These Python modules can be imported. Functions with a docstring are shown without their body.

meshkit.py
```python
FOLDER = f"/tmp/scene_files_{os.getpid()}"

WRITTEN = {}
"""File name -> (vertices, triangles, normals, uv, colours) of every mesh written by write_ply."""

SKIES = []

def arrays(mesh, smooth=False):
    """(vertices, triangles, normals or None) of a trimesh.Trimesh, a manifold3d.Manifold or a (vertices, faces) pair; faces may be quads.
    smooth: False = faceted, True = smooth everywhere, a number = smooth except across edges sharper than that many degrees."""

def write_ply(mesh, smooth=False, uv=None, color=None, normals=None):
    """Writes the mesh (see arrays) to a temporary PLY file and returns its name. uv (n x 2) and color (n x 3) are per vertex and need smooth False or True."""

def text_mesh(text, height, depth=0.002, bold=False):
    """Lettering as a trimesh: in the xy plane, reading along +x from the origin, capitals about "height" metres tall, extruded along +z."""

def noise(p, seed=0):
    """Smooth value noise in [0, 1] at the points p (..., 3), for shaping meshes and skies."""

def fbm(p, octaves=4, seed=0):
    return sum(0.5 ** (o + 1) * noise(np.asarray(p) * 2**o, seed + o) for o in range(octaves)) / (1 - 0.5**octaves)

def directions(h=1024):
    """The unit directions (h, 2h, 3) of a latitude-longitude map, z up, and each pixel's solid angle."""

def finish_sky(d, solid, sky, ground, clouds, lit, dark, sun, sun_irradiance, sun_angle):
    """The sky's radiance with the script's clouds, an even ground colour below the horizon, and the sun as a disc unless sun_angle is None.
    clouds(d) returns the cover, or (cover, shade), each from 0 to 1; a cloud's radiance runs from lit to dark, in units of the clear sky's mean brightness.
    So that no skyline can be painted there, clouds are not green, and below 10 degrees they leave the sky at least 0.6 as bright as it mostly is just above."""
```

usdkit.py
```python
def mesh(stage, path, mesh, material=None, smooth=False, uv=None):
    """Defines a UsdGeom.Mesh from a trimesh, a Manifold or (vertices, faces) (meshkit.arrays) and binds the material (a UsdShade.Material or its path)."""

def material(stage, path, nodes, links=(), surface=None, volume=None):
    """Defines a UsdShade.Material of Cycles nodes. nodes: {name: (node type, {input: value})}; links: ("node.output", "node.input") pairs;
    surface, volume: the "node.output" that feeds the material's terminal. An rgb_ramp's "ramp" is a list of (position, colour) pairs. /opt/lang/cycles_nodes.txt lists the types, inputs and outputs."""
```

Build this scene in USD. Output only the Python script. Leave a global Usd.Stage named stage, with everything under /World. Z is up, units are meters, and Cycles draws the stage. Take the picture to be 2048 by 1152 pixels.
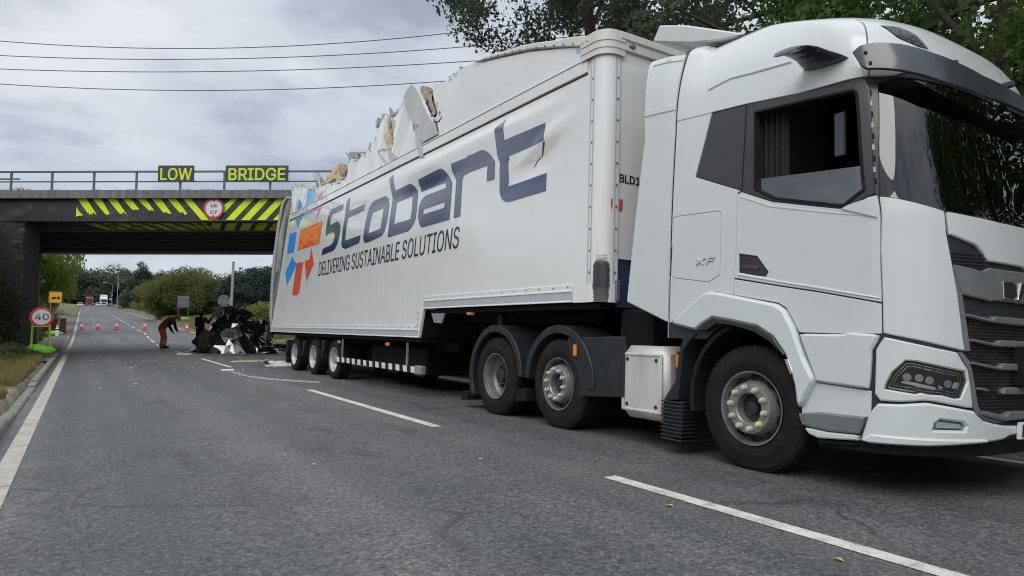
import math, random
import numpy as np
import trimesh, shapely, manifold3d
from shapely.geometry import Polygon, LineString, MultiPolygon, Point, box as sbox
from shapely.ops import unary_union
from scipy.interpolate import PchipInterpolator
from scipy.spatial import Delaunay
import usdkit, meshkit
from pxr import Usd, UsdGeom, UsdLux, UsdShade, Sdf, Gf

stage = Usd.Stage.CreateInMemory()
UsdGeom.SetStageUpAxis(stage, 'Z')
UsdGeom.SetStageMetersPerUnit(stage, 1.0)
UsdGeom.Xform.Define(stage, '/World')
UsdGeom.Scope.Define(stage, '/World/Looks')

# ------------------------------------------------------------------ camera, sky, sun
EXPOSURE = 0.16
SKY = 0.085
SUN = 0.40
SUN_DIR = np.array([-0.60, -0.42, 0.80])          # direction towards the sun
cam = UsdGeom.Camera.Define(stage, '/World/camera')
_r = [[0.845236, -0.53437, 0.004992], [-0.034148, -0.044686, 0.998417], [-0.533301, -0.844069, -0.056018]]
cam.AddTransformOp().Set(Gf.Matrix4d(*[*_r[0], 0.0], *[*_r[1], 0.0], *[*_r[2], 0.0], *(0.0,0.0,1.150), 1.0))
cam.CreateHorizontalApertureAttr(36.0)
cam.CreateVerticalApertureAttr(20.25)
cam.CreateFocalLengthAttr(23.906)
cam.CreateFStopAttr(0.0)
cam.CreateExposureAttr(EXPOSURE)
cam.CreateClippingRangeAttr(Gf.Vec2f(0.05, 5000.0))
SUN_DIR = SUN_DIR / np.linalg.norm(SUN_DIR)
sun = UsdLux.DistantLight.Define(stage, '/World/sun')
sun.CreateIntensityAttr(SUN)
sun.CreateNormalizeAttr(True)
sun.CreateAngleAttr(45.0)
sun.CreateColorAttr(Gf.Vec3f(1.0, 0.97, 0.93))
_az, _el = math.atan2(SUN_DIR[0], SUN_DIR[1]), math.asin(SUN_DIR[2])
sun.AddRotateZOp().Set(-math.degrees(_az))
sun.AddRotateXOp().Set(math.degrees(_el) - 90.0 + 180.0 - 180.0)
# sun shines along local -z: local +z must point towards the sun: tilt +z by (90-el) towards +y, then turn to the azimuth
sun.ClearXformOpOrder()
sun.AddRotateZOp(opSuffix='az').Set(-math.degrees(_az))
sun.AddRotateXOp(opSuffix='el').Set(-(90.0 - math.degrees(_el)))
sky_mat = usdkit.material(stage, '/World/Looks/sky_material', {
    'tc': ('texture_coordinate', {}),
    'sp': ('separate_xyz', {}),
    'zz': ('math', {'math_type': 'add', 'value2': 0.30}),
    'zm': ('math', {'math_type': 'maximum', 'value2': 0.05}),
    'dv': ('combine_xyz', {}),
    'dx': ('math', {'math_type': 'divide'}), 'dy': ('math', {'math_type': 'divide'}),
    'mp': ('mapping', {'location': (3.1, 1.7, 0.0), 'scale': (1.0, 1.35, 1.0)}),
    'n1': ('noise_texture', {'type': 'fBM', 'scale': 1.15, 'detail': 5.0, 'roughness': 0.50, 'distortion': 0.1}),
    'n2': ('noise_texture', {'type': 'fBM', 'scale': 3.0, 'detail': 6.0, 'roughness': 0.52, 'distortion': 0.15}),
    'r1': ('rgb_ramp', {'ramp': [(0.0, (3.9, 4.3, 5.0)), (0.36, (4.6, 5.05, 5.8)), (0.45, (5.9, 6.4, 7.2)), (0.53, (6.8, 7.25, 7.95)), (0.62, (7.9, 8.2, 8.6)), (1.0, (8.6, 8.8, 9.0))]}),
    'r2': ('rgb_ramp', {'ramp': [(0.0, (0.66, 0.69, 0.74)), (0.38, (0.78, 0.80, 0.85)), (0.48, (0.98, 0.98, 0.99)), (0.6, (1.06, 1.06, 1.05)), (1.0, (1.15, 1.14, 1.12))]}),
    'gr': ('rgb_ramp', {'ramp': [(0.0, (1.08, 1.08, 1.08)), (0.08, (1.05, 1.06, 1.07)), (0.2, (1.0, 1.01, 1.03)), (0.40, (1.08, 1.08, 1.08)), (0.8, (1.9, 1.9, 1.88)), (1.0, (2.2, 2.2, 2.17))]}),
    'm1': ('vector_math', {'math_type': 'multiply'}), 'm2': ('vector_math', {'math_type': 'multiply'}),
    'st': ('sky_texture', {'sky_type': 'single_scattering', 'sun_disc': False, 'sun_elevation': _el, 'sun_rotation': _az}),
    'mx': ('mix', {'fac': 0.9}),
    'bg': ('background_shader', {'strength': SKY})},
    [('tc.generated', 'sp.vector'), ('sp.z', 'zz.value1'), ('zz.value', 'zm.value1'), ('sp.x', 'dx.value1'), ('zm.value', 'dx.value2'),
     ('sp.y', 'dy.value1'), ('zm.value', 'dy.value2'), ('dx.value', 'dv.x'), ('dy.value', 'dv.y'), ('dv.vector', 'mp.vector'),
     ('mp.vector', 'n1.vector'), ('mp.vector', 'n2.vector'), ('n1.fac', 'r1.fac'), ('n2.fac', 'r2.fac'), ('sp.z', 'gr.fac'),
     ('r1.color', 'm1.vector1'), ('r2.color', 'm1.vector2'), ('m1.vector', 'm2.vector1'), ('gr.color', 'm2.vector2'),
     ('st.color', 'mx.color1'), ('m2.vector', 'mx.color2'), ('mx.color', 'bg.color')], surface='bg.background')
sky = UsdLux.DomeLight.Define(stage, '/World/sky')
UsdShade.MaterialBindingAPI.Apply(sky.GetPrim()).Bind(sky_mat)
sky.GetPrim().SetCustomDataByKey('kind', 'structure')
sky.GetPrim().SetCustomDataByKey('label', 'pale overcast sky with soft grey clouds')
sky.GetPrim().SetCustomDataByKey('category', 'sky')

# ------------------------------------------------------------------ helpers
_names = {}
def numbered(parent, name):
    k = (parent, name); n = _names.get(k, 0); _names[k] = n + 1
    return parent + '/' + (name if n == 0 else '%s_%03d' % (name, n))
def tag(p, label=None, cat=None, group=None, kind=None):
    p = p.GetPrim() if hasattr(p, 'GetPrim') else p
    for k, v in (('label', label), ('category', cat), ('group', group), ('kind', kind)):
        if v: p.SetCustomDataByKey(k, v)
    return p
def thing(name, label, cat, loc=(0, 0, 0), rz=0.0, group=None, ry=0.0, kind=None):
    path = numbered('/World', name)
    x = UsdGeom.Xform.Define(stage, path)
    x.AddTranslateOp().Set(Gf.Vec3d(*map(float, loc)))
    if rz: x.AddRotateZOp().Set(float(rz))
    if ry: x.AddRotateYOp().Set(float(ry))
    tag(x, label, cat, group, kind)
    return path
def part(name, mesh, mat, parent='/World', smooth=30, label=None, uv=None, kind=None):
    if isinstance(mesh, list): mesh = cat_(mesh)
    if mesh is None: print('EMPTY', name); return parent
    path = numbered(parent, name)
    m = usdkit.mesh(stage, path, mesh, M[mat], smooth=smooth, uv=uv)
    tag(m, label, kind=kind)
    return path
def dup(src, loc, rz=0.0, label=None, ry=0.0):
    s = stage.GetPrimAtPath(src); was = s.GetCustomData()
    path = numbered('/World', s.GetName())
    x = UsdGeom.Xform.Define(stage, path)
    x.AddTranslateOp().Set(Gf.Vec3d(*map(float, loc)))
    if rz: x.AddRotateZOp().Set(float(rz))
    if ry: x.AddRotateYOp().Set(float(ry))
    x.GetPrim().GetReferences().AddInternalReference(src)
    x.GetPrim().SetInstanceable(True)
    tag(x, label or was['label'], was['category'], was.get('group'))
    return path
def cat_(l): return trimesh.util.concatenate([m for m in l if m is not None and len(m.faces)])
def box(c, s, bev=0.0, rz=0.0, M4=None):
    s = np.array(s, float) / 2
    if bev > 0:
        b = min(bev, *(s * 0.9)); pts = []
        for i in (-1, 1):
            for j in (-1, 1):
                for k in (-1, 1):
                    for ax in range(3):
                        p = s - b; p[ax] = s[ax]; pts.append(p * (i, j, k))
        m = trimesh.Trimesh(np.array(pts)).convex_hull
    else:
        m = trimesh.creation.box(s * 2)
    if rz: m.apply_transform(trimesh.transformations.rotation_matrix(rz, [0, 0, 1]))
    if M4 is not None: m.apply_transform(M4)
    m.apply_translation(c)
    return m
def cyl(a, b, r, r2=None, n=12):
    a, b = np.array(a, float), np.array(b, float); d = b - a; L = np.linalg.norm(d); r2 = r if r2 is None else r2
    t = d / L; u = np.cross(t, [0, 0, 1.0] if abs(t[2]) < .9 else [1.0, 0, 0]); u /= np.linalg.norm(u); w = np.cross(t, u)
    th = np.arange(n) * 2 * np.pi / n; ring = np.cos(th)[:, None] * u + np.sin(th)[:, None] * w
    v = np.vstack([a + ring * r, b + ring * r2, a, b]); i = np.arange(n); j = (i + 1) % n
    f = np.vstack([np.stack([i, j, j + n], 1), np.stack([i, j + n, i + n], 1), np.stack([j, i, np.full(n, 2 * n)], 1), np.stack([i + n, j + n, np.full(n, 2 * n + 1)], 1)])
    return trimesh.Trimesh(v, f, process=False)
def tube(pts, r, n=8):
    pts = np.array(pts, float); T = np.gradient(pts, axis=0); T /= np.linalg.norm(T, axis=1, keepdims=True)
    ref = np.array([0, 0, 1.0]) if np.abs(T[:, 2]).max() < .95 else np.array([1.0, 0.1, 0])
    U = np.cross(T, ref); U /= np.linalg.norm(U, axis=1, keepdims=True); W = np.cross(T, U)
    r = np.broadcast_to(r, (len(pts),)); th = np.arange(n) * 2 * np.pi / n
    v = (pts[:, None] + r[:, None, None] * (np.cos(th)[None, :, None] * U[:, None] + np.sin(th)[None, :, None] * W[:, None])).reshape(-1, 3)
    f = []
    for i in range(len(pts) - 1):
        for j in range(n):
            a, b = i * n + j, i * n + (j + 1) % n; f += [[a, b, b + n], [a, b + n, a + n]]
    for base in (0, (len(pts) - 1) * n):
        for j in range(1, n - 1): f.append([base, base + j, base + j + 1] if base else [base, base + j + 1, base + j])
    m = trimesh.Trimesh(v, f, process=False); return m
def revolve_x(prof, n=48, centre=(0, 0, 0)):
    """profile of (x, radius) turned about an axis along x"""
    prof = np.array(prof, float); th = np.arange(n) * 2 * np.pi / n
    v = np.stack([np.repeat(prof[:, 0][:, None], n, 1), prof[:, 1][:, None] * np.cos(th), prof[:, 1][:, None] * np.sin(th)], -1)
    k = len(prof); f = []
    i, j = np.meshgrid(np.arange(k - 1), np.arange(n), indexing='ij'); a = i * n + j; b = i * n + (j + 1) % n
    f = np.vstack([np.stack([a, b, b + n], -1).reshape(-1, 3), np.stack([a, b + n, a + n], -1).reshape(-1, 3)])
    m = trimesh.Trimesh(v.reshape(-1, 3) + centre, f, process=False); return m
def revolve_z(prof, n=32, centre=(0, 0, 0)):
    m = revolve_x([(z, r) for r, z in prof], n); v = np.array(m.vertices)
    return trimesh.Trimesh(np.stack([v[:, 1], v[:, 2], v[:, 0]], 1) + centre, m.faces, process=False)
def polys(g):
    if g.is_empty: return []
    if g.geom_type == 'Polygon': return [g]
    return [p for q in getattr(g, 'geoms', []) for p in polys(q)]
def earcut(p):
    try: v, f = trimesh.creation.triangulate_polygon(p, engine='earcut')
    except Exception: return None
    return np.array(v), np.array(f)
def clip2d(poly, cell):
    x0, y0, x1, y1 = poly.bounds; cx_, cy_ = (cell, cell) if np.ndim(cell) == 0 else cell
    X = np.arange(math.floor(x0 / cx_), math.ceil(x1 / cx_)) * cx_; Y = np.arange(math.floor(y0 / cy_), math.ceil(y1 / cy_)) * cy_
    GX, GY = np.meshgrid(X, Y, indexing='ij'); GX, GY = GX.ravel(), GY.ravel()
    bx = shapely.box(GX, GY, GX + cx_, GY + cy_); shapely.prepare(poly)
    full = shapely.contains_properly(poly, bx); hit = shapely.intersects(poly, bx) & ~full
    V, F, n = [], [], 0
    for x, y in zip(GX[full], GY[full]):
        V.append([(x, y), (x + cx_, y), (x + cx_, y + cy_), (x, y + cy_)]); F.append(np.array([[0, 1, 2], [0, 2, 3]]) + n); n += 4
    for g in shapely.intersection(bx[hit], poly):
        for p in polys(g):
            if p.area < 1e-8: continue
            r = earcut(p)
            if r is None: continue
            V.append(r[0]); F.append(r[1] + n); n += len(r[0])
    if not V: return np.zeros((0, 2)), np.zeros((0, 3), int)
    V, F = np.vstack(V), np.vstack(F)
    key = np.round(V / 1e-5).astype(np.int64); _, idx, inv = np.unique(key, axis=0, return_index=True, return_inverse=True)
    F = inv.ravel()[F]; F = F[(F[:, 0] != F[:, 1]) & (F[:, 1] != F[:, 2]) & (F[:, 0] != F[:, 2])]
    return V[idx], F
def panel(poly, fmap, off=0.0, thick=0.02, cell=0.08, bev=0.005, flip=False, back=False):
    """a sheet with rounded-off rims: polygon in the surface's own two coordinates, laid on it by fmap(a, b, off)"""
    out = []
    poly = poly if hasattr(poly, 'geom_type') else Polygon(poly)
    for pg in polys(poly.buffer(0)):
        inner = pg.buffer(-bev, join_style=2) if bev > 0 else pg
        for q in polys(inner):
            v, f = clip2d(q, cell)
            if not len(f): continue
            e1 = v[f[:, 1]] - v[f[:, 0]]; e2 = v[f[:, 2]] - v[f[:, 0]]; neg = e1[:, 0] * e2[:, 1] - e1[:, 1] * e2[:, 0] < 0
            f[neg] = f[neg][:, ::-1]
            if flip: f = f[:, ::-1]
            out.append(trimesh.Trimesh(fmap(v[:, 0], v[:, 1], off), f, process=False))
            if back: out.append(trimesh.Trimesh(fmap(v[:, 0], v[:, 1], off - thick), f[:, ::-1], process=False))
            step = max(0.5 * (cell if np.ndim(cell) == 0 else min(cell)), 0.01)
            for ring in [q.exterior, *q.interiors]:
                c = np.array(shapely.segmentize(ring, step).coords)[:-1]
                ccw = Polygon(c).exterior.is_ccw; hole = ring is not q.exterior and ring.coords[0] != q.exterior.coords[0]
                if ccw == hole: c = c[::-1]
                nxt, prv = np.roll(c, -1, 0), np.roll(c, 1, 0); t = nxt - prv; nn = np.stack([t[:, 1], -t[:, 0]], 1); nn /= np.maximum(np.linalg.norm(nn, axis=1, keepdims=True), 1e-9)
                o = c + nn * bev; k = len(c)
                rows = [fmap(c[:, 0], c[:, 1], off), fmap(o[:, 0], o[:, 1], off - bev), fmap(o[:, 0], o[:, 1], off - thick)]
                i = np.arange(k); j = (i + 1) % k; ff = []
                for r_ in range(2): ff += [np.stack([i + r_ * k, i + (r_ + 1) * k, j + (r_ + 1) * k], 1), np.stack([i + r_ * k, j + (r_ + 1) * k, j + r_ * k], 1)]
                ff = np.vstack(ff)
                if flip: ff = ff[:, ::-1]
                out.append(trimesh.Trimesh(np.vstack(rows), ff, process=False))
    return cat_(out) if out else None
def hull(points): return trimesh.Trimesh(np.array(points, float)).convex_hull
def prism(poly, fmap, a, b):
    """closed solid between offsets a and b"""
    return panel(poly, fmap, max(a, b), abs(a - b), cell=10.0, bev=0.0, back=True)
def skin(bones, refine=0.03, it=8):
    """bones: list of ((p, r), (q, r)); one smooth continuous body"""
    acc = None
    for (p, r), (q, s) in bones:
        a = manifold3d.Manifold.sphere(r, 14).translate(tuple(map(float, p))); b = manifold3d.Manifold.sphere(s, 14).translate(tuple(map(float, q)))
        h = manifold3d.Manifold.batch_hull([a, b]); acc = h if acc is None else acc + h
    m = acc.refine_to_length(refine).to_mesh(); t = trimesh.Trimesh(m.vert_properties[:, :3], m.tri_verts)
    trimesh.smoothing.filter_taubin(t, iterations=it); return t

# ------------------------------------------------------------------ materials
M = {}
def mat(name, col, rough=0.6, metal=0.0, var=0.12, scale=6.0, bump=0.0, bscale=60.0, coat=0.0, dirt=None, spec=0.5, trans=0.0, detail=4.0, var2=None, ramp=None, stretch=(1, 1, 1), coatr=0.1):
    nodes = {'tc': ('texture_coordinate', {}), 'mp': ('mapping', {'scale': stretch}),
             'n': ('noise_texture', {'type': 'fBM', 'scale': scale, 'detail': detail, 'roughness': 0.6}),
             'p': ('principled_bsdf', {'roughness': rough, 'metallic': metal, 'coat_weight': coat, 'coat_roughness': coatr, 'specular_ior_level': spec, 'transmission_weight': trans})}
    c = np.array(col, float)
    stops = ramp or [(0.25, c * (1 - var)), (0.5, c), (0.75, np.minimum(c * (1 + var), 1.0))]
    nodes['r'] = ('rgb_ramp', {'ramp': [(a, tuple(b)) for a, b in stops]})
    links = [('tc.object', 'mp.vector'), ('mp.vector', 'n.vector'), ('n.fac', 'r.fac')]
    last = 'r.color'
    if dirt:                                          # (colour, amount, scale, lo, hi): patches of dirt
        dc, amt, ds, lo, hi = dirt
        nodes['dn'] = ('noise_texture', {'type': 'fBM', 'scale': ds, 'detail': 7.0, 'roughness': 0.65})
        nodes['dr'] = ('rgb_ramp', {'ramp': [(lo, (0, 0, 0)), (hi, (amt, amt, amt))]})
        nodes['dm'] = ('mix', {'color2': tuple(dc)})
        links += [('mp.vector', 'dn.vector'), ('dn.fac', 'dr.fac'), ('dr.color', 'dm.fac'), (last, 'dm.color1')]; last = 'dm.color'
    links.append((last, 'p.base_color'))
    if bump:
        nodes['bn'] = ('noise_texture', {'type': 'fBM', 'scale': bscale, 'detail': 5.0, 'roughness': 0.6}); nodes['b'] = ('bump', {'strength': bump, 'distance': 0.01})
        links += [('mp.vector', 'bn.vector'), ('bn.fac', 'b.height'), ('b.normal', 'p.normal')]
    M[name] = usdkit.material(stage, '/World/Looks/' + name, nodes, links, surface='p.BSDF')
def dirty_paint(name, col, zlo, zhi, dirtcol=(0.30, 0.27, 0.22), amount=0.5, rough=0.32, coat=0.4, tint=0.0):
    """paint with road dirt that thickens towards the bottom of the vehicle"""
    M[name] = usdkit.material(stage, '/World/Looks/' + name, {
        'tc': ('texture_coordinate', {}), 'sp': ('separate_xyz', {}),
        'mr': ('map_range', {'from_min': zlo, 'from_max': zhi, 'to_min': 1.0, 'to_max': 0.0}),
        'n': ('noise_texture', {'type': 'fBM', 'scale': 2.2, 'detail': 8.0, 'roughness': 0.68, 'distortion': 0.6}),
        'mp': ('mapping', {'scale': (1.0, 2.0, 0.25)}), 'n2': ('noise_texture', {'type': 'fBM', 'scale': 5.0, 'detail': 6.0, 'roughness': 0.6}),
        'n3': ('noise_texture', {'type': 'fBM', 'scale': 60.0, 'detail': 2.0, 'roughness': 0.5}), 'r3': ('rgb_ramp', {'ramp': [(0.0, (0, 0, 0)), (0.70, (0, 0, 0)), (0.76, (0.5, 0.5, 0.5))]}),
        'ad': ('math', {'math_type': 'multiply'}), 'a2': ('math', {'math_type': 'multiply', 'value2': 1.0}),
        'r': ('rgb_ramp', {'ramp': [(0.10, (0.015, 0.015, 0.015)), (0.28, (0.10 * amount,) * 3), (0.45, (0.5 * amount,) * 3), (0.75, (amount,) * 3)]}),
        'sm': ('math', {'math_type': 'add'}), 'mx': ('mix', {'color1': tuple(col), 'color2': tuple(dirtcol)}),
        'mz': ('math', {'math_type': 'multiply'}),
        'rr': ('map_range', {'from_min': 0.0, 'from_max': 0.6, 'to_min': rough, 'to_max': 0.7}),
        'bn': ('noise_texture', {'type': 'fBM', 'scale': 3.0, 'detail': 1.0}), 'b': ('bump', {'strength': 0.10, 'distance': 0.035}),
        'p': ('principled_bsdf', {'coat_weight': coat, 'coat_roughness': 0.08})},
        [('tc.object', 'sp.vector'), ('sp.z', 'mr.value'), ('tc.object', 'n.vector'), ('tc.object', 'mp.vector'), ('mp.vector', 'n2.vector'), ('tc.object', 'n3.vector'), ('tc.object', 'bn.vector'),
         ('n.fac', 'ad.value1'), ('n2.fac', 'ad.value2'), ('ad.value', 'mz.value1'), ('mr.result', 'a2.value1'), ('a2.value', 'mz.value2'),
         ('mz.value', 'sm.value1'), ('n3.fac', 'r3.fac'), ('r3.color', 'sm.value2'), ('mz.value', 'r.fac'), ('r.color', 'mx.fac'), ('mx.color', 'p.base_color'),
         ('mz.value', 'rr.value'), ('rr.result', 'p.roughness'), ('bn.fac', 'b.height'), ('b.normal', 'p.normal')], surface='p.BSDF')
def leafmat(name, c1, c2, c3, trans=0.35, clump=0.8, rough=0.5):
    """leaf colours vary from leaf to leaf and from clump to clump"""
    M[name] = usdkit.material(stage, '/World/Looks/' + name, {
        'g': ('geometry', {}), 'n': ('noise_texture', {'type': 'fBM', 'scale': clump, 'detail': 3.0}),
        's': ('math', {'math_type': 'multiply_add', 'value2': 0.5, 'value3': 0.0}), 's2': ('math', {'math_type': 'multiply_add', 'value2': 0.55}),
        'r': ('rgb_ramp', {'ramp': [(0.1, c1), (0.5, c2), (0.9, c3)]}),
        'p': ('principled_bsdf', {'roughness': rough, 'specular_ior_level': 0.35}), 't': ('translucent_bsdf', {}), 'm': ('mix_closure', {'fac': trans})},
        [('g.position', 'n.vector'), ('g.random_per_island', 's.value1'), ('s.value', 's2.value3'), ('n.fac', 's2.value1'), ('s2.value', 'r.fac'),
         ('r.color', 'p.base_color'), ('r.color', 't.color'), ('p.BSDF', 'm.closure1'), ('t.BSDF', 'm.closure2')], surface='m.closure')
def glassmat(name, tint, ior=1.5, rough=0.0):
    M[name] = usdkit.material(stage, '/World/Looks/' + name, {
        'f': ('fresnel', {'IOR': ior}), 't': ('transparent_bsdf', {'color': tint}), 'g': ('glossy_bsdf', {'color': (1, 1, 1), 'roughness': rough}), 'm': ('mix_closure', {})},
        [('f.fac', 'm.fac'), ('t.BSDF', 'm.closure1'), ('g.BSDF', 'm.closure2')], surface='m.closure')
dirty_paint('white_cab_paint', (0.555, 0.58, 0.575), 0.9, 2.4, amount=0.5)
dirty_paint('white_trailer_paint', (0.70, 0.705, 0.69), 0.9, 2.0, amount=0.25, rough=0.22, coat=0.8)
dirty_paint('grubby_white_plastic', (0.54, 0.585, 0.585), 0.3, 1.3, amount=0.65, rough=0.45, coat=0.1)
mat('torn_panel_white', (0.47, 0.48, 0.48), 0.45, var=0.08, scale=2.0, dirt=((0.33, 0.34, 0.33), 0.5, 1.5, 0.5, 0.75))
mat('cream_rail', (0.60, 0.59, 0.55), 0.4, var=0.05, dirt=((0.38, 0.36, 0.3), 0.6, 3.0, 0.5, 0.8))
mat('pink_foam', (0.42, 0.30, 0.22), 0.95, var=0.35, scale=9.0, bump=0.8, bscale=20)
mat('cream_foam', (0.55, 0.46, 0.27), 0.95, var=0.3, scale=9.0, bump=0.8, bscale=20)
mat('navy_print', (0.016, 0.032, 0.085), 0.18, var=0.1, coat=1.0, spec=0.8)
mat('tagline_print', (0.018, 0.028, 0.055), 0.3, var=0.1)
mat('blue_print', (0.02, 0.28, 0.72), 0.3, var=0.06, coat=0.3)
mat('light_blue_print', (0.16, 0.45, 0.78), 0.3, var=0.08, coat=0.2)
mat('red_print', (0.62, 0.09, 0.045), 0.3, var=0.06, coat=0.3)
mat('pink_print', (0.66, 0.30, 0.28), 0.35, var=0.08)
mat('orange_print', (0.80, 0.22, 0.02), 0.3, ramp=[(0.0, (0.60, 0.08, 0.035)), (0.42, (0.64, 0.10, 0.035)), (0.52, (0.78, 0.25, 0.03)), (0.62, (0.64, 0.11, 0.035)), (1.0, (0.60, 0.08, 0.035))], stretch=(1, 0.7, 3.5), scale=0.9)
mat('reflective_tape', (0.42, 0.47, 0.50), 0.35, metal=0.1, var=0.1)
mat('pale_blue_tape', (0.40, 0.48, 0.53), 0.4, var=0.05)
mat('red_label', (0.60, 0.07, 0.05), 0.5, var=0.1, scale=20)
mat('scuffed_black', (0.03, 0.03, 0.035), 0.7, var=0.5, scale=20)
mat('black_plastic', (0.022, 0.024, 0.027), 0.45, var=0.2, scale=4, dirt=((0.10, 0.10, 0.095), 0.35, 2.5, 0.5, 0.8))
mat('window_frame_black', (0.030, 0.031, 0.034), 0.34, var=0.06, coat=0.2)
mat('visor_black', (0.030, 0.036, 0.044), 0.22, var=0.12, coat=0.5)
mat('grey_guard_plastic', (0.013, 0.016, 0.018), 0.42, var=0.15, dirt=((0.05, 0.048, 0.045), 0.5, 3.0, 0.45, 0.8))
mat('grille_grey', (0.165, 0.175, 0.18), 0.38, metal=0.2, var=0.1, dirt=((0.09, 0.09, 0.09), 0.5, 4.0, 0.5, 0.8))
mat('chassis_black', (0.008, 0.0085, 0.009), 0.7, var=0.3, scale=3, spec=0.25, dirt=((0.02, 0.019, 0.017), 0.6, 2.0, 0.5, 0.7))
mat('rubber', (0.009, 0.0085, 0.008), 0.85, var=0.25, scale=5, spec=0.25, dirt=((0.030, 0.026, 0.021), 0.55, 4.0, 0.45, 0.75), bump=0.15, bscale=90)
mat('rim_steel', (0.24, 0.235, 0.225), 0.48, metal=0.55, var=0.15, dirt=((0.10, 0.085, 0.07), 0.75, 7.0, 0.46, 0.72), bump=0.1, bscale=80)
mat('trailer_rim', (0.50, 0.50, 0.49), 0.45, metal=0.35, var=0.1, dirt=((0.16, 0.14, 0.12), 0.6, 6.0, 0.48, 0.75))
mat('brushed_hub', (0.30, 0.295, 0.275), 0.42, metal=0.6, var=0.15, dirt=((0.12, 0.11, 0.09), 0.6, 14.0, 0.5, 0.75))
mat('dark_hub', (0.035, 0.034, 0.036), 0.5, metal=0.3, var=0.3)
mat('nut_cap', (0.40, 0.41, 0.33), 0.5, var=0.12)
mat('nut_cap_yellow', (0.55, 0.58, 0.16), 0.5, var=0.1)
mat('tank_alloy', (0.58, 0.565, 0.53), 0.5, metal=0.25, var=0.08, stretch=(1, 1, 0.3), dirt=((0.30, 0.27, 0.23), 0.5, 4.0, 0.45, 0.75))
mat('chrome', (0.62, 0.63, 0.64), 0.15, metal=1.0, var=0.05)
mat('amber_lens', (0.75, 0.22, 0.03), 0.2, var=0.1, coat=0.5)
mat('lens_clear', (0.55, 0.58, 0.60), 0.12, metal=0.6, var=0.15, scale=18)
mat('lamp_dark', (0.20, 0.21, 0.22), 0.22, metal=0.5, var=0.2)
mat('lamp_silver', (0.42, 0.44, 0.46), 0.2, metal=0.15, var=0.4, scale=14, coat=.6)
mat('headlamp_white', (0.75, 0.77, 0.78), 0.15, var=0.05, coat=0.6)
mat('curtain_dark', (0.020, 0.020, 0.022), 0.9, var=0.2)
mat('seat_cloth', (0.018, 0.018, 0.020), 0.9, var=0.2)
mat('galvanised', (0.30, 0.31, 0.32), 0.5, metal=0.4, var=0.2, scale=9)
mat('door_grey', (0.38, 0.38, 0.37), 0.5, var=0.25, scale=4, stretch=(1, 1, 0.25), dirt=((0.12, 0.11, 0.10), 0.7, 3.0, 0.45, 0.7))
glassmat('window_glass', (0.42, 0.50, 0.48), ior=2.5)
glassmat('windscreen_glass', (0.34, 0.40, 0.40), ior=1.85)
glassmat('lamp_glass', (0.85, 0.87, 0.88))

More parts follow.
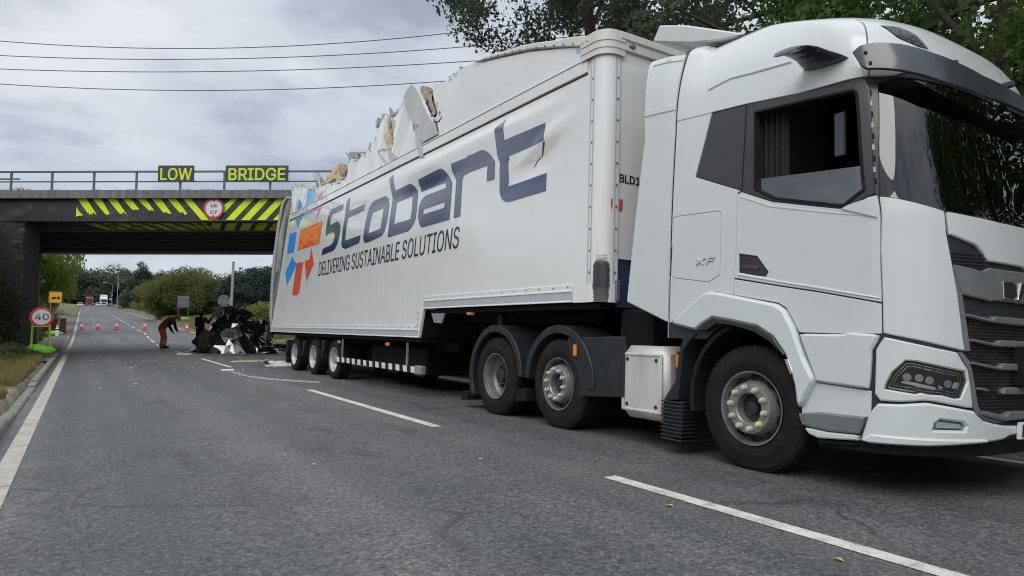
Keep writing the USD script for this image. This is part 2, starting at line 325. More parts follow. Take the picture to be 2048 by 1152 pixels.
# ------------------------------------------------------------------ road, ground
def road_profile(y):
    y = np.asarray(y, float); t = np.clip(y - 36, 0, None)
    return np.where(t < 42, 0.00036 * t ** 2, 0.00036 * 42 ** 2 + 0.0325 * (t - 42))
XC = 3.36
def camber(x): d = np.abs(np.asarray(x, float) - XC); return 0.034 - np.where(d < 0.5, 0.025 * d * d, 0.025 * (d - 0.25))
def right_edge(y): return 7.62 + 2.0 * np.clip((np.asarray(y, float) - 34) / 22, 0, 1) ** 2 * (3 - 2 * np.clip((np.asarray(y, float) - 34) / 22, 0, 1))
ROADL = -0.68
def rz(x, y): return road_profile(y) + camber(np.clip(x, ROADL, right_edge(y)))
YS = np.concatenate([np.arange(-40, 60, 0.5), np.arange(60, 130, 1.5), np.arange(130, 420, 6.0)])
def strip(xf0, xf1, zoff, ys=YS, n=12, zf=rz):
    """sheet between two lines x = f(y), following the road surface"""
    rows = []
    for y in ys:
        a, b = (xf0(y) if callable(xf0) else xf0), (xf1(y) if callable(xf1) else xf1)
        x = np.linspace(a, b, n); rows.append(np.stack([x, np.full(n, y), zf(x, y) + zoff], 1))
    v = np.vstack(rows); i, j = np.meshgrid(np.arange(len(ys) - 1), np.arange(n - 1), indexing='ij'); a = (i * n + j).ravel()
    f = np.vstack([np.stack([a, a + 1, a + n + 1], 1), np.stack([a, a + n + 1, a + n], 1)])
    return trimesh.Trimesh(v, f, process=False)
M['asphalt'] = usdkit.material(stage, '/World/Looks/asphalt', {
    'g': ('geometry', {}), 'mp': ('mapping', {'scale': (2.0, 0.06, 1.0)}), 'n1': ('noise_texture', {'type': 'fBM', 'scale': 0.55, 'detail': 4.0}), 'n2': ('noise_texture', {'type': 'fBM', 'scale': 30.0, 'detail': 5.0, 'roughness': 0.9}),
    'n4': ('noise_texture', {'type': 'fBM', 'scale': 1.3, 'detail': 6.0, 'roughness': 0.6}), 'v': ('voronoi_texture', {'scale': 60.0}), 'v2': ('voronoi_texture', {'scale': 260.0}),
    'r1': ('rgb_ramp', {'ramp': [(0.3, (0.060, 0.063, 0.065)), (0.46, (0.082, 0.085, 0.086)), (0.56, (0.100, 0.101, 0.099)), (0.7, (0.124, 0.122, 0.117))]}),
    'r2': ('rgb_ramp', {'ramp': [(0.36, (0.22, 0.22, 0.22)), (0.48, (0.85, 0.85, 0.85)), (0.56, (1.3, 1.3, 1.29)), (0.66, (2.5, 2.46, 2.38))]}),
    'r4': ('rgb_ramp', {'ramp': [(0.32, (0.82, 0.82, 0.83)), (0.5, (1, 1, 1)), (0.7, (1.12, 1.11, 1.08))]}),
    'rs': ('rgb_ramp', {'ramp': [(0.0, (0.75, 0.75, 0.72)), (0.035, (0, 0, 0))]}),
    'm': ('vector_math', {'math_type': 'multiply'}), 'm4': ('vector_math', {'math_type': 'multiply'}), 'ms': ('mix', {'color2': (0.26, 0.25, 0.23)}), 'vm': ('math', {'math_type': 'multiply', 'value2': 1.0}),
    'w': ('white_noise_texture', {'dimensions': '3D'}), 'lt': ('math', {'math_type': 'less_than', 'value2': 0.045}), 'ls': ('math', {'math_type': 'less_than', 'value2': 0.35}), 'mm': ('math', {'math_type': 'multiply'}), 'mh': ('math', {'math_type': 'multiply', 'value2': 0.7}),
    'cw': ('noise_texture', {'type': 'fBM', 'scale': 0.9, 'detail': 4.0}), 'cv': ('vector_math', {'math_type': 'multiply_add', 'vector2': (0.9, 0.9, 0.0)}), 'ck': ('voronoi_texture', {'feature': 'distance_to_edge', 'scale': 0.42}), 'cn': ('noise_texture', {'type': 'fBM', 'scale': 0.30, 'detail': 3.0}),
    'ct': ('rgb_ramp', {'ramp': [(0.0, (1, 1, 1)), (0.006, (0.5, 0.5, 0.5)), (0.011, (0, 0, 0))]}), 'cm': ('rgb_ramp', {'ramp': [(0.0, (0, 0, 0)), (0.50, (0, 0, 0)), (0.60, (0.75, 0.75, 0.75))]}), 'cx': ('math', {'math_type': 'multiply'}), 'cc': ('mix', {'color2': (0.018, 0.018, 0.018)}),
    'on': ('noise_texture', {'type': 'fBM', 'scale': 1.1, 'detail': 5.0, 'roughness': 0.62}), 'omp': ('mapping', {'scale': (1.0, 0.35, 1.0), 'location': (4.0, 9.0, 0.0)}), 'orr': ('rgb_ramp', {'ramp': [(0.0, (1, 1, 1)), (0.60, (1, 1, 1)), (0.70, (0.62, 0.62, 0.62))]}), 'om': ('vector_math', {'math_type': 'multiply'}),
    'b': ('bump', {'strength': 0.5, 'distance': 0.006}), 'p': ('principled_bsdf', {'roughness': 0.62, 'specular_ior_level': 0.45})},
    [('g.position', 'mp.vector'), ('mp.vector', 'n1.vector'), ('g.position', 'n2.vector'), ('g.position', 'n4.vector'), ('g.position', 'v.vector'), ('n1.fac', 'r1.fac'), ('n2.fac', 'r2.fac'), ('n4.fac', 'r4.fac'),
     ('r1.color', 'm.vector1'), ('r2.color', 'm.vector2'), ('m.vector', 'm4.vector1'), ('r4.color', 'm4.vector2'),
     ('v.position', 'w.vector'), ('w.value', 'lt.value1'), ('v.distance', 'ls.value1'), ('lt.value', 'mm.value1'), ('ls.value', 'mm.value2'), ('mm.value', 'mh.value1'), ('mh.value', 'ms.fac'), ('m4.vector', 'ms.color1'),
     ('g.position', 'cw.vector'), ('cw.color', 'cv.vector1'), ('g.position', 'cv.vector3'), ('cv.vector', 'ck.vector'), ('ck.distance', 'ct.fac'), ('g.position', 'cn.vector'), ('cn.fac', 'cm.fac'), ('ct.color', 'cx.value1'), ('cm.color', 'cx.value2'), ('cx.value', 'cc.fac'), ('ms.color', 'cc.color1'),
     ('g.position', 'omp.vector'), ('omp.vector', 'on.vector'), ('on.fac', 'orr.fac'), ('cc.color', 'om.vector1'), ('orr.color', 'om.vector2'), ('om.vector', 'p.base_color'), ('n2.fac', 'b.height'), ('b.normal', 'p.normal')], surface='p.BSDF')
mat('footway_asphalt', (0.105, 0.100, 0.094), 0.85, var=0.2, scale=3, bump=0.4, bscale=120, dirt=((0.17, 0.14, 0.10), 0.6, 1.2, 0.5, 0.75))
mat('kerb_concrete', (0.20, 0.19, 0.17), 0.85, var=0.2, scale=8, bump=0.3, bscale=60, dirt=((0.09, 0.08, 0.065), 0.7, 3.0, 0.45, 0.7))
M['road_paint'] = usdkit.material(stage, '/World/Looks/road_paint', {
    'g': ('geometry', {}), 'n': ('noise_texture', {'type': 'fBM', 'scale': 9.0, 'detail': 8.0, 'roughness': 0.72}), 'n2': ('noise_texture', {'type': 'fBM', 'scale': 90.0, 'detail': 2.0}),
    'r': ('rgb_ramp', {'ramp': [(0.30, (0.13, 0.13, 0.125)), (0.40, (0.42, 0.41, 0.37)), (0.55, (0.60, 0.585, 0.53)), (0.8, (0.66, 0.65, 0.60))]}),
    'r2': ('rgb_ramp', {'ramp': [(0.3, (0.72, 0.72, 0.72)), (0.5, (1, 1, 1)), (0.7, (1.06, 1.06, 1.06))]}), 'm': ('vector_math', {'math_type': 'multiply'}),
    'b': ('bump', {'strength': 0.3, 'distance': 0.004}), 'p': ('principled_bsdf', {'roughness': 0.7})},
    [('g.position', 'n.vector'), ('g.position', 'n2.vector'), ('n.fac', 'r.fac'), ('n2.fac', 'r2.fac'), ('r.color', 'm.vector1'), ('r2.color', 'm.vector2'), ('m.vector', 'p.base_color'), ('n2.fac', 'b.height'), ('b.normal', 'p.normal')], surface='p.BSDF')
mat('worn_edge_paint', (0.40, 0.385, 0.33), 0.75, ramp=[(0.28, (0.16, 0.155, 0.14)), (0.42, (0.33, 0.32, 0.275)), (0.7, (0.44, 0.425, 0.365))], scale=5.0, detail=8.0, bump=0.2, bscale=90)
mat('scraped_road', (0.26, 0.26, 0.25), 0.8, var=0.3, scale=8)
mat('verge_soil', (0.17, 0.135, 0.09), 0.95, ramp=[(0.3, (0.10, 0.078, 0.052)), (0.5, (0.20, 0.165, 0.115)), (0.7, (0.30, 0.26, 0.19))], scale=1.4, detail=8, bump=0.6, bscale=25)
mat('grass_base', (0.10, 0.10, 0.04), 0.95, ramp=[(0.3, (0.055, 0.065, 0.022)), (0.5, (0.115, 0.115, 0.045)), (0.7, (0.22, 0.18, 0.085))], scale=0.25, detail=8, bump=0.5, bscale=12)

road = part('road', strip(ROADL, right_edge, 0.0, n=36), 'asphalt', smooth=True); tag(stage.GetPrimAtPath(road), 'grey tarmac road running under the bridge', 'road', kind='structure')
def line(name, x0, x1, ya, yb, m='road_paint', label=None):
    ys = np.arange(ya, yb + 1e-6, max((yb - ya) / 60, 0.25)); part(name, strip(x0, x1, 0.004, ys, n=4), m, road, smooth=True, label=label)
line('edge_line', -0.555, -0.405, -30, 180, 'worn_edge_paint')
line('right_edge_line', lambda y: right_edge(y) - 0.50, lambda y: right_edge(y) - 0.36, -30, 180)
def cl(y): return XC + 1.35 * np.clip((y - 38) / 30, 0, 1)
for a, b in ((-10.5, -4.8), (-1.6, 4.12), (7.06, 12.47), (19.7, 25.3), (28.4, 34.1), (37.5, 43), (46.5, 52), (55, 60.5), (63.5, 69), (72, 77.5), (81, 87), (90, 96), (99, 105), (108, 114), (117, 123), (127, 133), (137, 143), (148, 154), (160, 166)):
    a, b = (a * .97, b * .97) if b < 40 else (a, b)
    line('centre_line_dash', lambda y: cl(y) - 0.06, lambda y: cl(y) + 0.06, a, b)
sc = np.array([(3.025,17.198),(3.097,15.413),(3.314,14.536),(3.573,13.969),(3.989,13.335)]); v = []
part('scrape_mark', trimesh.Trimesh(np.vstack([np.stack([sc[:, 0] - 0.05, sc[:, 1] - .25, rz(sc[:, 0], sc[:, 1]) + .006], 1), np.stack([sc[:, 0] + 0.05, sc[:, 1] + .25, rz(sc[:, 0], sc[:, 1]) + .006], 1)]), np.vstack([[[i, i + 1, i + 6], [i, i + 6, i + 5]] for i in range(4)])), 'scraped_road', road, smooth=False)
# kerbs: stones along the left side, dropped for a few of them, and along the right side
def kerb_stone(xa, xb, y, l, zb, h): return box(((xa + xb) / 2, y, zb + h / 2 - 0.1), (abs(xb - xa), l, h + 0.2), 0.018)
kl = tag(stage.GetPrimAtPath(thing('kerb', None, None)), 'worn concrete kerb along the left edge of the road', 'kerb', kind='structure').GetPath().pathString
rng = np.random.default_rng(3)
y = -1.0; rest = []
while y < 120:
    l = 0.915; yc = y + l / 2; h = 0.115
    if 10.8 < yc < 15.6: h = 0.035
    elif 9.9 < yc < 16.5: h = 0.075
    z = float(rz(-0.7, yc)); s = kerb_stone(-0.685, -0.815, yc, l - 0.012, z, h + rng.uniform(-.006, .006))
    if yc < 34: part('kerb_stone', s, 'kerb_concrete', kl)
    else: rest.append(s)
    y += l
part('far_kerb_stones', rest, 'kerb_concrete', kl, kind='stuff')
kr = tag(stage.GetPrimAtPath(thing('kerb', None, None)), 'concrete kerb along the far right edge of the road', 'kerb', kind='structure').GetPath().pathString
rest = []; y = -3.0
while y < 120:
    yc = y + .4575; xr = float(right_edge(yc)); s = kerb_stone(xr, xr + .13, yc, 0.9, float(rz(xr, yc)), .11)
    if -1 < yc < 6: part('kerb_stone', s, 'kerb_concrete', kr)
    else: rest.append(s)
    y += .915
part('far_kerb_stones', rest, 'kerb_concrete', kr, kind='stuff')
def footh(y): y = np.asarray(y, float); return 0.105 - 0.07 * np.clip(1 - np.abs(y - 13.2) / 3.6, 0, 1)
fz = lambda x, y: road_profile(y) + camber(ROADL) + footh(y) + 0.02 * (-0.815 - x)
fw = part('footway', strip(-0.815, lambda y: -1.35 - 0.45 * np.clip((y - 20) / 8, 0, 1), 0.0, np.concatenate([np.arange(24.5, 60, .5), np.arange(60, 125, 2)]), n=6, zf=fz), 'footway_asphalt', smooth=True)
tag(stage.GetPrimAtPath(fw), 'narrow tarmac footway on the left passing under the bridge', 'footway', kind='structure')

# bridge face frame: s along the face (to the right), d into the bridge (away), z up
B0 = np.array([-2.6, 30.36]); BD = np.array([5.83 + 2.6, 24.65 - 30.36]); BD /= np.linalg.norm(BD); BN = np.array([-BD[1], BD[0]])
def bmap(s, z, off=0.0): s, z = np.asarray(s, float), np.asarray(z, float); p = B0 + s[..., None] * BD - np.asarray(off)[..., None] * BN; return np.stack([p[..., 0], p[..., 1], z], -1)
def emb(x, y):
    """railway embankment beside the bridge, and low verges"""
    p = np.stack([x, y], -1) - B0; d = p @ BN; s = p @ BD
    prof = np.clip(1 - np.maximum(np.maximum(-1.0 - d, d - 11.0), 0) / 9.0, 0, 1); prof = prof * prof * (3 - 2 * prof)
    left = np.clip((-2.3 - x) / 1.2, 0, 1); right = np.clip((x - 11.5) / 1.5, 0, 1)
    return 5.55 * prof * np.maximum(left, right)
def ground_z(x, y):
    x, y = np.asarray(x, float), np.asarray(y, float)
    base = road_profile(y) + camber(ROADL)
    l = np.clip((-0.9 - x) / 1.2, 0, 1) * 0.16 + np.clip((-2.0 - x) / 6, 0, 1) * 0.45
    re = right_edge(y) + .2; r = np.clip((x - re) / 1.0, 0, 1) * 0.12 + np.clip((x - re) / 14, 0, 1) * 0.9
    under = (x > -0.75) & (x < re - .1)
    n = 0.05 * (meshkit.noise(np.stack([x * 1.3, y * 1.3, 0 * x], -1), 5) - .5)
    fw_ = (x > -1.85) & (x <= -0.7) & (y > 24.6)
    return np.where(under, base - 0.35, base + 0.055 + l + r + n + emb(x, y) - np.where(fw_, 0.13, 0.0) + 8.0 * np.clip((np.abs(x - 3) - 60) / 260, 0, 1) ** 1.5)
gx = np.unique(np.concatenate([np.arange(-12, -0.55, 0.15), np.arange(-.55, 7.6, 1.0), np.arange(7.6, 14, .3), np.arange(14, 40, 1.5), np.arange(-40, -12, 1.5), np.arange(-700, -40, 30.), np.arange(40, 700, 30.)]))
gy = np.unique(np.concatenate([np.arange(-40, 0, 4.), np.arange(0, 50, .3), np.arange(50, 130, 2.), np.arange(130, 420, 10.), np.arange(420, 1200, 60.), [-300, -150, -80]]))
GX, GY = np.meshgrid(gx, gy, indexing='ij'); GZ = ground_z(GX, np.minimum(GY, 380)); nx, ny = GX.shape
i, j = np.meshgrid(np.arange(nx - 1), np.arange(ny - 1), indexing='ij'); a = (i * ny + j).ravel()
gm = trimesh.Trimesh(np.stack([GX, GY, GZ], -1).reshape(-1, 3), np.vstack([np.stack([a, a + ny, a + ny + 1], 1), np.stack([a, a + ny + 1, a + 1], 1)]), process=False)
cx_ = gm.triangles_center
near = (cx_[:, 0] < -0.7) & (cx_[:, 0] > -2.1 - .5 * np.sin(cx_[:, 1] * .7)) & (cx_[:, 1] < 26.0)
g1 = gm.submesh([np.where(~near)[0]], append=True, repair=False); g2 = gm.submesh([np.where(near)[0]], append=True, repair=False)
tag(stage.GetPrimAtPath(part('ground', g1, 'grass_base', smooth=True)), 'grassy ground and railway embankment around the road', 'ground', kind='structure')
tag(stage.GetPrimAtPath(part('verge', g2, 'verge_soil', smooth=True)), 'bare dusty soil verge beside the left kerb', 'verge', kind='structure')

# ------------------------------------------------------------------ railway bridge
mat('girder_paint', (0.024, 0.030, 0.034), 0.5, var=0.25, scale=2.0, dirt=((0.11, 0.098, 0.082), 0.85, 1.3, 0.50, 0.72), bump=0.1, bscale=8, stretch=(1, 1, 1.6))
mat('girder_dark', (0.030, 0.031, 0.032), 0.75, var=0.3, scale=2.0)
mat('edge_concrete', (0.17, 0.175, 0.175), 0.85, var=0.25, scale=2.5, stretch=(2.0, 2.0, 0.35), detail=7, dirt=((0.075, 0.078, 0.078), 0.8, 3.0, 0.45, 0.7), bump=0.3, bscale=30)
mat('girder_pale', (0.45, 0.46, 0.47), 0.7, var=0.15)
mat('bridge_brick', (0.042, 0.036, 0.031), 0.9, var=0.3, scale=5, dirt=((0.11, 0.10, 0.09), 0.6, 2.5, 0.52, 0.74), bump=0.4, bscale=40)
mat('pale_brick', (0.085, 0.078, 0.068), 0.9, var=0.35, scale=5, bump=0.4, bscale=40)
mat('brown_brick', (0.055, 0.040, 0.030), 0.9, var=0.35, scale=5, bump=0.4, bscale=40)
mat('mortar', (0.05, 0.047, 0.042), 0.95, var=0.2)
mat('railing_grey', (0.115, 0.125, 0.14), 0.55, metal=0.2, var=0.15)
mat('hazard_yellow', (0.66, 0.86, 0.004), 0.45, var=0.08, scale=3, dirt=((0.30, 0.42, 0.05), 0.4, 5.0, 0.5, 0.8))
mat('worn_hazard_yellow', (0.60, 0.66, 0.02), 0.6, var=0.3, scale=9, dirt=((0.05, 0.055, 0.045), 0.85, 5.0, 0.47, 0.58))
mat('faded_hazard_yellow', (0.60, 0.70, 0.02), 0.5, var=.15, scale=6, dirt=((0.10, 0.11, 0.04), 0.7, 6.0, 0.48, 0.66))
mat('sign_dark', (0.032, 0.042, 0.046), 0.45, var=0.1)
mat('sign_yellow_letter', (0.60, 0.68, 0.03), 0.5, var=0.1, scale=4)
mat('sign_white', (0.66, 0.67, 0.67), 0.45, var=0.06, dirt=((0.4, 0.4, 0.38), 0.4, 6.0, 0.5, 0.8))
mat('sign_red', (0.50, 0.045, 0.060), 0.45, var=0.1)
mat('sign_black', (0.018, 0.018, 0.02), 0.5)
bridge = thing('railway_bridge', 'dark steel railway bridge with yellow hazard stripes crossing the road', 'bridge')
SL, SR = -22.0, 26.0
ZT, ZB, ZI = 5.62, 4.85, 4.83
part('girder', prism(sbox(SL, ZB, SR, ZT), bmap, 0.0, -0.06), 'girder_paint', bridge)
part('flange', prism(sbox(SL, ZB - 0.03, SR, ZB + .01), bmap, 0.05, -0.10), 'girder_paint', bridge)
def bbox(s0, s1, d0, d1, z0, z1, bev=0.0):
    pts = [bmap(np.array(s), np.array(z), np.array(-d)) for s in (s0, s1) for z in (z0, z1) for d in (d0, d1)]; return hull(pts)
# chamfered foot of the girder that still carries worn stripes
CH0, CH1 = (0.06, 4.845), (0.95, 4.615)
chm = np.array([bmap(np.array(s), np.array(z), np.array(-d)) for s in (SL, SR) for d, z in (CH0, CH1, (1.3, 4.615), (1.3, 5.2), (0.06, 5.2))])
part('girder_foot', hull(chm), 'girder_paint', bridge)
for d in np.arange(1.8, 9.6, 0.75): part('deck_beam', bbox(SL, SR, d, d + .3, 4.86, 5.35), 'girder_dark', bridge)
part('deck', bbox(SL, SR, 0.06, 10.0, 5.3, 5.6), 'girder_dark', bridge)
part('far_girder', [bbox(SL, SR, 10.0, 10.06, 4.82, 5.6), bbox(SL, SR, 9.6, 10.3, 4.70, 4.84)], 'girder_pale', bridge)
part('edge_beam', bbox(SL, SR, -0.16, 0.5, 5.63, 5.92), 'edge_concrete', bridge)
part('far_edge_beam', bbox(SL, SR, 9.7, 10.3, 5.63, 5.92), 'edge_concrete', bridge)
rng = np.random.default_rng(8)
for s_ in np.arange(-3.0, 10.5, 1.35):      # loose stones and lumps along the coping
    part('coping_stone', box(bmap(np.array(s_ + rng.uniform(-.5, .5)), np.array(5.935), np.array(0.0)), (rng.uniform(.25, .6), .2, .03), .01, rz=-0.6), 'edge_concrete', bridge)
posts = [(0.316,6.590),(1.827,6.587),(3.369,6.583),(4.924,6.580),(6.526,6.576),(8.122,6.573),(9.783,6.569),(11.473,6.565)]
ps = [p[0] for p in posts]; gap = float(np.mean(np.diff(ps)))
ps = [ps[0] - gap * k for k in range(5, 0, -1)] + ps + [ps[-1] + gap * k for k in range(1, 8)]
RT = 6.62; RM = 6.26
for s_ in ps: part('railing_post', bbox(s_ - .03, s_ + .03, 0.0, .06, 5.92, RT - .03), 'railing_grey', bridge)
part('top_rail', bbox(ps[0], ps[-1], -0.005, .065, RT - .03, RT + .03), 'railing_grey', bridge)
part('middle_rail', bbox(ps[0], ps[-1], .012, .05, RM - .022, RM + .022), 'railing_grey', bridge)
part('short_rail', bbox(ps[0], ps[5] + .1, .3, .34, RM + .14, RM + .19), 'railing_grey', bridge)
def wobble(pg, seed, zcut=5.15, amp=0.10):
    """lower ends torn off where lorries scraped the paint away"""
    r = np.random.default_rng(seed); x0, z0, x1, z1 = pg.bounds
    xs = np.linspace(x0 - .1, x1 + .1, 22); cut = [(x, zcut + r.uniform(-amp, amp)) for x in xs] + [(x1 + .1, z1 + .1), (x0 - .1, z1 + .1)]
    return pg.intersection(Polygon(cut).buffer(0))
strL = [[(2.807,5.643),(3.132,5.642),(3.533,5.066),(3.304,4.986)], [(3.359,5.642),(3.672,5.642),(4.017,5.092),(3.884,5.039)], [(3.904,5.641),(4.211,5.641),(4.637,5.066),(4.395,5.066)], [(4.443,5.641),(4.750,5.641),(5.086,5.252),(4.846,5.225)],
        [(4.981,5.640),(5.287,5.640),(5.625,5.209),(5.437,5.209)], [(5.529,5.640),(5.840,5.640),(6.272,5.092),(6.004,5.081)], [(6.082,5.639),(6.387,5.639),(6.878,5.049),(6.620,5.065)]]
for k, p in enumerate(strL):
    for q in polys(wobble(Polygon(p), k, 5.16 if k in (3, 4) else 5.09, .07)):
        if q.area > .004: part('hazard_stripe', prism(q, bmap, 0.008, 0.0), 'hazard_yellow', bridge, smooth=False)
for p in ([(2.793,5.333),(2.909,5.146),(3.048,5.039),(2.780,4.997)], [(6.639,5.655),(6.922,5.654),(7.642,4.853),(7.364,4.853)], [(7.615,4.853),(8.158,5.409),(8.445,5.637),(8.642,5.637),(7.908,4.853)], [(8.217,4.853),(8.940,5.637),(9.238,5.636),(8.515,4.853)],
          [(8.770,4.853),(9.493,5.636),(9.791,5.636),(9.078,4.853)], [(9.333,4.853),(10.067,5.625),(10.364,5.625),(9.641,4.853)], [(9.906,4.843),(10.640,5.619),(10.937,5.619),(10.213,4.843)], [(10.478,4.832),(11.212,5.608),(11.508,5.608),(10.785,4.832)]):
    part('hazard_stripe', prism(Polygon(p).buffer(0), bmap, 0.008, 0.0), 'hazard_yellow', bridge, smooth=False)
def soff(s, t, off=0.0):
    s, t = np.asarray(s, float), np.asarray(t, float); d = CH0[0] + t * (CH1[0] - CH0[0]); z = CH0[1] + t * (CH1[1] - CH0[1]); return bmap(s, z - np.asarray(off) * .96, -(d - np.asarray(off) * .26))
s0 = [(2.948,4.853)][0][0]; pitch = float(np.mean(np.diff([[(8.217,4.853)][0][0], [(8.770,4.853)][0][0], [(9.333,4.853)][0][0]])))
for k in range(15):
    a = s0 + k * pitch; sg = 1 if k < 8 else -1; off_ = 0.0 if k < 8 else -.35
    part('soffit_stripe', prism(Polygon([(a + off_, .22), (a + off_ + .36, .22), (a + off_ + .36 + sg * .42, .93), (a + off_ + sg * .42, .93)]), soff, 0.006, 0.0), 'worn_hazard_yellow' if k < 8 else 'faded_hazard_yellow', bridge, smooth=False)
def brick_wall(name, fmap, poly, cw=0.225, ch=0.075, seed=1, limit=290, parent=bridge, cells=None):
    """courses of bricks, each brick its own block standing proud of the joints"""
    r = np.random.default_rng(seed); x0, z0, x1, z1 = poly.bounds; allb = []
    for k, z in enumerate(np.arange(z0, z1, ch)):
        for x in np.arange(x0 - (cw / 2 if k % 2 else 0), x1, cw):
            q = sbox(x + .006, z + .006, x + cw - .006, z + ch - .006).intersection(poly)
            if q.is_empty or q.area < .002: continue
            a, b, c, d = q.bounds; allb.append((a, b, c, d, r.uniform(.004, .045)))
    ms = []
    for a, b, c, d, o in allb:
        v = fmap(np.array([a, c, c, a, a + .006, c - .006, c - .006, a + .006]), np.array([b, b, d, d, b + .006, b + .006, d - .006, d - .006]), np.array([0, 0, 0, 0, o, o, o, o]))
        ms.append(trimesh.Trimesh(v, [[4, 5, 6], [4, 6, 7], [0, 1, 5], [0, 5, 4], [1, 2, 6], [1, 6, 5], [2, 3, 7], [2, 7, 6], [3, 0, 4], [3, 4, 7]], process=False))
    return ms
# left abutment: side facing the road, and the wing wall facing the camera
AX = -1.85
amap = lambda s, z, off=0.0: np.stack([AX + np.asarray(off) + 0 * np.asarray(s, float), np.asarray(s, float), np.asarray(z, float)], -1)
ya, yb = 29.86, 41.6
ab = part('abutment', [hull([(x, y + (0 if x > -3 else 0.8), z) for x in (AX, -3.2) for y in (ya, yb) for z in (-.4, 4.84)])], 'mortar', bridge)
ms = brick_wall('brick', amap, sbox(ya, 0.05, yb, 4.8), cw=.45, ch=.15, seed=4)
order = np.argsort([m.centroid[1] for m in ms])
for i_ in order[:200]: part('brick', ms[i_], ('bridge_brick', 'brown_brick', 'bridge_brick', 'pale_brick')[i_ * 7 % 11 % 4], ab, smooth=False)
part('more_bricks', [ms[i_] for i_ in order[200:]], 'bridge_brick', ab, smooth=False, kind='stuff')
sw = float((np.array([AX, ya]) - B0) @ BD)
wmap = lambda s, z, off=0.0: bmap(s, z, np.asarray(off) - 0.02)
wing = part('wing_wall', [hull([bmap(np.array(s), np.array(z), np.array(-d)) for s, zt in ((sw, 4.84), (-9.0, 4.84)) for z in (-.4, zt) for d in (0.03, .8)])], 'mortar', bridge)
ms = brick_wall('brick', wmap, Polygon([(sw, .1), (sw, 4.8), (-5.0, 4.8), (-5.0, .1)]), cw=.45, ch=.15, seed=6)
order = np.argsort([-m.centroid[0] for m in ms])
for i_ in order[:200]: part('brick', ms[i_], ('bridge_brick', 'brown_brick', 'bridge_brick', 'pale_brick')[i_ * 7 % 11 % 4], wing, smooth=False)
part('more_bricks', [ms[i_] for i_ in order[200:]], 'bridge_brick', wing, smooth=False, kind='stuff')
part('right_abutment', hull([(x, y - (x - 10.5) * .6, z) for x in (10.6, 12.0) for y in (21.2, 33.5) for z in (-.4, 4.84)]), 'bridge_brick', bridge)
# LOW / BRIDGE boards and the height limit sign
def board(name, label, poly, text, tpos, th, mtext='sign_yellow_letter'):
    t = thing(name, label, 'sign')
    part('board', prism(Polygon(poly), bmap, 0.06, 0.03), 'sign_dark', t)
    m = meshkit.text_mesh(text, th, 0.006, bold=True); v = np.array(m.vertices); w = v[:, 0].max() - v[:, 0].min()
    s_ = tpos[0] + (v[:, 0] - v[:, 0].min()) / w * (tpos[2] - tpos[0]); z_ = tpos[1] + v[:, 1]
    part('lettering', trimesh.Trimesh(bmap(s_, z_, 0.061 + v[:, 2]), m.faces, process=False), mtext, t, smooth=False)
    return t
p = [(5.752,6.226),(7.053,6.224),(7.050,6.820),(5.747,6.823)]; q = [(5.835,6.304),(6.989,6.701),(5.821,6.719)]
board('low_sign', 'dark board on the bridge railing reading LOW in yellow letters', p, 'LOW', (q[0][0], q[0][1], q[1][0]), q[2][1] - q[0][1])
p = [(8.206,6.222),(10.453,6.218),(10.455,6.811),(8.199,6.817)]; q = [(8.304,6.294),(10.355,6.693),(8.292,6.713)]
board('bridge_sign', 'dark board on the bridge railing reading BRIDGE in yellow letters', p, 'BRIDGE', (q[0][0], q[0][1], q[1][0]), q[2][1] - q[0][1])
hs = thing('height_limit_sign', 'round red ringed height limit sign reading 4.6m on the girder', 'sign')
(hc, hz), (hr, _), (_, ht) = [(7.807,5.277),(8.179,5.277),(7.795,5.658)]
circ = lambda r: [(hc + (hr - hc) * r * math.cos(t), hz + (ht - hz) * r * math.sin(t)) for t in np.linspace(0, 2 * np.pi, 48)[:-1]]
part('red_ring', prism(Polygon(circ(1.0), [circ(.80)]), bmap, 0.068, 0.03), 'sign_red', hs); part('white_face', prism(Polygon(circ(.81)), bmap, 0.06, 0.03), 'sign_white', hs)
for tx, dz, w in (("4.6m", .04, .50), ("15'-0\"", -.20, .52)):
    m = meshkit.text_mesh(tx, .125, .004, bold=True); v = np.array(m.vertices); w_ = np.ptp(v[:, 0]); sc_ = w * 2 * (hr - hc) / w_ * .62
    part('lettering', trimesh.Trimesh(bmap(hc + (v[:, 0] - v[:, 0].min() - w_ / 2) * sc_, hz + dz + v[:, 1], .061 + v[:, 2]), m.faces, process=False), 'sign_black', hs, smooth=False)
for sg in (1, -1):
    part('arrow', prism(Polygon([(hc - .05, hz + sg * .31), (hc + .05, hz + sg * .31), (hc, hz + sg * .23)]).buffer(0), bmap, .066, .055), 'sign_black', hs, smooth=False)
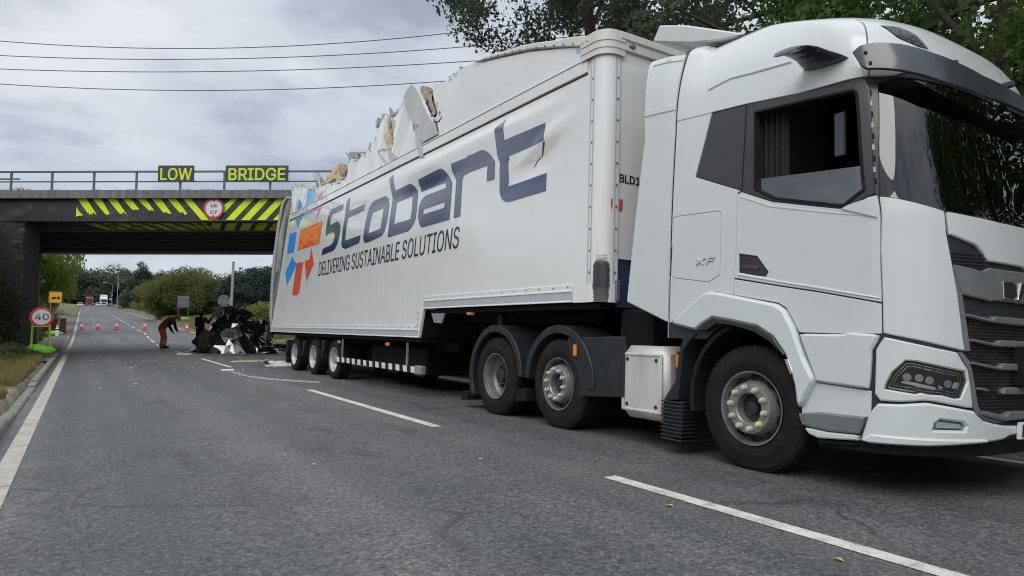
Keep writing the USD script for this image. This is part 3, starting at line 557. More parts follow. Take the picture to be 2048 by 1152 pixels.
# ------------------------------------------------------------------ lorry tractor unit
# <S>
_t = np.linspace(0, np.pi / 2, 400)
_X = 1.25 * (1 - np.cos(_t) ** (2 / 3.2)); _Y = 2.66 - 0.56 * np.sin(_t)
_A = np.concatenate([[0], np.cumsum(np.hypot(np.diff(_X), np.diff(_Y)))]); LC = float(_A[-1])
from scipy.interpolate import PchipInterpolator as _PI
_is = _PI([0.2, 2.0, 2.95, 3.3, 3.5, 3.66, 3.76, 3.84, 3.90], [0, 0, 0.05, 0.10, 0.165, 0.245, 0.31, 0.46, 0.75])
_if = _PI([0.2, 0.45, 0.9, 1.9, 2.1, 2.95, 3.15, 3.3, 3.42, 3.50, 3.58, 3.68, 3.78, 3.90], [0.10, 0.02, 0.0, 0.02, 0.06, 0.22, 0.30, 0.37, 0.46, 0.57, 0.76, 1.06, 1.42, 1.95])
def Sf0(u, z):
    u = np.asarray(u, float); z = np.asarray(z, float); u, z = np.broadcast_arrays(u, z)
    far = u > LC; w = np.where(far, 2 * LC - u, u); wc = np.clip(w, 0, LC)
    X = np.interp(wc, _A, _X); y = np.interp(wc, _A, _Y) - np.minimum(w, 0); X = np.where(far, 2.5 - X, X)
    zc = np.clip(z, 0.2, 3.90); k = 1 - _is(zc) * (1 - 0.62 * np.clip((y - 4.15) / 0.5, 0, 1)) / 1.25
    return np.stack([1.25 + (X - 1.25) * k, y + _if(zc) * np.clip((4.4 - y) / 2.3, 0, 1), z], -1)
def Sf(u, z, off=0.0):
    e = 2e-3; p = Sf0(u, z); n = np.cross(Sf0(np.asarray(u) + e, z) - Sf0(np.asarray(u) - e, z), Sf0(u, np.asarray(z) + e) - Sf0(u, np.asarray(z) - e))
    n = n / np.maximum(np.linalg.norm(n, axis=-1, keepdims=True), 1e-12)
    return p + n * np.asarray(off, float)[..., None]
# </S>
TILT = math.degrees(math.atan(0.027)); TO = np.array([4.52, 0, 0.0])
RX = np.array([[math.cos(math.radians(TILT)), 0, -math.sin(math.radians(TILT))], [0, 1, 0], [math.sin(math.radians(TILT)), 0, math.cos(math.radians(TILT))]])
YB = 3.6
lorry = thing('lorry_tractor_unit', 'white lorry tractor unit with half open side window and torn trailer behind', 'lorry', TO, ry=TILT)
C = lorry
def cabp(name, poly, m, off=0.0, thick=0.025, cell=0.07, bev=0.004, label=None, parent=None, gap=0.0016):
    poly = poly if hasattr(poly, 'geom_type') else Polygon(poly).buffer(0)
    if gap: poly = poly.buffer(-gap, join_style=2)
    return part(name, panel(poly, Sf, off, thick, cell, bev), m, parent or C, smooth=35, label=label)
def mirror(poly): return shapely.affinity.affine_transform(poly, [-1, 0, 0, 1, 2 * LC, 0])
def sym(pts):
    """front pieces: near half given, far half mirrored"""
    p = Polygon(pts).buffer(0); p = p.intersection(sbox(-5, 0, LC, 6)); return unary_union([p.buffer(1e-4), mirror(p).buffer(1e-4)])
import shapely.affinity
ZTOP = 3.885
# outlines in cab coordinates (u round the cab from its rear right edge, z up)
door_win_black = [(-0.951,3.020),(0.154,2.925),(0.175,2.858),(0.116,2.080),(0.064,2.065),(-0.085,2.011),(-0.161,2.015),(-0.721,2.153),(-1.012,2.274)]
glass_open = Polygon([(-0.856,2.915),(0.049,2.852),(0.065,2.835),(0.036,2.121),(-0.118,2.037),(-0.156,2.042),(-0.698,2.180),(-0.867,2.281)])
quarter = Polygon([(-1.371,3.047),(-0.966,3.021),(-1.018,2.288),(-1.542,2.498)])
screen = Polygon([(0.238,2.892),(0.142,2.067),(0.528,1.951),(0.879,1.914),(1.335,1.905)] + [(LC + .001, 1.86), (LC + .001, 3.02)] + [(1.382,2.868),(1.153,2.872),(0.702,2.897),(0.392,2.928)]).buffer(0)
screen = unary_union([screen.buffer(1e-3), mirror(screen).buffer(1e-3)])
arch_c = [(-0.961,0.569)][0]
arch = Point(arch_c).buffer(0.66).union(sbox(arch_c[0] - .62, 0.1, arch_c[0] + .62, 0.8))
shell = sbox(-1.86, 1.05, 2 * LC + 1.86, ZTOP).union(sbox(-.35, 0.42, 2 * LC + .35, 1.1)).difference(arch).difference(mirror(arch))
shell_open = shell.difference(glass_open).difference(screen)
part('cab_shell', panel(shell_open, Sf, -0.012, 0.03, 0.07, 0.0, back=True), 'black_plastic', C, smooth=35)
ring = Sf(np.linspace(-1.86, 2 * LC + 1.86, 90), np.full(90, ZTOP)); rc = ring.mean(0) + (0, 0, 0.03)
part('roof_cap', trimesh.Trimesh(np.vstack([ring, rc]), [[i, (i + 1) % 90, 90] for i in range(90)], process=False), 'white_cab_paint', C, smooth=True)
rear = Sf(np.full(24, -1.86), np.linspace(1.05, ZTOP, 24)); rear2 = Sf(np.full(24, 2 * LC + 1.86), np.linspace(1.05, ZTOP, 24))
part('cab_rear_wall', trimesh.Trimesh(np.vstack([rear, rear2]), np.vstack([[[i, i + 1, i + 25], [i, i + 25, i + 24]] for i in range(23)]), process=False), 'white_cab_paint', C, smooth=True)
# roof panels
low = [(0.179,2.949),(-0.401,2.970),(-0.962,3.027),(-1.372,3.054),(-1.817,3.071)]
redge = [(-1.812,3.761),(-1.818,3.208),(-1.811,2.978),(-1.821,2.230),(-1.847,1.186)]
seam = [(0.292,3.388),(0.239,3.206),(0.204,3.036)]
roof_side = Polygon([(redge[0][0], ZTOP)] + [(seam[0][0] + .12, ZTOP)] + [tuple(p) for p in seam] + low[:1] + low[1:] + [redge[1], redge[0]]).buffer(0)
cabp('roof_side_panel', roof_side, 'white_cab_paint', cell=0.05)
part_front = Polygon([(seam[0][0] + .125, ZTOP)] + [(p[0] + .004, p[1]) for p in seam] + [(low[0][0] + .006, low[0][1])] + [(0.256,2.937),(0.359,2.937)] + [(LC * .45, 3.02), (LC + .01, 3.0), (LC + .01, ZTOP)]).buffer(0)
roof_front = unary_union([part_front, mirror(part_front)]).buffer(0)
lamp = Polygon([(0.419,3.385),(0.579,3.379),(0.684,3.320),(0.718,3.256),(0.742,3.183),(0.640,3.194),(0.558,3.228),(0.495,3.259)]).buffer(0)
cabp('roof_front_panel', roof_front.difference(lamp).difference(mirror(lamp)), 'white_cab_paint', cell=0.05)
cabp('roof_side_panel', mirror(roof_side), 'white_cab_paint', cell=0.1)
for lp in (lamp, mirror(lamp)):
    q = cabp('roof_lamp', lp, 'lamp_silver', off=-0.015, gap=0); cabp('lamp_lens', lp, 'lamp_glass', off=0.002, parent=q, gap=0.004)
# raised swage along the roof side
sw_ = Polygon([(-1.548,3.257),(-1.290,3.349),(-0.885,3.330),(-0.429,3.282),(-0.425,3.248),(-0.840,3.277),(-1.139,3.306),(-1.351,3.285)]).buffer(0)
cabp('roof_swage', sw_, 'white_cab_paint', off=0.012, bev=0.012, gap=0)
# body side behind the door
body = Polygon([redge[2]] + low[::-1][:3] + [(-0.962,3.023),(-1.017,2.279),(-1.059,2.269),(-1.117,1.417),(-1.290,1.449),(-1.422,1.441),(-1.828,1.186),(-1.834,1.186)] + [redge[4], redge[3]]).buffer(0)
locker = Polygon([(-1.804,2.151),(-1.765,2.162),(-1.286,2.145),(-1.245,2.127),(-1.243,2.106),(-1.265,1.594),(-1.385,1.538),(-1.807,1.600),(-1.832,1.635)]).buffer(0)
cabp('body_side_panel', body.difference(quarter.buffer(.006)).difference(locker), 'white_cab_paint')
cabp('locker_door', locker, 'white_cab_paint', off=0.001)
cabp('quarter_window_panel', quarter, 'window_frame_black', off=-0.002)
frame = Polygon(door_win_black).buffer(0)
cabp('door_window_frame', frame.difference(glass_open.buffer(.004)), 'window_frame_black', off=-0.001)
cabp('window_seal', glass_open.buffer(.022).difference(glass_open), 'rubber', off=0.008, bev=.004, gap=0, cell=.2)
gl = glass_open.intersection(Polygon([(-0.927,2.370),(-0.850,2.360),(0.002,2.299),(0.111,2.295),(0.058,1.929),(-0.938,2.065)]))
cabp('side_window', gl, 'window_glass', off=-0.03, thick=0.005, gap=0, bev=.001)
door = Polygon([(-1.017,2.271),(-0.722,2.145),(-0.162,2.007),(-0.086,2.004),(0.063,2.058),(0.130,2.068),(0.113,1.613),(0.115,1.323),(-0.333,1.415),(-0.671,1.475),(-1.111,1.559),(-1.060,2.260)]).buffer(0)
handle = Polygon([(-1.061,1.755),(-0.881,1.720),(-0.779,1.589),(-0.802,1.552),(-1.062,1.592)])
cabp('door', door.difference(handle), 'white_cab_paint')
hp = cabp('door_handle', handle.buffer(.004), 'black_plastic', off=-0.03, gap=0)
cabp('grip', Polygon([(-1.037,1.672),(-0.882,1.641),(-0.866,1.624),(-0.882,1.610),(-1.037,1.636)]), 'window_frame_black', off=0.0, parent=hp, gap=0, thick=.02)
cabp('lock', Point([(-0.898,1.607)][0]).buffer(.009), 'chrome', off=-0.018, parent=hp, gap=0, bev=.002)
cabp('door_upper_trim', Polygon([(-0.164,2.003),(-0.102,2.020),(0.116,2.057),(0.108,1.896)]).buffer(0), 'white_cab_paint', off=0.012, gap=0, bev=.01)
ld = Polygon([(-1.111,1.550),(-0.671,1.467),(-0.333,1.408),(0.114,1.316),(0.111,1.110),(-0.108,1.111),(-0.163,1.107),(-0.509,1.114),(-0.563,1.208),(-0.619,1.300),(-0.690,1.340),(-0.951,1.387),(-1.117,1.417)]).buffer(0)
cabp('lower_door_panel', ld, 'white_cab_paint', off=-.002)
lower = Polygon([(-0.509,1.106),(-0.163,1.107),(-0.107,1.121),(0.111,1.107),(0.050,0.997),(0.030,0.733),(-0.361,0.755)]).buffer(0)
cabp('step_cover', lower, 'white_cab_paint', off=0.022, thick=.05, bev=.016)
# corner deflector
corner = Polygon([(0.137,2.056),(0.259,2.025),(0.402,1.980),(0.523,1.941),(0.525,1.792),(0.561,1.545),(0.604,1.265),(0.642,1.016),(0.604,1.012),(0.362,1.064),(0.117,1.114),(0.118,1.320),(0.115,1.681)]).buffer(0)
for pg in (corner, mirror(corner)): cabp('corner_panel', pg, 'white_cab_paint', off=0.006, cell=0.045, bev=.008)
# door crease lines
cabp('door_crease', Polygon([(-1.044,2.258),(-0.723,2.125),(-0.166,1.982),(0.042,1.938),(0.121,1.916),(0.120,1.898),(-0.170,1.960),(-0.740,2.095),(-1.044,2.224)]).buffer(0), 'white_cab_paint', off=0.004, bev=.010, gap=0)
cabp('door_crease', Polygon([(-1.075,1.602),(-0.670,1.518),(-0.332,1.455),(0.109,1.361),(0.109,1.340),(-0.333,1.426),(-0.670,1.491),(-1.076,1.573)]).buffer(0), 'white_cab_paint', off=0.007, bev=.010, gap=0)
# windscreen
cabp('windscreen', screen, 'windscreen_glass', off=-0.02, thick=0.006, cell=.05, gap=0, bev=.002)
ap = Polygon([(0.169,2.910),(0.240,2.907),(0.143,2.056),(0.112,2.074)]).buffer(0)
for pg in (ap, mirror(ap)): cabp('windscreen_pillar', pg, 'window_frame_black', off=-.006, gap=0.002)
for k in range(9):
    a_ = [(0.173,2.870)][0]; b_ = [(0.126,2.101)][0]; t_ = (k + .6) / 9.4; q = (a_[0] + (b_[0] - a_[0]) * t_, a_[1] + (b_[1] - a_[1]) * t_)
    cabp('pillar_vent', sbox(q[0] - .012, q[1] - .022, q[0] + .010, q[1] + .022), 'galvanised' if k % 2 else 'chassis_black', off=-.002, gap=0, bev=.003, thick=.01)
for dx in (1.2, 1.95):      # wiper arms along the foot of the screen
    u0 = dx * LC / 1.25; part('wiper', [tube(Sf(np.linspace(u0, u0 + .62, 12), np.linspace(1.90, 2.02, 12), 0.025), .011), tube(Sf(np.linspace(u0 + .1, u0 + .75, 12), np.linspace(2.0, 2.05, 12), 0.012), .008), cyl(Sf(u0, 1.9, -.01), Sf(u0, 1.9, .05), .03)], 'black_plastic', C)
# sun visor
vis = [(0.125,3.083),(0.173,3.109),(0.243,3.104),(0.378,3.070),(0.569,3.000),(0.931,2.901),(1.497,2.851)]; vis2 = [(1.414,2.726),(0.917,2.735),(0.602,2.786),(0.444,2.843),(0.316,2.887),(0.179,2.927),(0.150,2.962)]
vp = Polygon(vis + [(LC + .01, vis[-1][1]), (LC + .01, vis2[0][1])] + vis2).buffer(0); vp = unary_union([vp.buffer(1e-3), mirror(vp).buffer(1e-3)])
zm = 0.5 * (vis[3][1] + vis2[4][1])
def Sv(u, z, off=0.0):
    r = np.clip((np.asarray(u) + .20) / .45, 0, 1); r2 = np.clip((2 * LC + .20 - np.asarray(u)) / .45, 0, 1); r = np.minimum(r, r2)
    return Sf(u, z, np.asarray(off) + (0.025 + 0.125 * r * r * (3 - 2 * r)) )
vz = part('sun_visor', panel(vp, Sv, 0.0, 0.02, 0.05, 0.006, back=True), 'visor_black', C, smooth=40)
vc = Polygon(vis[:4] + vis2[4:]).centroid
for px in ((vc.x - .06, vc.y + .03), (vc.x - .05, vc.y - .05)): part('visor_screw', [cyl(Sv(px[0], px[1], 0.0), Sv(px[0], px[1], .010), .011)], 'chassis_black', vz)
part('visor_bracket', [box(Sf(u, 3.0, .06), (.03, .12, .05), .01) for u in (LC * .5, LC, LC * 1.5)], 'black_plastic', vz)
# front: bonnet flap under the screen, black grille openings, grey bars
base_f = [(LC + .01, 1.86)]
fp = Polygon([(0.532,1.934),(0.714,1.914),(1.015,1.893),(1.332,1.891)] + [(LC + .01, 1.83), (LC + .01, 1.50)] + [(1.291,1.605),(0.846,1.617),(0.797,1.675),(0.742,1.719),(0.539,1.782)]).buffer(0)
cabp('bonnet_flap', unary_union([fp, mirror(fp)]).buffer(1e-3), 'white_cab_paint', off=0.012, cell=0.05, gap=0.001, bev=.008)
gb = Polygon([(0.548,1.583),(0.656,1.562),(0.779,1.545),(0.806,1.556),(0.845,1.571),(1.015,1.567),(1.297,1.567)] + [(LC + .01, 1.47), (LC + .01, 1.245)] + [(1.274,1.349),(0.872,1.354),(0.845,1.345),(0.718,1.364),(0.603,1.383),(0.584,1.435)]).buffer(0)
gb = unary_union([gb, mirror(gb)]).buffer(1e-3)
cabp('grille_band', gb, 'grille_grey', off=0.02, cell=0.05, gap=0, bev=.008)
fr = Polygon([(0.561,1.542),(0.586,1.529),(0.609,1.394),(0.633,1.216),(0.661,1.010),(0.619,1.009),(0.606,1.084),(0.586,1.281)]).buffer(0)
fr2 = Polygon([(0.565,1.005),(0.597,1.002),(0.650,0.950),(0.669,0.895),(0.695,0.767),(0.720,0.657),(0.756,0.605),(0.951,0.559),(0.953,0.543),(0.897,0.538),(0.770,0.563),(0.700,0.606),(0.671,0.674),(0.639,0.886),(0.629,0.903)]).buffer(0)
for pg in (fr, mirror(fr), fr2, mirror(fr2)): cabp('grille_frame', pg, 'grille_grey', off=0.012, gap=0, cell=.05)
bars = [[(0.614,1.258),(0.721,1.240),(0.829,1.225),(0.855,1.246),(1.039,1.244),(1.264,1.238),(1.260,1.196),(1.011,1.197),(0.818,1.205),(0.712,1.222),(0.621,1.240)],
        [(0.644,1.095),(0.745,1.079),(0.860,1.066),(0.897,1.090),(1.257,1.087),(1.254,1.044),(1.039,1.045),(0.866,1.046),(0.745,1.062),(0.649,1.078)], [(0.640,0.945),(0.752,0.928),(0.887,0.910),(0.922,0.936),(1.247,0.931),(1.245,0.887),(0.887,0.892),(0.751,0.911),(0.645,0.930)],
        [(0.690,0.780),(0.797,0.763),(0.913,0.746),(0.948,0.776),(1.243,0.775),(1.244,0.731),(0.920,0.731),(0.797,0.749),(0.695,0.763)], [(0.721,0.629),(0.840,0.610),(0.956,0.589),(0.998,0.617),(1.251,0.613),(1.256,0.565),(0.951,0.559),(0.817,0.581),(0.733,0.601)]]
for pts in bars:
    p = Polygon(pts).buffer(0); a, b, c, d = p.bounds; ys_ = [q[1] for q in pts if q[0] > c - .03]
    p = p.union(sbox(c - .02, min(ys_), LC + .01, max(ys_))); cabp('grille_bar', unary_union([p, mirror(p)]).buffer(1e-3), 'grille_grey', off=0.035, thick=.05, cell=0.05, gap=0, bev=.008)
mesh_f = []
for z_ in np.arange(0.62, 1.24, 0.022):
    uu = np.linspace([(0.686,1.020)][0][0] - .03, LC, 40); o_ = 0.004 + 0.005 * np.sin(np.arange(40) * 2.2 + (int(z_ * 1000) // 22 % 2) * 3.14); mesh_f.append(tube(Sf(uu, np.full(40, z_), o_), .0045, 4))
for z_ in np.linspace(1.52, 1.66, 7): uu = np.linspace([(0.543,1.678)][0][0], LC * .55, 20); mesh_f.append(tube(Sf(uu, np.full(20, z_), .0), .005, 4))
part('grille_mesh', mesh_f, 'black_plastic', C)
# badge letters on the band
du = [(0.962,1.374),(1.113,1.380),(0.970,1.484)]; bw = du[1][0] - du[0][0]; bh = du[2][1] - du[0][1]
def letter(ch, u0, z0, w, h, parts):
    for k, p in enumerate(parts):
        a = [(u0 + x * w, z0 + y * h) for x, y in p]
        q = cabp('badge_letter', Polygon(a).buffer(.006, join_style=2), 'chrome', off=.030, gap=0, bev=.003, thick=.012); cabp('badge_face', Polygon(a).buffer(-.004, join_style=2), 'sign_black', off=.033, gap=0, bev=.001, thick=.006, parent=q)
letter('D', du[0][0], du[0][1], bw, bh, [[(0, 0), (.7, 0), (1, .2), (1, .8), (.7, 1), (0, 1)]])
letter('A', du[0][0] + bw * 1.12, du[0][1], bw, bh, [[(0, 0), (.28, 0), (.5, .45), (.72, 0), (1, 0), (.66, 1), (.34, 1)]])
letter('F', du[0][0] + bw * 2.24, du[0][1], bw, bh, [[(0, 0), (.3, 0), (.3, .38), (.8, .38), (.8, .62), (.3, .62), (.3, .76), (1, .76), (1, 1), (0, 1)]])
xf = [(-1.524,1.696),(-1.305,1.672),(-1.524,1.756)]
def flatstroke(a, b, w): a, b = np.array(a), np.array(b); d = b - a; n = np.array([-d[1], d[0]]); n = n / np.linalg.norm(n) * w; return Polygon([a + n, b + n, b - n, a - n])
ux, uz, uw, uh = xf[0][0], xf[0][1], xf[1][0] - xf[0][0], xf[2][1] - xf[0][1]
for seg in ([(0, 0), (.52, 1)], [(.05, 1), (.40, 0)], [(.55, 0), (.70, 1)], [(.68, .92), (1.0, .92)], [(.62, .5), (.92, .5)]):
    cabp('model_badge', flatstroke((ux + seg[0][0] * uw, uz + seg[0][1] * uh), (ux + seg[1][0] * uw, uz + seg[1][1] * uh), .010), 'chrome', off=.010, gap=0, bev=.003, thick=.012)
# headlamp housing, bumper
hl = Polygon([(0.172,0.853),(0.248,0.935),(0.301,0.933),(0.470,0.899),(0.609,0.875),(0.621,0.813),(0.577,0.707),(0.540,0.702),(0.458,0.721),(0.373,0.724),(0.331,0.734),(0.301,0.723),(0.222,0.733),(0.132,0.745),(0.134,0.768)]).buffer(0)
hh = Polygon([(0.126,1.092),(0.269,1.059),(0.423,1.026),(0.562,1.001),(0.596,0.944),(0.634,0.894),(0.653,0.792),(0.676,0.635),(0.506,0.661),(0.398,0.678),(0.343,0.680),(0.283,0.671),(0.216,0.664),(0.101,0.663),(0.067,0.707),(0.075,1.005)]).buffer(0)
for pg, h in ((hh, hl), (mirror(hh), mirror(hl))): cabp('headlamp_housing', pg.difference(h), 'white_cab_paint', off=0.02, cell=0.045, thick=.06, bev=.010)
for h in (hl, mirror(hl)):
    q = cabp('headlamp', h.buffer(.004), 'lamp_dark', off=-0.03, gap=0, cell=.05)
    ins = [Polygon([(0.214,0.795),(0.244,0.809),(0.357,0.786),(0.437,0.771),(0.421,0.745),(0.327,0.766),(0.217,0.788)]), Polygon([(0.548,0.806),(0.594,0.807),(0.580,0.762),(0.532,0.761)]), Polygon([(0.146,0.763),(0.222,0.752),(0.297,0.739),(0.297,0.729),(0.218,0.737),(0.140,0.749)]), Polygon([(0.441,0.788),(0.487,0.768),(0.466,0.756),(0.449,0.763)])]
    for p in ins: cabp('light_guide', (p if h is hl else mirror(p)).buffer(0), 'headlamp_white', off=-.012, parent=q, gap=0, bev=.003, thick=.015)
    for px in [(0.255,0.829),(0.326,0.826),(0.388,0.813),(0.504,0.794)]:
        uu = px[0] if h is hl else 2 * LC - px[0]; n_ = Sf(uu, px[1], 1.0) - Sf(uu, px[1], 0.0); part('lamp_bowl', [cyl(Sf(uu, px[1], -.03), Sf(uu, px[1], -.005), .012, .026, 16)], 'chrome', q)
    for w_ in (.012, .030): 
        rg = h.buffer(-w_).difference(h.buffer(-w_ - .006)); cabp('chrome_trim', rg, 'chrome', off=-.012, parent=q, gap=0, bev=.001, thick=.012, cell=.04)
    cabp('headlamp_lens', h, 'lamp_glass', off=0.016, parent=q, gap=0.002, thick=.004)
bp = Polygon([(0.088,0.646),(0.216,0.651),(0.291,0.661),(0.367,0.670),(0.506,0.650),(0.678,0.624),(0.710,0.593),(0.759,0.561),(0.858,0.540),(0.984,0.522),(1.262,0.514)] + [(LC + .01, 0.60), (LC + .01, 0.46)] + [(1.269,0.458),(1.154,0.457),(1.022,0.452),(0.966,0.430),(0.833,0.419)] + [(0.614,0.408),(0.384,0.392),(0.175,0.379),(-0.010,0.378),(0.037,0.568)]).buffer(0)
fog = Polygon([(0.419,0.537),(0.447,0.560),(0.593,0.546),(0.615,0.522),(0.606,0.497),(0.409,0.497)]).buffer(0)
bp2 = unary_union([bp, mirror(bp)]).buffer(1e-3)
cabp('bumper', bp2.difference(fog).difference(mirror(fog)), 'grubby_white_plastic', off=0.03, thick=.08, cell=0.05, bev=.014, gap=.003)
lip_ = Polygon([(0.061,0.439),(0.377,0.442),(0.768,0.444),(0.942,0.445),(1.005,0.465),(0.966,0.430),(0.615,0.411),(0.384,0.393),(0.052,0.378),(-0.002,0.382)]).buffer(0)
for pg in (lip_, mirror(lip_)): cabp('bumper_lip', pg, 'grubby_white_plastic', off=.045, thick=.05, bev=.012, gap=0)
for f_ in (fog, mirror(fog)): q = cabp('fog_lamp', f_, 'lamp_dark', off=.0, gap=0); cabp('fog_lens', f_.buffer(-.012), 'lens_clear', off=.012, gap=0, parent=q)
part('chin_spoiler', panel(sbox(-.35, .30, 2 * LC + .35, .47), Sf, -.02, .05, .1, .01), 'chassis_black', C)
pl = [(1.095,0.526),(1.108,0.433)]; pu = pl[0][0]
np_ = cabp('number_plate', sbox(pu, pl[1][1], pu + .52, pl[1][1] + .111), 'sign_white', off=.052, gap=0, bev=.004, thick=.02)
m_ = meshkit.text_mesh('DG', .080, .002, bold=True); v = np.array(m_.vertices); part('lettering', trimesh.Trimesh(Sf(pu + .018 + v[:, 0], pl[1][1] + .017 + v[:, 1], .053 + v[:, 2]), m_.faces, process=False), 'sign_black', np_, smooth=False)
# step well behind the front corner
part('step_well', panel(Polygon([(-0.500,0.760),(0.040,0.723),(0.038,0.545),(-0.485,0.503)]).buffer(0), Sf, -.008, .03, .1, .004), 'grubby_white_plastic', C)
part('step_tread', panel(Polygon([(-0.494,0.517),(-0.332,0.542),(0.022,0.546),(-0.017,0.426),(-0.247,0.416),(-0.457,0.433)]).buffer(0), Sf, 0.035, .10, .06, .012), 'grille_grey', C)
part('sill_panel', panel(Polygon([(-0.452,0.422),(-0.246,0.409),(-0.024,0.418),(-0.018,0.381),(-0.316,0.356),(-0.392,0.375)]).buffer(0), Sf, .03, .08, .06, .01), 'grubby_white_plastic', C)
part('sill_panel', panel(Polygon([(-0.391,0.368),(-0.315,0.349),(-0.016,0.371),(-0.022,0.335),(-0.307,0.313)]).buffer(0), Sf, .0, .08, .06, .01), 'chassis_black', C)
# wheel arch
outer = [(-1.822,1.177),(-1.422,1.437),(-1.356,1.452),(-1.258,1.444),(-0.952,1.383),(-0.690,1.332),(-0.615,1.284),(-0.542,1.162),(-0.451,0.933),(-0.362,0.770),(-0.494,0.517),(-0.525,0.721),(-0.595,0.920)]
arch_white = Polygon(outer + [(-0.612,0.953),(-0.709,1.073),(-0.856,1.154),(-1.101,1.198),(-1.300,1.228),(-1.409,1.177),(-1.499,1.121),(-1.723,1.164)]).buffer(0)
part('wheel_arch_flare', panel(arch_white, Sf, 0.045, .09, .05, .022), 'grubby_white_plastic', C, smooth=40)
arch_in = Polygon([(-1.499,1.116),(-1.409,1.177),(-1.300,1.228),(-1.101,1.198),(-0.856,1.154),(-0.709,1.073),(-0.612,0.953),(-0.590,0.912),(-0.673,0.978),(-0.741,1.037),(-0.894,1.114),(-1.101,1.161),(-1.257,1.177),(-1.375,1.117)]).buffer(0)
part('wheel_arch_lip', panel(arch_in, Sf, 0.04, .12, .05, .008), 'grey_guard_plastic', C, smooth=40)
part('side_marker', panel(Polygon([(-0.603,0.912),(-0.569,0.913),(-0.522,0.803),(-0.551,0.802)]), Sf, .05, .03, .1, .003), 'lens_clear', C)
aw = Sf(arch_c[0], arch_c[1], 0.0); WY = float(aw[1])
liner = []
for ang0, ang1 in ((-12, 192),):
    th = np.radians(np.linspace(ang0, ang1, 40)); lp = [(WY + .64 * math.cos(t), .55 + .66 * math.sin(t)) for t in th] + [(WY + .60 * math.cos(t), .55 + .62 * math.sin(t)) for t in th[::-1]]
    liner.append(prism(Polygon(lp).buffer(0), lambda a, b, off=0.0: np.stack([np.asarray(off) + 0 * a, a, b], -1), 0.02, .75))
part('wheel_arch_liner', liner, 'chassis_black', C)
mf = Polygon([(4.304,1.115),(4.164,1.103),(4.250,1.027),(4.326,0.937),(4.386,0.498),(4.565,0.477),(4.413,0.674),(4.368,0.944)]).buffer(0)
smap = lambda a, b, off=0.0: np.stack([-np.asarray(off) + 0 * np.asarray(a, float), np.asarray(a, float), np.asarray(b, float)], -1)
part('mudguard_strut', panel(mf, smap, .01, .3, .2, .008, flip=True), 'grey_guard_plastic', C)
fl = [(4.578,0.471),(4.326,0.495),(4.351,0.167),(4.584,0.121)]
q = part('mud_flap', panel(Polygon(fl), smap, -.01, .35, .3, .006, flip=True), 'grey_guard_plastic', C)
zz = np.linspace(min(p[1] for p in fl) + .02, max(p[1] for p in fl) - .02, 11)
for z_ in zz: part('rib', box((.10, (fl[0][0] + fl[1][0]) / 2, z_), (.24, abs(fl[0][0] - fl[1][0]) + .012, .012), .004), 'grey_guard_plastic', q)
# camera arm on the roof side

b0 = [(-0.299,3.137),(0.035,3.117)]; A0 = Sf(b0[0][0], b0[0][1]); A1 = Sf(b0[1][0], b0[1][1])
am = .5 * (A0 + A1); ln = (A1 - A0)
def arm_ring(c, l, h, n=16): t = np.linspace(0, 2 * np.pi, n + 1)[:-1]; return [c + ln / np.linalg.norm(ln) * l * math.cos(q) + np.array([0, 0, h]) * math.sin(q) for q in t]
rings = [(am + (.03, 0, .01), .19, .03), (am + (-.05, .0, .025), .17, .032), (am + (-.12, .02, .05), .14, .026), (am + (-.19, .05, .075), .13, .026), (am + (-.26, .08, .085), .12, .020), (am + (-.31, .10, .075), .11, .018), (am + (-.34, .11, .045), .09, .014)]
arm = [hull(arm_ring(*rings[i]) + arm_ring(*rings[i + 1])) for i in range(len(rings) - 1)]
part('camera_arm', arm, 'visor_black', C, smooth=40)
# side fairing and roof spoiler behind the cab
fair = Polygon([(-1.833,3.767),(-1.836,3.212),(-1.829,2.982),(-1.860,1.186)] + [(-2.435,1.395),(-2.337,2.154),(-2.233,2.989),(-2.303,3.845)]).buffer(0)
for pg in (fair, mirror(fair)): cabp('side_fairing', pg, 'white_cab_paint', off=.0, thick=.04, cell=.06, bev=.012)
top_f = Sf(np.full(2, fair.bounds[0] + .02), np.array([3.5, 3.6]))
for pts in ([(-2.236,3.798),(-1.825,3.709),(-1.848,3.681),(-2.218,3.739)], [(-2.252,3.288),(-1.844,3.255),(-1.836,3.177),(-2.245,3.213)]): cabp('fairing_swage', Polygon(pts).buffer(0), 'white_cab_paint', off=.008, bev=.012, gap=0)

SPX = 0.30
spl = [(5.036,4.299),(4.659,4.155),(3.892,3.778),(4.231,3.846),(4.572,3.939),(5.136,4.153)]
spm = lambda a, b, off=0.0: np.stack([1.25 - np.asarray(off) + 0 * a, a, b], -1)
part('roof_spoiler', panel(Polygon(spl).buffer(0), spm, 0.91, 1.82, .2, .015, flip=True, back=True), 'white_cab_paint', C, smooth=20)
part('fairing_roof', hull([(x, y, z) for x in (.34, 2.16) for y, z in ((4.3, 3.55), (5.0, 3.55), (4.3, 3.80), (5.0, 3.86))]), 'white_cab_paint', C)
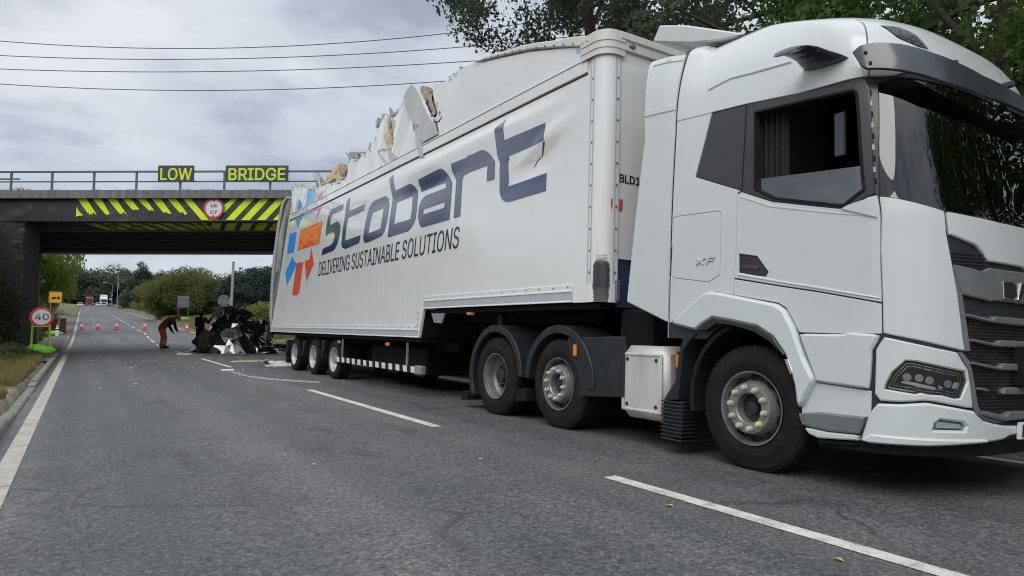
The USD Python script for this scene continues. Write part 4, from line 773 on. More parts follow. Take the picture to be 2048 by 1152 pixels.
# cab interior
sf_ = lambda c, s, b=.03: box(c, s, b)
part('cab_floor', sf_((1.25, 3.4, 1.28), (2.3, 1.9, .06)), 'curtain_dark', C)
for x in (.62, 1.88):
    q = part('seat', sf_((x, 3.55, 1.72), (.52, .55, .22), .08), 'seat_cloth', C); part('backrest', [sf_((x, 3.86, 2.15), (.50, .16, .80), .07), sf_((x, 3.88, 2.62), (.30, .12, .20), .05)], 'seat_cloth', q)
part('bunk', sf_((1.25, 4.1, 1.75), (2.3, .45, .5), .05), 'curtain_dark', C)
part('dashboard', [hull([(x, y, z) for x in (.18, 2.32) for y, z in ((2.42, 1.6), (2.42, 1.90), (2.62, 1.98), (3.0, 1.95), (3.05, 1.6))])], 'curtain_dark', C)
a_ = np.linspace(0, 2 * np.pi, 33); part('steering_wheel', [tube([(.62 + .22 * math.cos(t), 3.05 + .10 * math.sin(t) * .8, 2.02 + .20 * math.sin(t)) for t in a_], .016), cyl((.62, 3.05, 2.02), (.62, 2.85, 1.9), .05)], 'black_plastic', C)
cur = np.linspace(0, 1, 40); cv = np.vstack([[.16 + .03 * math.sin(t * 40), 3.72 - .34 * t, z] for t in cur for z in (1.75, 3.0)]); part('curtain', trimesh.Trimesh(cv, np.vstack([[[2 * i, 2 * i + 1, 2 * i + 3], [2 * i, 2 * i + 3, 2 * i + 2]] for i in range(39)]), process=False), 'curtain_dark', C, smooth=True)
part('display_mount', box((.16, 2.93, 2.60), (.03, .09, .34), .01), 'visor_black', C)

# chassis
part('chassis_rail', [box((x, 5.2, .92), (.08, 6.4, .27), .01) for x in (.85, 1.65)], 'chassis_black', C)
part('cross_member', [box((1.25, y, .9), (.8, .1, .22), .01) for y in (3.0, 4.4, 5.4, 6.9, 8.3)], 'chassis_black', C)
part('engine', box((1.25, 3.5, .95), (.9, 1.4, .6), .1), 'chassis_black', C)
part('fifth_wheel', [box((1.25, 7.0, 1.14), (.95, .9, .12), .05), box((1.25, 7.0, 1.05), (.8, .4, .12), .03)], 'chassis_black', C)
part('rear_module', box((1.25, 5.35, 1.0), (1.8, .5, .7), .04), 'chassis_black', C)
tk = [(5.212,0.968),(4.594,0.984),(5.202,0.263),(4.584,0.332)]
ty0, ty1, tz0, tz1 = tk[1][0], tk[0][0], tk[2][1] - .0, tk[0][1]
tn = part('fuel_tank', box((.40, (ty0 + ty1) / 2, (tz0 + tz1) / 2), (.72, ty1 - ty0, tz1 - tz0), .075), 'tank_alloy', C, smooth=40)
cy_, cz_ = (ty0 + ty1) / 2, (tz0 + tz1) / 2; hw, hz_ = (ty1 - ty0) / 2 - .05, (tz1 - tz0) / 2 - .085
rgp = sbox(cy_ - hw, cz_ - hz_, cy_ + hw, cz_ + hz_).buffer(.015); part('tank_cover', panel(rgp.difference(rgp.buffer(-.03)), smap, -.030, .02, .3, .008, flip=True), 'tank_alloy', tn)
for sy in (-1, 1):
    for sz in (-1, 1): part('bolt', revolve_x([(.042, .001), (.030, .010), (.030, .016), (.042, .020)], 12, (0, cy_ + sy * (hw - .06), cz_ + sz * (hz_ - .05))), 'dark_hub', tn)
part('battery_box', [box((.30, ty0 - .08, cz_ + .06), (.3, .12, .5), .02)], 'chassis_black', C)
part('side_marker', box((.13, ty0 - .08, tz1 - .13), (.05, .03, .12), .008), 'amber_lens', C)

def wheel(parent, y, z, kind, R, w, x0=0.0, rim=.292, nuts=10, mats=('rim_steel', 'brushed_hub')):
    """tyre with rim, hub and nuts; outer face towards -x at x0"""
    tread = []
    for gx_ in np.linspace(.085, w - .085, 4): tread += [(gx_ - .008, R), (gx_ - .005, R - .013), (gx_ + .005, R - .013), (gx_ + .008, R)]
    k = R / .505
    prof = [(.045, rim - .012), (.02, rim), (.006, rim + .03), (-.004, rim + .08 * k), (-.002, rim + .085 * k), (.002, rim + .12 * k), (.014, R - .035), (.017, R - .033), (.03, R - .012), (.048, R)] + tread + [(w - .048, R), (w - .03, R - .012), (w - .012, R - .04), (w, rim + .09), (w - .006, rim + .03), (w - .045, rim - .012)]
    t = part('tyre', revolve_x(prof, 72, (x0, y, z)), 'rubber', parent, smooth=28)
    lug = []
    for i in range(60):
        a = i / 60 * 2 * math.pi; c_, s_ = math.cos(a), math.sin(a)
        m = trimesh.creation.box((.030, .012, .010)); m.apply_transform(trimesh.transformations.rotation_matrix(a - math.pi / 2, [1, 0, 0])); m.apply_translation((x0 + .034, y + (R - .008) * c_, z + (R - .008) * s_)); lug.append(m)
    part('shoulder_lugs', lug, 'rubber', t, kind='stuff')
    def ringm(pr, m, n=64): return part('rim', revolve_x(pr, n, (x0, y, z)), m, t, smooth=28)
    if kind == 'steer':
        ringm([(.05, rim - .02), (.012, rim - .004), (.004, rim + .004), (.006, rim - .008), (.03, rim - .018), (.085, rim - .028), (.12, rim - .045)], mats[0])
        part('wheel_disc', revolve_x([(.12, rim - .045), (.115, rim - .07), (.07, .225), (.02, .208), (-.012, .204), (-.022, .198), (-.022, .125), (-.012, .118), (.06, .112)], 64, (x0, y, z)), mats[1], t, smooth=28)
        part('hub_cap', revolve_x([(.06, .112), (.05, .09), (.05, .06), (.02, .055), (.015, .001)], 40, (x0, y, z)), 'dark_hub', t, smooth=28)
        hub_x, nr = -.022, .163
        for i in range(10):
            a = (i + .5) / 10 * 2 * math.pi; c0 = np.array([x0 + .070, y + .236 * math.cos(a), z + .236 * math.sin(a)])
            n_ = np.array([-.75, .66 * math.cos(a), .66 * math.sin(a)]); m = trimesh.creation.icosphere(1, 1.0); m.apply_scale((.012, .030, .040)); 
            m.apply_transform(trimesh.transformations.rotation_matrix(a, [1, 0, 0])); m.apply_translation(c0 + n_ * .012); part('hand_hole', m, 'chassis_black', t, smooth=True)
    else:
        dp = .17 if kind == 'drive' else .13
        ringm([(.05, rim - .02), (.012, rim - .004), (.004, rim + .004), (.006, rim - .008), (.035, rim - .016), (dp - .03, rim - .03), (dp, rim - .06), (dp + .01, .19), (dp + .01, .10)], mats[0])
        part('hub', revolve_x([(dp + .01, .10), (dp - .09, .095), (dp - .10, .08), (dp - .10, .001)], 32, (x0, y, z)), 'dark_hub' if kind == 'drive' else 'galvanised', t, smooth=28); hub_x, nr = dp + .01, .150
    for i in range(nuts):
        a = (i + .25) / nuts * 2 * math.pi; c0 = (0, y + nr * math.cos(a), z + nr * math.sin(a)); cm = 'dark_hub'
        if kind == 'steer': cm = 'nut_cap_yellow' if i == 6 and y < 5 else 'nut_cap'
        part('wheel_nut', [revolve_x([(x0 + hub_x - .002, .024), (x0 + hub_x - .012, .026), (x0 + hub_x - .014, .023), (x0 + hub_x - .040, .021), (x0 + hub_x - .050, .012), (x0 + hub_x - .048, .001)], 10, c0)], cm, t)
    return t
R1 = .505
wheel(C, WY, R1, 'steer', R1, .31, .02)
wm = [(6.238,0.492)][0]; wd = [(7.728,0.497)][0]; YM, YD = wm[0], wm[0] + 1.38
wheel(C, YM, R1, 'steer', R1, .31, .02); wheel(C, YD, R1, 'drive', R1, .29, .02)
for yy, w_, n in ((WY, .31, 1), (YM, .31, 1), (YD, .62, 1)):
    q = part('far_tyre', revolve_x([(0, .29), (.0, .42), (.03, .49), (.05, R1), (w_ - .05, R1), (w_ - .03, .49), (w_, .4), (w_, .29), (w_ * .5, .1), (0, .05)], 40, (2.46 - w_, yy, R1)), 'rubber', C)
    part('axle', [cyl((.2, yy, R1), (2.3, yy, R1), .08)], 'chassis_black', C)
part('inner_tyre', revolve_x([(0, .29), (0, .42), (.03, .49), (.05, R1), (.24, R1), (.27, .49), (.29, .4), (.29, .29)], 48, (.34, YD, R1)), 'rubber', C)
# mudguards over the two rear axles
def arcguard(yc, zc, ro, ri, a0, a1, x0, x1, name='mudguard'):
    th = np.radians(np.linspace(a0, a1, 36)); lp = [(yc + ro * math.cos(t), zc + ro * math.sin(t)) for t in th] + [(yc + ri * math.cos(t), zc + ri * math.sin(t)) for t in th[::-1]]
    return part(name, panel(Polygon(lp).buffer(0), smap, -x0, x1 - x0, .3, .012, flip=True), 'grey_guard_plastic', C, smooth=40)
g = arcguard(YD, R1, .665, .565, -28, 178, .005, .62)
arcguard(YM, R1, .665, .565, 2, 182, .005, .50)
arcguard(YM, R1, .565, .550, 10, 170, .05, .50, 'mudguard_liner'); arcguard(YD, R1, .565, .550, 10, 170, .05, .60, 'mudguard_liner')
pan = Polygon([(6.080,1.022),(5.131,1.058),(5.139,0.452),(5.886,0.395),(5.960,0.730)]).buffer(0)
part('chassis_side_panel', panel(pan, smap, -.02, .03, .3, .01, flip=True), 'grey_guard_plastic', C)
part('side_marker', panel(Polygon([(5.950,0.957),(5.891,0.955),(5.896,0.829),(5.946,0.832)]), smap, -.004, .02, .3, .004, flip=True), 'amber_lens', C)
for p in ([(7.159,0.386),(6.911,0.405),(6.926,0.249),(7.173,0.213)], [(8.578,0.232),(8.371,0.249),(8.392,0.123),(8.584,0.105)]): part('spray_flap', panel(Polygon(p), smap, -.06, .3, .5, .004, flip=True), 'chassis_black', C)
# ------------------------------------------------------------------ semi-trailer
trailer = thing('semi_trailer', 'long white double deck box trailer with its roof torn off and large lettering', 'trailer', TO, ry=TILT)
T = trailer
def dent(y, z):
    """how far the side wall is pushed out (buckled) at (y, z)"""
    y, z = np.asarray(y, float), np.asarray(z, float)
    zb = 3.38 + .03 * np.sin(y * 1.1) - 0.06 * np.exp(-((y - 7.0) / .9) ** 2) + .10 * np.clip((6.7 - y) / 1.0, 0, 1)
    amp = .055 * np.clip((y - 5.8) / 1.6, 0, 1) * np.clip((13.6 - y) / 4.0, 0, 1)
    t = (z - zb) / .40
    b = np.where(t < 0, 0.0, np.where(t < 1, t, np.clip(1 - (t - 1) / 0.9, 0, 1)))
    b = np.where((t > -.08) & (t < .12), np.clip((t + .08) / .2, 0, 1) ** 2 * .12, b)
    c = .04 * np.exp(-((z - 3.45 + .25 * (y - 6.3)) / .10) ** 2) * np.exp(-((y - 6.45) / .45) ** 2)
    c2 = .03 * np.exp(-((z - 3.10 + .12 * (y - 6.9)) / .12) ** 2) * np.exp(-((y - 6.9) / .6) ** 2)
    wob = .012 * (meshkit.noise(np.stack([y * 1.2, z * 1.8, 0 * y], -1), 4) - .5) + .02 * np.clip(z - 4.05, 0, 1) * (meshkit.noise(np.stack([y * 1.6, z * .7, 0 * y], -1), 9) - .5) * 2
    fo = (y * 1.25 + .5 * meshkit.noise(np.stack([y * .8, z * 1.2, 0 * y], -1), 3) + .25 * (z - 4)) % 1.0; fold = np.where(fo < .18, fo / .18, np.clip(1 - (fo - .18) / .82, 0, 1)) ** 1.3
    wob = wob + .085 * (fold - .4) * np.clip((z - 4.02) / .7, 0, 1) * np.clip((y - 9.3) / 1.2, 0, 1)
    return amp * b * np.clip((3.86 - z) / .10, 0, 1) + c - c2 + wob * np.clip((y - 5.8) / .5, 0, 1)
def tmap(a, b, off=0.0): a, b = np.asarray(a, float), np.asarray(b, float); return np.stack([-np.asarray(off) - dent(a, b), a, b], -1)
def tp(name, poly, m, off=0.0, thick=.02, cell=.2, bev=.003, parent=None, label=None, smooth=30, back=False):
    poly = poly if hasattr(poly, 'geom_type') else Polygon(poly).buffer(0)
    return part(name, panel(poly, tmap, off, thick, cell, bev, flip=True, back=back), m, parent or T, smooth=smooth, label=label)
torn = [(18.252,4.760),(17.892,4.807),(17.532,4.783),(17.240,4.598),(17.087,4.690),(16.909,4.621),(16.322,4.464),(15.862,4.430),(14.932,4.340),(14.091,4.263)] + [(13.859,4.499),(13.789,4.684),(13.639,4.605),(13.208,4.581),(12.778,4.553),(12.518,4.600),(12.569,4.692),(12.441,4.711),(12.316,4.736),(12.385,4.826),(12.217,4.894),(12.280,5.018),(12.136,5.025),(12.022,5.025),(11.903,5.051),(11.768,5.072),(11.667,4.975),(11.567,4.880),(11.532,4.967),(11.504,5.029),(11.406,5.013),(11.350,4.971),(11.277,5.009),(11.188,4.972),(11.068,5.020),(11.030,4.976),(10.824,5.018),(10.654,4.899),(10.490,4.629),(10.383,4.442),(9.599,4.375),(9.539,4.443),(9.619,4.614),(9.711,4.761),(9.820,5.001),(9.648,4.979),(9.384,4.964),(9.132,4.968),(8.979,4.960),(8.920,4.978),(8.772,4.967),(8.655,4.946),(8.457,4.931)]
roofline = [(8.213,4.867),(7.689,4.762),(6.955,4.590),(6.313,4.410),(5.688,4.212)]
wall_top = torn + roofline
yF, yR = 5.68, wall_top[0][0]
rb, st0, st1 = [(20.032,0.979),(9.956,0.939),(9.810,1.414)]; zl, zu = float(np.mean([rb[1], st0[1]])), st1[1]
wall = Polygon(wall_top + [(yF, zu), (st1[0], zu), (st0[0], zl), (rb[0], zl)]).buffer(0)
sm = [(18.468,3.920),(5.671,3.937)]; zs = 0.5 * (sm[0][1] + sm[1][1])
low_wall = wall.intersection(sbox(0, 0, 40, zs)); up_wall = wall.intersection(sbox(0, zs + .0, 40, 9))
tp('lower_side_wall', low_wall, 'white_trailer_paint', cell=.06, thick=.03, bev=.001, back=True)
tp('upper_side_wall', up_wall, 'white_trailer_paint', cell=.10, thick=.03, bev=.001, back=True, label='upper side wall torn to a ragged edge')
ys0, ys1 = sm[1][0] + .10, sm[0][0] + .02
tp('side_moulding', sbox(ys0, zs + .02, ys1, zs + .16), 'white_trailer_paint', off=.016, thick=.016, cell=.15, bev=.005)
tp('moulding_lip', sbox(ys0, zs + .165, ys1, zs + .185), 'headlamp_white', off=.022, thick=.022, cell=.2, bev=.006)
tp('moulding_shadow_gap', sbox(ys0, zs - .004, ys1, zs + .010), 'chassis_black', off=.006, thick=.006, cell=.3, bev=.001)
# bent flaps of wall sheet and the foam core showing behind them
def flap(name, pts, m, tilt, parent=T, off=.03):
    p = Polygon(pts).buffer(0); c = np.array(p.centroid.coords[0])
    zlo = p.bounds[1]
    f = lambda a, b, o=0.0: np.stack([-(np.asarray(o) + off + tilt * (np.asarray(b, float) - zlo) + .03 * np.sin(np.asarray(a, float) * 7 + np.asarray(b, float) * 3) * (np.asarray(b, float) - zlo)), np.asarray(a, float), np.asarray(b, float)], -1)
    return part(name, panel(p, f, 0, .012, .12, .002, flip=True, back=True), m, parent)
flap('bent_wall_flap', [(10.900,5.155),(10.816,5.120),(10.423,5.213),(10.339,5.119),(10.056,4.789),(9.775,4.480),(9.506,4.185),(9.474,4.143),(10.040,4.141),(10.214,4.277),(10.344,4.335),(10.375,4.449),(10.521,4.648),(10.747,4.964)], 'torn_panel_white', .035, off=.03)
flap('bent_wall_flap', [(10.342,4.307),(10.215,4.286),(10.071,4.131),(10.019,3.894),(10.142,3.920),(10.262,4.121)], 'torn_panel_white', .05, off=.02)
flap('curled_wall_flap', [(13.851,4.802),(13.677,4.731),(13.452,4.726),(13.162,4.653),(12.855,4.597),(12.705,4.564),(12.729,4.517),(12.973,4.591),(13.343,4.616),(13.593,4.581),(13.700,4.658)], 'torn_panel_white', .30, off=.01)
flap('bent_wall_flap', [(12.259,5.067),(12.080,5.062),(12.169,4.993),(12.243,4.931),(12.276,4.980)], 'torn_panel_white', .10, off=.01)
flap('bent_wall_flap', [(11.537,5.027),(11.424,5.074),(11.351,4.978),(11.445,4.945),(11.496,4.968)], 'torn_panel_white', .2, off=.01)
flap('bent_wall_flap', [(11.283,5.017),(11.096,5.042),(11.046,5.005),(11.207,4.977),(11.325,4.961)], 'torn_panel_white', -.1, off=.01)
flap('bent_wall_flap', [(11.549,4.294),(11.375,4.275),(11.180,4.148),(11.236,4.094),(11.425,4.056),(11.521,4.172)], 'torn_panel_white', .05, off=.015)
flap('wall_crease', [(12.189,4.452),(12.111,4.479),(11.896,4.444),(11.634,4.390),(11.893,4.417),(12.041,4.420),(11.880,4.296),(11.554,4.101),(11.656,4.122),(11.986,4.308)], 'torn_panel_white', .03, off=.004)
def foam(pts, m, seed, th=.05, off=-.0):
    r = np.random.default_rng(seed); pj_ = np.array(shapely.segmentize(Polygon(pts).exterior, .05).coords)[:-1]; p = Polygon(pj_ + r.normal(0, .022, pj_.shape)).buffer(0); v, f = clip2d(p, .045)
    hgt = off + .06 * meshkit.fbm(np.stack([v[:, 0] * 9, v[:, 1] * 9, 0 * v[:, 0] + seed], -1), 3); q = np.stack([-hgt, v[:, 0], v[:, 1]], -1)
    part('foam_core', trimesh.Trimesh(np.vstack([q, q + (th, 0, 0)]), np.vstack([f[:, ::-1], f + len(v)]), process=False), m, T, smooth=False)
foam([(10.298,5.128),(10.228,5.130),(10.124,5.111),(10.039,5.056),(9.878,5.016),(9.805,4.980),(9.805,4.839),(9.736,4.700),(9.656,4.559),(9.707,4.450),(9.844,4.609),(10.017,4.796),(10.172,4.963)], 'pink_foam', 1, off=-.03)
foam([(10.053,4.841),(9.939,4.817),(9.789,4.646),(9.721,4.525),(9.707,4.445),(9.842,4.592)], 'scuffed_black', 2, off=-.01)
foam([(11.902,5.065),(11.754,5.036),(11.665,4.914),(11.519,4.712),(11.400,4.510),(11.375,4.371),(11.425,4.282),(11.536,4.310),(11.749,4.513),(11.800,4.603),(11.753,4.789)], 'cream_foam', 3, off=-.02)
foam([(11.692,4.931),(11.501,4.921),(11.531,4.832),(11.402,4.530),(11.344,4.344),(11.385,4.373),(11.452,4.542)], 'pink_foam', 5, off=-.02)
foam([(15.921,4.435),(15.680,4.480),(15.368,4.534),(15.141,4.576),(14.910,4.556),(14.940,4.657),(14.773,4.636),(14.487,4.668),(14.437,4.570),(14.227,4.575),(14.118,4.632),(14.012,4.510),(13.854,4.478),(13.924,4.358),(14.011,4.250),(14.292,4.290),(14.662,4.380),(15.190,4.393)], 'cream_foam', 4, off=-.02)
foam([(14.406,4.599),(14.117,4.628),(14.044,4.493),(13.852,4.467),(13.949,4.295),(14.127,4.351),(14.276,4.424)], 'pink_foam', 6, off=.0)
foam([(16.324,4.812),(16.062,4.788),(15.741,4.602),(15.642,4.498),(15.935,4.525),(16.253,4.646)], 'torn_panel_white', 7, off=.0)
for pts in ([(9.707,4.450),(9.626,4.379),(9.588,4.372),(9.507,4.188),(9.533,4.194),(9.624,4.356),(9.714,4.439)], [(9.603,4.376),(9.521,4.363),(9.414,4.411),(9.407,4.405),(9.493,4.345),(9.587,4.359)], [(6.545,3.351),(6.548,3.328),(6.605,3.248),(6.634,3.196),(6.643,3.200),(6.621,3.252),(6.568,3.333)], [(6.659,3.195),(6.759,3.152),(6.835,3.096),(6.779,3.150)], [(7.387,3.349),(7.374,3.297),(7.425,3.282),(7.408,3.310)]):
    tp('crack', Polygon(pts).buffer(.003), 'scuffed_black', off=.004, thick=.004, bev=0)
# ragged fringe of sheet, ply and foam along the torn edge
tl = LineString(torn); r_ = np.random.default_rng(31)
shards = {'torn_panel_white': [], 'cream_foam': [], 'galvanised': []}
for k, d_ in enumerate(np.arange(0.05, tl.length - .05, .15)):
    p = np.array(tl.interpolate(d_).coords[0]); q = np.array(tl.interpolate(min(d_ + .05, tl.length)).coords[0]); tg_ = (q - p) / max(np.linalg.norm(q - p), 1e-6); h = min(r_.gamma(1.5, .045), .11); w = r_.uniform(.10, .30); x0 = -float(dent(p[0], p[1] - .05)) - .004 + r_.uniform(0, .03); ln = r_.normal(0, .5) - dent(p[0], p[1]) * 0
    b0, b1 = p - tg_ * w / 2 - (0, .06), p + tg_ * w / 2 - (0, .06); tip = p + np.array([r_.normal(0, .04), h]); mid = p + tg_ * w * .25 + np.array([0, h * .45])
    v = np.array([(x0, *b0), (x0, *b1), (x0 - ln * h * .4, *mid), (x0 - ln * h, *tip)]); m = 'cream_foam' if r_.uniform() < .10 else ('galvanised' if r_.uniform() < .15 else 'torn_panel_white')
    shards[m].append(trimesh.Trimesh(np.vstack([v, v + (.006, 0, 0)]), [[0, 1, 2], [0, 2, 3], [4, 6, 5], [4, 7, 6], [1, 5, 6], [1, 6, 2], [2, 6, 7], [2, 7, 3], [3, 7, 4], [3, 4, 0]], process=False))
for m, l_ in shards.items():
    part('torn_fringe', l_, m, T, smooth=False, kind='stuff')
edge_core = tl.buffer(.018, cap_style=2).intersection(sbox(0, 0, 40, 9)); part('panel_core_edge', panel(edge_core, lambda a, b, off=0.0: tmap(a, b, off) + (.022, 0, 0), 0, .02, .2, 0, flip=True, back=True), 'pink_foam', T, smooth=False)
# lettering: large word traced glyph by glyph
def C3(pts, closed=True, it=2):
    """rounds the corners that are marked by a third value"""
    out = []; n = len(pts)
    for i, p in enumerate(pts):
        if len(p) == 2: out.append(p); continue
    return out
def rnd(poly, r): return poly.buffer(-r, join_style=1).buffer(r, join_style=1).buffer(r, join_style=1).buffer(-r, join_style=1)

GL = [[[(15.424,2.749),(15.358,2.891),(14.802,2.912),(14.610,2.959),(14.515,3.094),(14.562,3.179),(14.821,3.201),(15.154,3.172),(15.196,3.282),(15.087,3.532),(14.987,3.668),(14.842,3.729),(14.029,3.726),(14.067,3.611),(14.765,3.607),(14.872,3.541),(14.894,3.365),(14.390,3.404),(14.250,3.358),(14.149,3.266),(14.188,3.075),(14.317,2.893),(14.472,2.800),(14.640,2.772)]],
      [[(13.818,3.743),(13.630,3.808),(13.652,3.517),(12.719,3.522),(12.760,3.407),(13.676,3.388),(13.779,3.221),(13.800,2.918),(12.868,2.929),(12.925,2.780),(13.755,2.740),(13.951,2.780),(14.035,2.847),(13.996,3.107),(13.900,3.411)]],
      [[(12.454,3.427),(12.236,3.506),(11.614,3.508),(11.474,3.443),(11.433,3.352),(11.508,3.033),(11.616,2.865),(11.753,2.789),(12.452,2.739),(12.644,2.758),(12.710,2.856),(12.622,3.176)], [(12.280,3.291),(11.696,3.301),(11.754,3.095),(11.818,2.934),(12.429,2.915),(12.397,3.020),(12.331,3.202)]],
      [[(11.422,3.810),(11.243,3.829),(11.201,3.683),(11.145,3.526),(10.535,3.538),(10.437,3.518),(10.334,3.470),(10.221,3.376),(10.208,3.304),(10.229,3.076),(10.265,2.907),(10.344,2.823),(10.479,2.759),(10.567,2.740),(11.349,2.729),(11.452,2.741),(11.384,3.054),(11.294,3.355),(11.268,3.414),(11.352,3.600)], [(11.092,3.312),(10.407,3.314),(10.423,3.104),(10.467,2.934),(11.179,2.935),(11.147,3.085)]],
      [[(10.168,3.543),(9.371,3.569),(9.280,3.552),(9.204,3.509),(9.065,3.396),(8.978,3.294),(8.982,3.236),(9.007,3.004),(9.036,2.739),(9.930,2.736),(10.030,2.746),(10.109,2.801),(10.164,2.922),(10.157,3.036),(10.116,3.145),(10.021,3.209),(9.908,3.241),(9.811,3.242),(9.174,3.240),(9.181,3.327),(10.082,3.329),(10.080,3.391),(10.144,3.466)], [(9.962,3.023),(9.205,3.034),(9.219,2.943),(9.981,2.943)]],
      [[(8.987,3.569),(8.636,3.566),(8.504,3.560)] + [(8.450,3.581),(8.281,3.570),(8.093,3.580),(7.999,3.561),(7.906,3.519),(7.820,3.448),(7.729,3.350),(7.731,3.221),(7.740,3.116),(7.938,3.118),(7.932,3.233),(7.926,3.338),(8.434,3.343)] + [(8.620,3.326),(8.638,3.285),(8.655,3.269),(8.677,3.004),(8.699,2.739),(8.895,2.742),(8.878,2.958),(8.838,3.289),(8.924,3.396),(8.962,3.456)]],
      [[(7.683,3.802),(7.475,3.859),(7.457,3.571),(6.551,3.577),(6.554,3.362),(7.394,3.351),(7.389,3.256),(7.401,2.957),(6.525,2.966),(6.530,2.754),(7.281,2.750),(7.373,2.750),(7.468,2.773),(7.542,2.816),(7.590,2.887),(7.611,2.967),(7.604,3.145),(7.593,3.297),(7.658,3.413)]]]
for g_ in GL:
    p = Polygon(g_[0]).buffer(0)
    for h_ in g_[1:]: p = p.difference(Polygon(h_).buffer(0))
    tp('large_letter', p, 'navy_print', off=.006, thick=.006, cell=.06, bev=0, smooth=30)
m_ = meshkit.text_mesh('DELIVERING SUSTAINABLE SOLUTIONS', .30, .003); v = np.array(m_.vertices); q = [(15.610,2.295),(8.708,2.271),(15.621,2.609)]
t_ = (v[:, 0] - v[:, 0].min()) / np.ptp(v[:, 0]); y_ = q[0][0] + t_ * (q[1][0] - q[0][0]); z_ = .5 * (q[0][1] + q[1][1]) + v[:, 1] / .30 * (q[2][1] - q[0][1])
lt = trimesh.Trimesh(np.stack([-.003 - v[:, 2] - dent(y_, z_), y_ - .03 * (z_ - 2.28) / .3, z_], -1), m_.faces[:, ::-1], process=False)
tag_p = part('tagline_lettering', lt, 'tagline_print', T, smooth=False)
logo = [('blue_print', [(17.946,3.977),(17.480,4.345),(17.143,3.975),(17.710,3.655),(17.838,3.835)]), ('light_blue_print', [(16.806,4.529),(16.268,4.438),(16.407,3.882),(17.105,3.899)]), ('pink_print', [(15.686,4.312),(15.464,3.999),(16.023,3.652),(15.912,3.869),(16.371,3.877)]),
        ('orange_print', [(17.363,3.560),(15.447,3.554),(15.647,3.049),(17.558,3.053)]), ('blue_print', [(18.431,3.581),(17.734,3.568),(17.905,3.041),(18.587,3.057)]), ('blue_print', [(17.986,2.957),(17.818,2.798),(17.536,2.723),(18.444,2.198),(18.664,2.564)]),
        ('red_print', [(17.576,2.726),(16.956,2.721),(17.180,1.998),(17.282,1.926),(17.515,1.906),(17.857,1.932)]), ('red_print', [(16.283,3.013),(16.031,2.609),(16.571,2.210),(16.832,2.721),(16.414,2.746)])]
for m__, pts in logo: tp('emblem_blade', Polygon(pts).buffer(0), m__, off=.006, thick=.006, cell=.06, bev=0)
tp('panel_patch', [(6.005,4.305),(5.748,4.214),(5.743,4.074),(5.765,3.959),(5.820,3.977),(5.793,4.172),(6.003,4.244)], 'pale_blue_tape', off=.003, thick=.003, bev=0)
# trim round the foot of the wall, with rivets and tape
def trim(y0, y1, z, nm):
    q = tp('bottom_rail', sbox(y0, z, y1, z + .20), 'white_trailer_paint', off=.012, thick=.012, cell=.5, bev=.004)
    tp('rail_edge', sbox(y0, z + .115, y1, z + .135), 'headlamp_white', off=.024, thick=.012, cell=.5, bev=.004, parent=q)
    tp('rail_edge', sbox(y0, z + .0, y1, z + .018), 'headlamp_white', off=.024, thick=.012, cell=.5, bev=.004, parent=q)
    tp('marker_tape', sbox(y0, z + .03, y1, z + .105), 'reflective_tape', off=.015, thick=.003, cell=.5, bev=0, parent=q)
    rv = [revolve_x([(-.012, .012), (-.020, .009), (-.023, .001)], 8, (0, y, z + .17)) for y in np.arange(y0 + .08, y1, .28)]
    for r_ in rv: part('rivet', r_, 'rim_steel', q)
trim(yF + .28, st1[0], zu, 0); trim(st0[0] + .03, rb[0], zl, 1)
stp = Polygon([(st1[0], zu), (st0[0], zl), (st0[0] + .12, zl), (st1[0] + .12, zu)]); tp('step_trim', stp, 'white_trailer_paint', off=.014, thick=.014, bev=.004)
for z in np.arange(zl + .1, zu, .1): part('rivet', revolve_x([(-.014, .012), (-.022, .009), (-.025, .001)], 8, (0, st0[0] + .05, z)), 'rim_steel', T)
# curved roof rail, corner post and front wall
rl = np.array([(8.556,4.942),(8.103,4.866),(7.657,4.776),(7.196,4.673),(6.795,4.570),(6.381,4.444),(5.983,4.311),(5.737,4.220)]); ru = np.array([(8.418,4.939),(7.992,4.895),(7.554,4.811),(7.151,4.735),(6.775,4.641),(6.385,4.532),(5.987,4.430),(5.718,4.343)])
rail = Polygon([tuple(p) for p in rl] + [tuple(p) for p in ru[::-1]]).buffer(0); rq = tp('roof_rail', rail, 'cream_rail', off=.03, thick=.04, cell=.12, bev=.012)
mid = (rl * .55 + ru * .45); hi = (rl * .45 + ru * .55)
rib = Polygon([tuple(p) for p in mid] + [tuple(p) for p in hi[::-1]]).buffer(0); tp('rail_rib', rib, 'cream_rail', off=.045, thick=.02, cell=.2, bev=.006, parent=rq)
cr_ = PchipInterpolator(rl[::-1, 0], (rl * .75 + ru * .25)[::-1, 1])
for y in np.linspace(rl[-1, 0] + .1, rl[0, 0] - .3, 14): part('rivet', revolve_x([(-.028, .014), (-.038, .011), (-.042, .001)], 8, (0, y, float(cr_(y)))), 'rim_steel', rq)
zt = float(ru[-1, 1]) - .02; YFR = 5.49; RC = .155
roofy = np.array([YFR, *ru[::-1, 0]]); roofz = np.array([zt, *(ru[::-1, 1] - .01)])
nr_ = 30; yy = np.linspace(YFR + .05, ru[0, 0] - .1, nr_); zz = np.interp(yy, roofy, roofz); xs = np.linspace(0.02, 2.53, 14)
rv_ = np.stack([np.tile(xs, nr_), np.repeat(yy, 14), np.repeat(zz, 14) + np.tile(.05 * np.sin((xs - .02) / 2.51 * np.pi), nr_)], 1)
i_, j_ = np.meshgrid(np.arange(nr_ - 1), np.arange(13), indexing='ij'); a_ = (i_ * 14 + j_).ravel()
part('roof_sheet', trimesh.Trimesh(rv_, np.vstack([np.stack([a_, a_ + 1, a_ + 15], 1), np.stack([a_, a_ + 15, a_ + 14], 1)]), process=False), 'torn_panel_white', T, smooth=True, label='front piece of the roof that is left')
